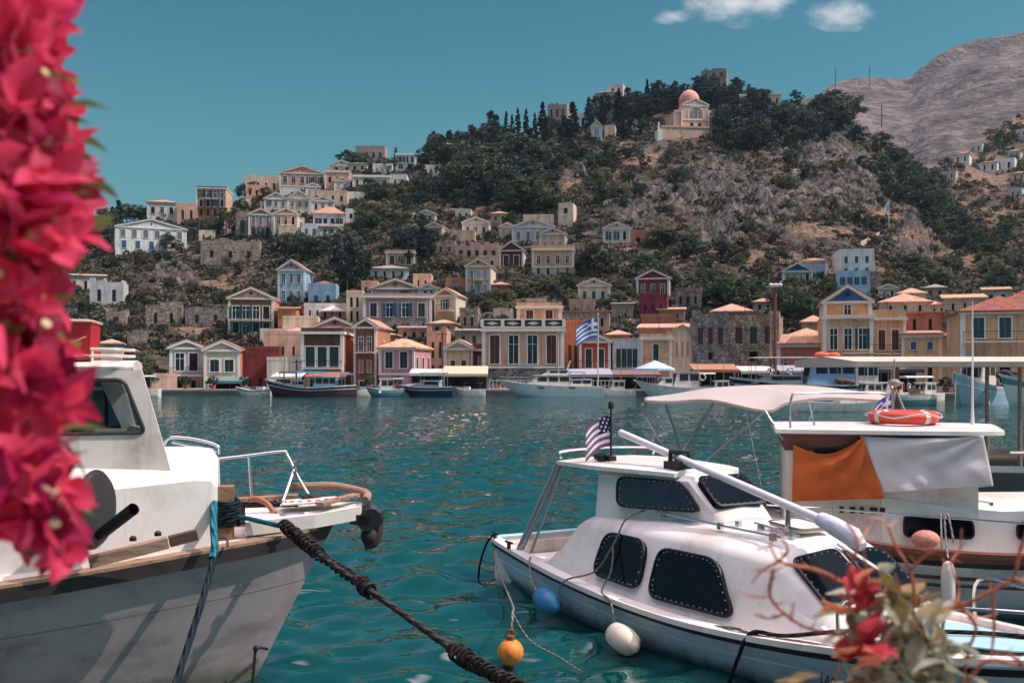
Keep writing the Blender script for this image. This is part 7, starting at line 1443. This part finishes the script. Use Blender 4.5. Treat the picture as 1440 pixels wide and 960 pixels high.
# ------------------------------------------------------------ waterfront furniture
def awning(label, u0, u1, vt, vb_, d, m, tilt=.5, depth=3.2, group=None):
    p0, p1 = px(u0, vb_, d), px(u1, vb_, d); w = (p1 - p0).length; t = thing('awning', label, 'awning', (p0 + p1) / 2, 0, group); h = (p0 + p1).z / 2; t.location.z = QZ + .06; z = h - QZ - .06; zt = z + (vb_ - vt) / F * d
    q = MB(); q.prism([(-w / 2, 0, z), (-w / 2, depth, zt), (-w / 2, depth, zt + .06), (-w / 2, 0, z + .06)], (w, 0, 0)); q.box(-w / 2, w / 2, -.03, -.003, z - .28, z + .05); q.build('awning_cloth', m, t)
    n = max(2, int(w / 3) + 1)
    for i in range(n): x = -w / 2 + .1 + (w - .2) * i / (n - 1); q = MB(); q.box(x - .05, x + .05, .1, .2, 0, z); q.build('post', ALU, t)
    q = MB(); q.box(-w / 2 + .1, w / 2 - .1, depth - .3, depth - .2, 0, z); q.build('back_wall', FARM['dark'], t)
    for i in range(max(2, int(w / 1.8))):
        x = -w / 2 + .9 + 1.8 * i
        if x > w / 2 - .6: break
        q = MB(); q.box(x - .4, x + .4, 1.0, 1.7, .72, .76); q.box(x - .04, x + .04, 1.31, 1.39, 0, .72); q.build('table', OLDW, t)
bg = FARM['beige']
awning('beige taverna awning left of the balustrade mansion', 622, 686, 515, 526, 119.5, bg)
awning('grey shop awning under the vermilion house', 800, 862, 519, 527, 120, FARM['grey'])
awning('long brown awning under the white shuttered house', 862, 930, 521, 527, 120.5, mat('brown awning', (120, 98, 90), .85))
awning('white awning in front of the pink house', 575, 622, 519, 525, 120, FARM['white'])
awning('brown taverna roof below the ruined stone mansion', 975, 1040, 512, 520, 117, mat('reed roof', (166, 122, 92), .95, var=.3, scale=6))
awning('green shop awning below the cream gabled house', 288, 340, 531, 536, 121, mat('green awning', (92, 128, 126), .85))
awning('pale shop canopy under the ruined mansion right wing', 1042, 1092, 515, 522, 118, FARM['white'])
awning('faded canopy below the brown tiled lane house', 1096, 1160, 514, 522, 114, FARM['grey'])
awning('dark canopy under the big ochre mansion', 1200, 1300, 510, 520, 104, mat('dark canopy', (84, 80, 84), .85))
awning('small taverna awning behind the maroon caique', 380, 424, 524, 530, 121, FARM['white'])
awning('brown awning beneath the blue cornice house', 428, 486, 524, 530, 121, mat('rust awning', (150, 92, 72), .85, var=.15))
def parasol(label, u, v, d, r, m):
    p = px(u, v, d); t = thing('parasol', label, 'parasol', (p.x, p.y, QZ + .06)); z = p.z - QZ
    q = MB(); n = 8; rim = [(r * math.cos(2 * math.pi * i / n), r * math.sin(2 * math.pi * i / n), z - r * .42) for i in range(n)]; q.add([(0, 0, z)] + rim, [(0, i + 1, (i + 1) % n + 1) for i in range(n)]); q.add(rim + [(x, y, zz - .22) for x, y, zz in rim], [(i, (i + 1) % n, n + (i + 1) % n, n + i) for i in range(n)]); q.build('canopy', m, t, fix=False)
    q = MB(); q.tube([(0, 0, 0), (0, 0, z)], .04, 6); q.build('pole', ALU, t)
parasol('big pale blue parasol beside the white fishing boat', 921, 507, 114, 2.3, mat('pale blue parasol', (176, 196, 220), .85, var=.06))
parasol('white parasol on the long white terrace house', 468, 430, 178, 2.4, FARM['white'])
# the restaurant railing in front of the mansion
def railing(label, u0, u1, d, h=1.1):
    p0, p1 = px(u0, 500, d), px(u1, 500, d); w = p1.x - p0.x; t = thing('railing', label, 'railing', ((p0.x + p1.x) / 2, d, QZ + .06)); q = MB(); q.box(-w / 2, w / 2, -.03, .03, h - .06, h); q.box(-w / 2, w / 2, -.02, .02, .12, .16); q.build('rail', TRIM, t)
    q = MB(); n = int(w / .45)
    for i in range(n + 1): x = -w / 2 + w * i / n; q.box(x - .035, x + .035, -.025, .025, 0, h - .06)
    q.build('balusters', TRIM, t)
railing('white railing on the quay in front of the balustrade mansion', 688, 792, 118.6)
railing('white railing beside the vermilion house', 812, 862, 118.8)
# flags and poles
p = px(841, 545, 117.4); t = thing('flagpole', 'tall white flagpole on the quay right of the motor yacht', 'flagpole', (p.x, p.y, QZ + .06)); zt_ = px(841, 442, 117.4).z - QZ; q = MB(); q.tube([(0, 0, 0), (0, 0, zt_)], [.09, .05], 7); q.ball((0, 0, zt_), .1, 5); q.build('pole', GEL2, t)
q = MB(); q.box(-.25, .25, -.25, .25, 0, .3); q.build('base', TRIM, t)
flag('large blue and white flag flying from the tall quay flagpole', None, px(840, 447, 117.4), R(180 + 8), 2.6, 2.3, 'cross', tilt=.55)
p, y_ = on_hill(1250, 322); t = thing('flagpole', 'white flagpole standing on the rocky spur', 'flagpole', p); hh = 42 / F * y_; q = MB(); q.tube([(0, 0, -.5), (0, 0, hh)], .1, 6); q.build('pole', GEL2, t); flag('pale small flag on the rocky spur flagpole', None, p + Vector((0, 0, hh * .95)), R(190), 1.6, 2.4, 'cross', tilt=1)
p = px(1090, 552, 112); t = thing('light_mast', 'tall brown timber mast with a lamp cluster by the workboat', 'mast', (p.x, p.y, .5)); zt_ = px(1090, 402, 112).z - .5; q = MB(); q.tube([(0, 0, -1), (0, 0, zt_)], [.22, .16], 8); q.build('pole', mat('brown timber', (126, 76, 60), .8, var=.2, scale=3), t)
for dx in (-.5, 0, .5): q = MB(); q.ball((dx, -.2, zt_ + .1), .28, 5, sq=(1, 1, .7)); q.tube([(0, 0, zt_ - .2), (dx, -.2, zt_ + .05)], .04, 5); q.build('lamp', FARM['line'], t)
for u, v, h, lb in ((1175, 112, 16, 'thin radio mast left on the distant mountain ridge'), (1223, 107, 14, 'thin radio mast right on the distant mountain ridge'), (1240, 166, 18, 'thin lone pole on the saddle before the mountain')):
    d = 1690 if u < 1230 else 430; p = px(u, v, d); o = MB(); o.tube([(0, 0, -20 if d > 1000 else -4), (0, 0, h / F * d)], .7 if d > 1000 else .2, 5); tag(o.build('radio_mast', IRON, None), lb, 'mast').location = p
# street lamps on the quay and house poles
for u, v0, v1, d, lb in ((417, 505, 552, 119, 'thin lamp post between the white taverna and the blue cornice house'), (664, 380, 450, 190, 'utility pole in front of the tall ochre house'), (622, 466, 525, 124, 'dark utility pole beside the yellow cottage'), (858, 340, 420, 215, 'slim pole right of the flat ochre house')):
    p = px(u, v1, d); t = thing('utility_pole', lb, 'pole', p); h = (v1 - v0) / F * d; q = MB(); q.tube([(0, 0, -2), (0, 0, h)], .1, 6); q.build('pole', mat('dark pole', (60, 52, 52), .8), t); q = MB(); q.box(-.6, .6, -.05, .05, h - .4, h - .3); q.build('crossarm', mat('dark pole', (60, 52, 52), .8), t)
# small clutter on the quay: crates, barrels, scooters
def crate(label, u, d, col, group):
    p = px(u, 540, d); t = thing('crate', label, 'crate', (p.x, d, QZ + .06), random.uniform(-.3, .3), group); w, h = .5, .35
    q = MB(); q.box(-w, w, -.35, -.3, 0, h); q.box(-w, w, .3, .35, 0, h); q.box(-w, -w + .05, -.3, .3, 0, h); q.box(w - .05, w, -.3, .3, 0, h); q.box(-w + .05, w - .05, -.3, .3, 0, .05); q.build('crate_body', col, t)
for i, u in enumerate((348, 356, 366, 505, 512, 646, 655, 1008, 1018, 1304)): crate('fish crate standing on the far quay edge', u, 117.6 if u < 1100 else 101, [FARM['lblue'], OLDW, FARM['line'], mat('orange crate', (200, 120, 70), .7)][i % 4], 'fish crates along the far quay')
def scooter(u, d, i):
    p = px(u, 540, d); t = thing('scooter', 'motor scooter parked in the row on the right hand quay', 'scooter', (p.x, d, QZ + .06), R(60 + random.uniform(-15, 15)), 'scooters parked on the right hand quay')
    for x in (-.6, .6): q = MB(); q.tube([(x + .22 * math.cos(a), 0, .26 + .22 * math.sin(a)) for a in np.linspace(0, 6.28, 12, endpoint=False)], .06, 5, closed=True); q.build('wheel', BLACK, t)
    q = MB(); q.loft([[(x, -w, z0), (x, -w, z1), (x, w, z1), (x, w, z0)] for x, w, z0, z1 in ((-.8, .1, .5, .7), (-.5, .16, .35, .78), (0, .14, .3, .45), (.3, .14, .28, .4), (.45, .18, .3, .95), (.6, .12, .4, 1.0))], closed=True, cap=True); q.build('body', [FARM['line'], FARM['lblue'], mat('red scooter', (150, 50, 54), .4)][i % 3], t)
    q = MB(); q.box(-.75, -.05, -.14, .14, .78, .86); q.build('seat', BLACK, t); q = MB(); q.tube([(.5, -.3, 1.05), (.55, 0, 1.0), (.5, .3, 1.05)], .025, 5); q.build('handlebar', BLACK, t)
for i, u in enumerate((1248, 1258, 1268, 1278, 1290, 1400, 1412, 1424)): scooter(u, 99.8, i)
# ------------------------------------------------------------ plants at the near edge
def petalmat(name, c1, c2, tl=.45):
    m = bpy.data.materials.new(name); m.use_nodes = True; nt = m.node_tree; N = nt.nodes; K = nt.links.new; b = N['Principled BSDF']; b.inputs['Roughness'].default_value = .55; b.inputs['Specular IOR Level'].default_value = .25
    tc = N.new('ShaderNodeTexCoord'); n = N.new('ShaderNodeTexNoise'); n.inputs['Scale'].default_value = 60; n.inputs['Detail'].default_value = 4; K(tc.outputs['Object'], n.inputs['Vector'])
    oi = N.new('ShaderNodeObjectInfo'); ad = N.new('ShaderNodeMath'); ad.operation = 'MULTIPLY_ADD'; K(oi.outputs['Random'], ad.inputs[0]); ad.inputs[1].default_value = .7; K(n.outputs[0], ad.inputs[2])
    mr = N.new('ShaderNodeMapRange'); K(ad.outputs[0], mr.inputs[0]); mr.inputs[1].default_value = .4; mr.inputs[2].default_value = 1.2
    mx = N.new('ShaderNodeMix'); mx.data_type = 'RGBA'; K(mr.outputs[0], mx.inputs[0]); mx.inputs[6].default_value = (*lin(c1), 1); mx.inputs[7].default_value = (*lin(c2), 1); K(mx.outputs[2], b.inputs['Base Color'])
    tr = N.new('ShaderNodeBsdfTranslucent'); K(mx.outputs[2], tr.inputs[0]); ms = N.new('ShaderNodeMixShader'); ms.inputs[0].default_value = tl
    K(b.outputs[0], ms.inputs[1]); K(tr.outputs[0], ms.inputs[2]); K(ms.outputs[0], N['Material Output'].inputs[0]); return m
PK = petalmat('pink bract', (186, 24, 64), (242, 92, 130)); LG = petalmat('green leaf', (60, 84, 44), (110, 126, 70), .3); CR = petalmat('cream tube flower', (214, 196, 150), (236, 222, 190), .3)
def blade(m, o, L, W, yaw, lift, cup, mi=0, tip=1.0, n=6):
    """one curved pointed bract or leaf from point o"""
    a = Matrix.Rotation(yaw, 4, 'Z') @ Matrix.Rotation(-lift, 4, 'Y'); V = []; nn = 4
    for i in range(n + 1):
        f = i / n; w = W * math.sin(math.pi * min(1, f * .92 + .06)) ** .8 * (1 - f ** 4 * tip * .5)
        for j in range(nn + 1):
            g = j / nn * 2 - 1; p = a @ Vector((L * f, w * g, cup * L * (f * f * .5 - .25 * f) + abs(g) * w * .35 + .006 * L * math.sin(9 * f + 3 * g))); V.append(Vector(o) + p)
    m.add(V, [(i * (nn + 1) + j, i * (nn + 1) + j + 1, (i + 1) * (nn + 1) + j + 1, (i + 1) * (nn + 1) + j) for i in range(n) for j in range(nn)], mi)
def flower_mesh(seed):
    rr = random.Random(seed); m = MB(); W = rr.choice((0, 0, 2))
    for k in range(3): blade(m, (0, 0, 0), rr.uniform(.03, .043), rr.uniform(.011, .0165), k * 2.094 + rr.uniform(-.35, .35), rr.uniform(.2, 1.15), rr.uniform(-.9, .5), W)
    if seed % 4 == 1: m.tube([(0, 0, 0), (0, 0, .018)], .0017, 5, 1); m.lathe([(.0018, .018), (.005, .0205), (.0055, .021), (.002, .0212)], (0, 0, 0), 8, 1)
    return m.mesh('flower', [PK, CR, PK2], True)
PK2 = petalmat('deep magenta bract', (120, 12, 52), (182, 36, 90), .4)
def bougainvillea():
    t = thing('bougainvillea', 'hanging branch of pink bougainvillea filling the left edge, out of focus', 'plant', (-1.25, .8, 1.1))
    base = Vector((-1.25, .8, 1.1))
    RE = [(-60, 80), (0, 92), (60, 84), (140, 98), (200, 112), (260, 120), (330, 134), (370, 104), (420, 84), (470, 82), (520, 108), (575, 118), (620, 84), (655, 84), (685, 122), (715, 92), (750, 130), (785, 108), (800, 50)]
    rr = random.Random(15); fm = [flower_mesh(i) for i in range(12)]; pts = []
    for i in range(560):
        v = rr.uniform(-70, 764); re = float(np.interp(v, [a for a, b in RE], [b for a, b in RE])) - 26 + rr.uniform(-16, 14); d = rr.uniform(.9, 1.3)
        u = re - abs(rr.gauss(0, 1)) * 66 if rr.random() < .7 else rr.uniform(-110, re)
        if v > 745: u = min(u, 122 - (v - 745) * 1.6)
        pts.append((u, v, d))
    pts.sort(key=lambda q: q[2]); rest = MB()
    for i, (u, v, d) in enumerate(pts):
        p = px(u, v, d) - base; out = Vector((rr.gauss(.45, .75), rr.gauss(-.4, .7), rr.gauss(.2, .7))).normalized(); q = out.to_track_quat('Z', 'Y').to_matrix().to_4x4() @ Matrix.Rotation(rr.uniform(0, 6.28), 4, 'Z')
        M = Matrix.Translation(p) @ q @ Matrix.Scale(rr.uniform(.8, 1.3), 4)
        if i < 99: o = link('flower', fm[i % 12], t); o.matrix_local = M
        else:
            me = fm[i % 12]; rest.add([M @ x.co for x in me.vertices], [tuple(f.vertices) for f in me.polygons]); rest.m[-len(me.polygons):] = [f.material_index for f in me.polygons]
    o = rest.build('flowers_behind', [PK, CR, PK2], t, smooth=90, fix=False); o['kind'] = 'stuff'
    st = MB(); st.tube([q - base for q in smooth([base, Vector((-1.15, .85, 2.4)), Vector((-.95, .98, 3.6)), Vector((-.72, 1.07, 3.95)), Vector((-.58, 1.08, 3.7)), px(20, 60, 1.08), px(40, 300, 1.08), px(35, 560, 1.08), px(45, 780, 1.08)], 6)], [.02] * 12 + [.014] * 12 + [.008] * 25, 7); st.build('stem', BARK, t, smooth=60)
    for k in range(44):
        v = rr.uniform(-20, 790); u = float(np.interp(v, [a for a, b in RE], [b for a, b in RE])) - rr.uniform(-2, 90); L_ = rr.uniform(.03, .05); m = MB(); blade(m, px(u, v, rr.uniform(.92, 1.2)) - base, L_, L_ * .3, rr.uniform(-1, 1.5), rr.uniform(-.5, .6), -.4); m.build('leaf', LG, t, smooth=90, fix=False)
    for (u, v, L_, yaw, lf) in ((98, 150, .036, .15, .05), (40, 0, .05, .4, .35), (10, 40, .05, 2.6, .4)):
        m = MB(); blade(m, px(u, v, .93) - base, L_, L_ * .3, yaw, lf, -.4); m.build('leaf', LG, t, smooth=90, fix=False)
    for k in range(14):                                     # twigs between the blossoms
        v = rr.uniform(0, 760); u = rr.uniform(0, 90); a = px(u, v, rr.uniform(1.0, 1.2)) - base; q = MB(); d = Vector((rr.uniform(.02, .07), rr.uniform(-.06, .02), rr.uniform(-.08, .08))); q.tube([a, a + d * .5 + Vector((0, 0, .01)), a + d], [.0022, .0018, .001], 5); q.build('twig', BARK, t)
bougainvillea()
def thornshrub():
    base = Vector((.72, 1.5, 1.1)); t = thing('thorny_shrub', 'leafless thorny shrub with fading red blossoms and grey green leaves at the lower right', 'plant', base)
    TW = mat('reddish twig bark', (158, 92, 66), .75, var=.35, scale=40, stain=(104, 56, 46)); TW2 = mat('pale twig tips', (206, 150, 112), .75, var=.2, scale=40)
    D = 1.5
    B = [([(1232, 985, 1.52), (1215, 930, 1.5), (1200, 870, 1.49), (1190, 822, 1.48)], 5.5), ([(1190, 822, 1.48), (1150, 802, 1.46), (1118, 795, 1.45), (1094, 789, 1.44)], 4.2), ([(1094, 789, 1.44), (1108, 772, 1.43), (1092, 748, 1.42)], 2.6), ([(1094, 789, 1.44), (1084, 768, 1.45), (1086, 745, 1.46)], 2.4), ([(1094, 789, 1.44), (1072, 802, 1.44), (1058, 818, 1.43)], 2.6), ([(1110, 793, 1.45), (1082, 803, 1.47), (1050, 798, 1.48)], 1.8),
         ([(1088, 800, 1.44), (1083, 838, 1.46), (1108, 866, 1.48), (1140, 884, 1.5), (1192, 894, 1.52), (1225, 905, 1.52)], 3.4), ([(1083, 838, 1.46), (1062, 839, 1.45), (1042, 832, 1.44)], 2.0), ([(1104, 862, 1.48), (1082, 869, 1.47), (1062, 864, 1.46)], 2.4), ([(1110, 868, 1.48), (1118, 845, 1.47)], 1.6),
         ([(1190, 822, 1.48), (1196, 795, 1.48), (1206, 764, 1.48), (1192, 735, 1.5)], 3.8), ([(1206, 764, 1.48), (1222, 742, 1.49), (1232, 728, 1.49)], 2.2), ([(1215, 930, 1.5), (1222, 880, 1.47), (1218, 810, 1.45), (1214, 772, 1.44)], 3.2),
         ([(1262, 985, 1.55), (1275, 905, 1.53), (1285, 848, 1.52), (1280, 802, 1.52), (1262, 772, 1.53), (1250, 742, 1.54)], 4.2), ([(1280, 802, 1.52), (1300, 782, 1.51), (1322, 772, 1.5)], 2.8), ([(1285, 848, 1.52), (1268, 830, 1.54), (1258, 806, 1.55)], 2.4), ([(1250, 742, 1.54), (1236, 728, 1.54), (1222, 732, 1.54)], 1.8), ([(1250, 742, 1.54), (1262, 730, 1.55)], 1.6),
         ([(1275, 905, 1.53), (1310, 862, 1.51), (1350, 852, 1.5), (1392, 832, 1.48), (1424, 812, 1.47), (1434, 775, 1.46), (1446, 740, 1.45)], 4.6), ([(1424, 812, 1.47), (1452, 824, 1.46), (1490, 830, 1.45)], 4.2), ([(1350, 852, 1.5), (1372, 880, 1.5), (1362, 915, 1.52), (1348, 985, 1.54)], 3.6), ([(1395, 832, 1.48), (1398, 880, 1.47), (1394, 920, 1.46)], 3.4), ([(1340, 856, 1.5), (1348, 830, 1.52), (1338, 790, 1.53), (1350, 772, 1.54), (1352, 745, 1.54)], 2.6), ([(1338, 790, 1.53), (1322, 800, 1.54)], 1.8),
         ([(1310, 862, 1.51), (1296, 846, 1.5), (1304, 832, 1.5)], 2.2), ([(1350, 852, 1.5), (1376, 868, 1.53), (1402, 862, 1.55)], 2), ([(1348, 985, 1.5), (1385, 930, 1.48), (1440, 936, 1.47), (1500, 930, 1.46)], 4), ([(1192, 894, 1.52), (1180, 930, 1.52), (1170, 985, 1.52)], 2.4), ([(1440, 936, 1.47), (1420, 920, 1.46), (1400, 918, 1.46)], 3)]
    for i, (P, r) in enumerate(B):
        W_ = [px(*p) - base for p in P]
        if i in (0, 13): W_ = [Vector((random.uniform(-.02, .02), 0, -.02)), (W_[0] * .5)] + W_
        S = smooth(W_, 6); n = len(S); rr = [r * .00074 * (1.12 - .5 * k / n + (.28 if k % 9 == 4 else 0)) for k in range(n)]
        b = MB(); b.tube(S, rr, 7); tip = (S[-1] - S[-2]).normalized(); b.ball(S[-1], rr[-1] * 1.5, 4)
        for k in range(3, n - 2, 5):                       # thorns
            d = Vector((random.uniform(-1, 1), random.uniform(-.6, .6), random.uniform(-.3, 1))).normalized(); b.tube([S[k], S[k] + d * .009, S[k] + d * .016], [rr[k] * .6, rr[k] * .45, .0003], 5)
        b.build('twig', TW if r > 2.3 else TW2, t, smooth=70)
    RB = petalmat('faded red bract', (160, 40, 62), (214, 90, 96), .4); PB = petalmat('peach bract', (214, 122, 92), (236, 164, 130), .45); GL = petalmat('grey green leaf', (96, 108, 84), (200, 196, 176), .3); OL = petalmat('olive leaf', (86, 84, 52), (160, 136, 92), .3)
    rr = random.Random(4)
    def cluster(name, u, v, d, n, L, mats, mi=(0,)):
        m = MB()
        for k in range(n): blade(m, px(u + rr.uniform(-4, 4), v + rr.uniform(-4, 4), d + rr.uniform(-.01, .01)) - base, 1.35 * L * rr.uniform(.75, 1.15), 1.35 * L * rr.uniform(.36, .5), rr.uniform(0, 6.28), rr.uniform(-.5, 1.3), rr.uniform(-.7, .5), rr.choice(mi))
        m.build(name, mats, t, smooth=90, fix=False)
    cluster('blossom', 1208, 828, 1.43, 6, .03, [RB, PB], (0, 0, 1)); cluster('blossom', 1212, 852, 1.43, 5, .026, [RB, PB]); cluster('blossom', 1184, 858, 1.44, 4, .024, [RB, PB], (1,)); cluster('blossom', 1204, 838, 1.45, 4, .03, [RB, PB])
    cluster('blossom', 1216, 905, 1.42, 7, .036, [RB, PB], (0, 0, 0, 1)); cluster('blossom', 1192, 926, 1.43, 6, .03, [RB, PB], (0, 0, 1)); cluster('blossom', 1226, 932, 1.42, 4, .03, [RB, PB], (1,)); cluster('blossom', 1240, 918, 1.44, 4, .028, [RB, PB])
    for i in range(150):
        u = rr.uniform(1190, 1345); v = rr.uniform(min(985, 800 + abs(u - 1245) * 1.0), 985); m = MB(); L = rr.uniform(.04, .07)
        blade(m, px(u, v, rr.uniform(1.46, 1.62)) - base, L, L * rr.uniform(.26, .36), rr.uniform(0, 6.28), rr.uniform(-1.2, 1.2), rr.uniform(-.7, .4)); m.build('leaf', GL if rr.random() < .7 else OL, t, smooth=90, fix=False)
    for (u, v, L, yaw, lf, mt) in ((1236, 800, .062, .3, -1.1, OL), (1250, 830, .06, .5, -1.0, OL), (1262, 880, .05, 2.8, -.9, GL), (1290, 858, .045, .1, -.1, OL), (1340, 905, .05, .2, -.4, GL), (1330, 930, .05, 2.9, -.3, GL), (1364, 950, .045, .4, -.6, GL), (1110, 962, .05, .2, .3, OL), (1140, 968, .05, 2.8, .2, OL)):
        m = MB(); blade(m, px(u, v, 1.41) - base, L, L * .3, yaw, lf, -.4); m.build('leaf', mt, t, smooth=90, fix=False)
    q = MB(); q.lathe([(.14, 0), (.18, .24), (.2, .26), (.2, .3), (.17, .3), (.16, .25)], (base.x, base.y, 1.1), 20); pt = q.build('plant_pot', mat('terracotta pot', (176, 104, 76), .85, var=.2), None, smooth=50); tag(pt, 'terracotta pot below the thorny shrub on the near quay', 'pot')
thornshrub()
# ------------------------------------------------------------ air
def haze():
    b = MB(); b.box(-2600, 4300, -30, 1850, -2.5, 760); m = bpy.data.materials.new('sea haze'); m.use_nodes = True; N = m.node_tree.nodes; N.remove(N['Principled BSDF'])
    v = N.new('ShaderNodeVolumePrincipled'); v.inputs['Color'].default_value = (.6, .78, .92, 1); v.inputs['Density'].default_value = .000065; v.inputs['Anisotropy'].default_value = .2
    m.node_tree.links.new(v.outputs[0], N['Material Output'].inputs['Volume']); tag(b.build('haze', m), 'thin sea haze in the air over the whole bay', 'haze', kind='stuff')
haze()
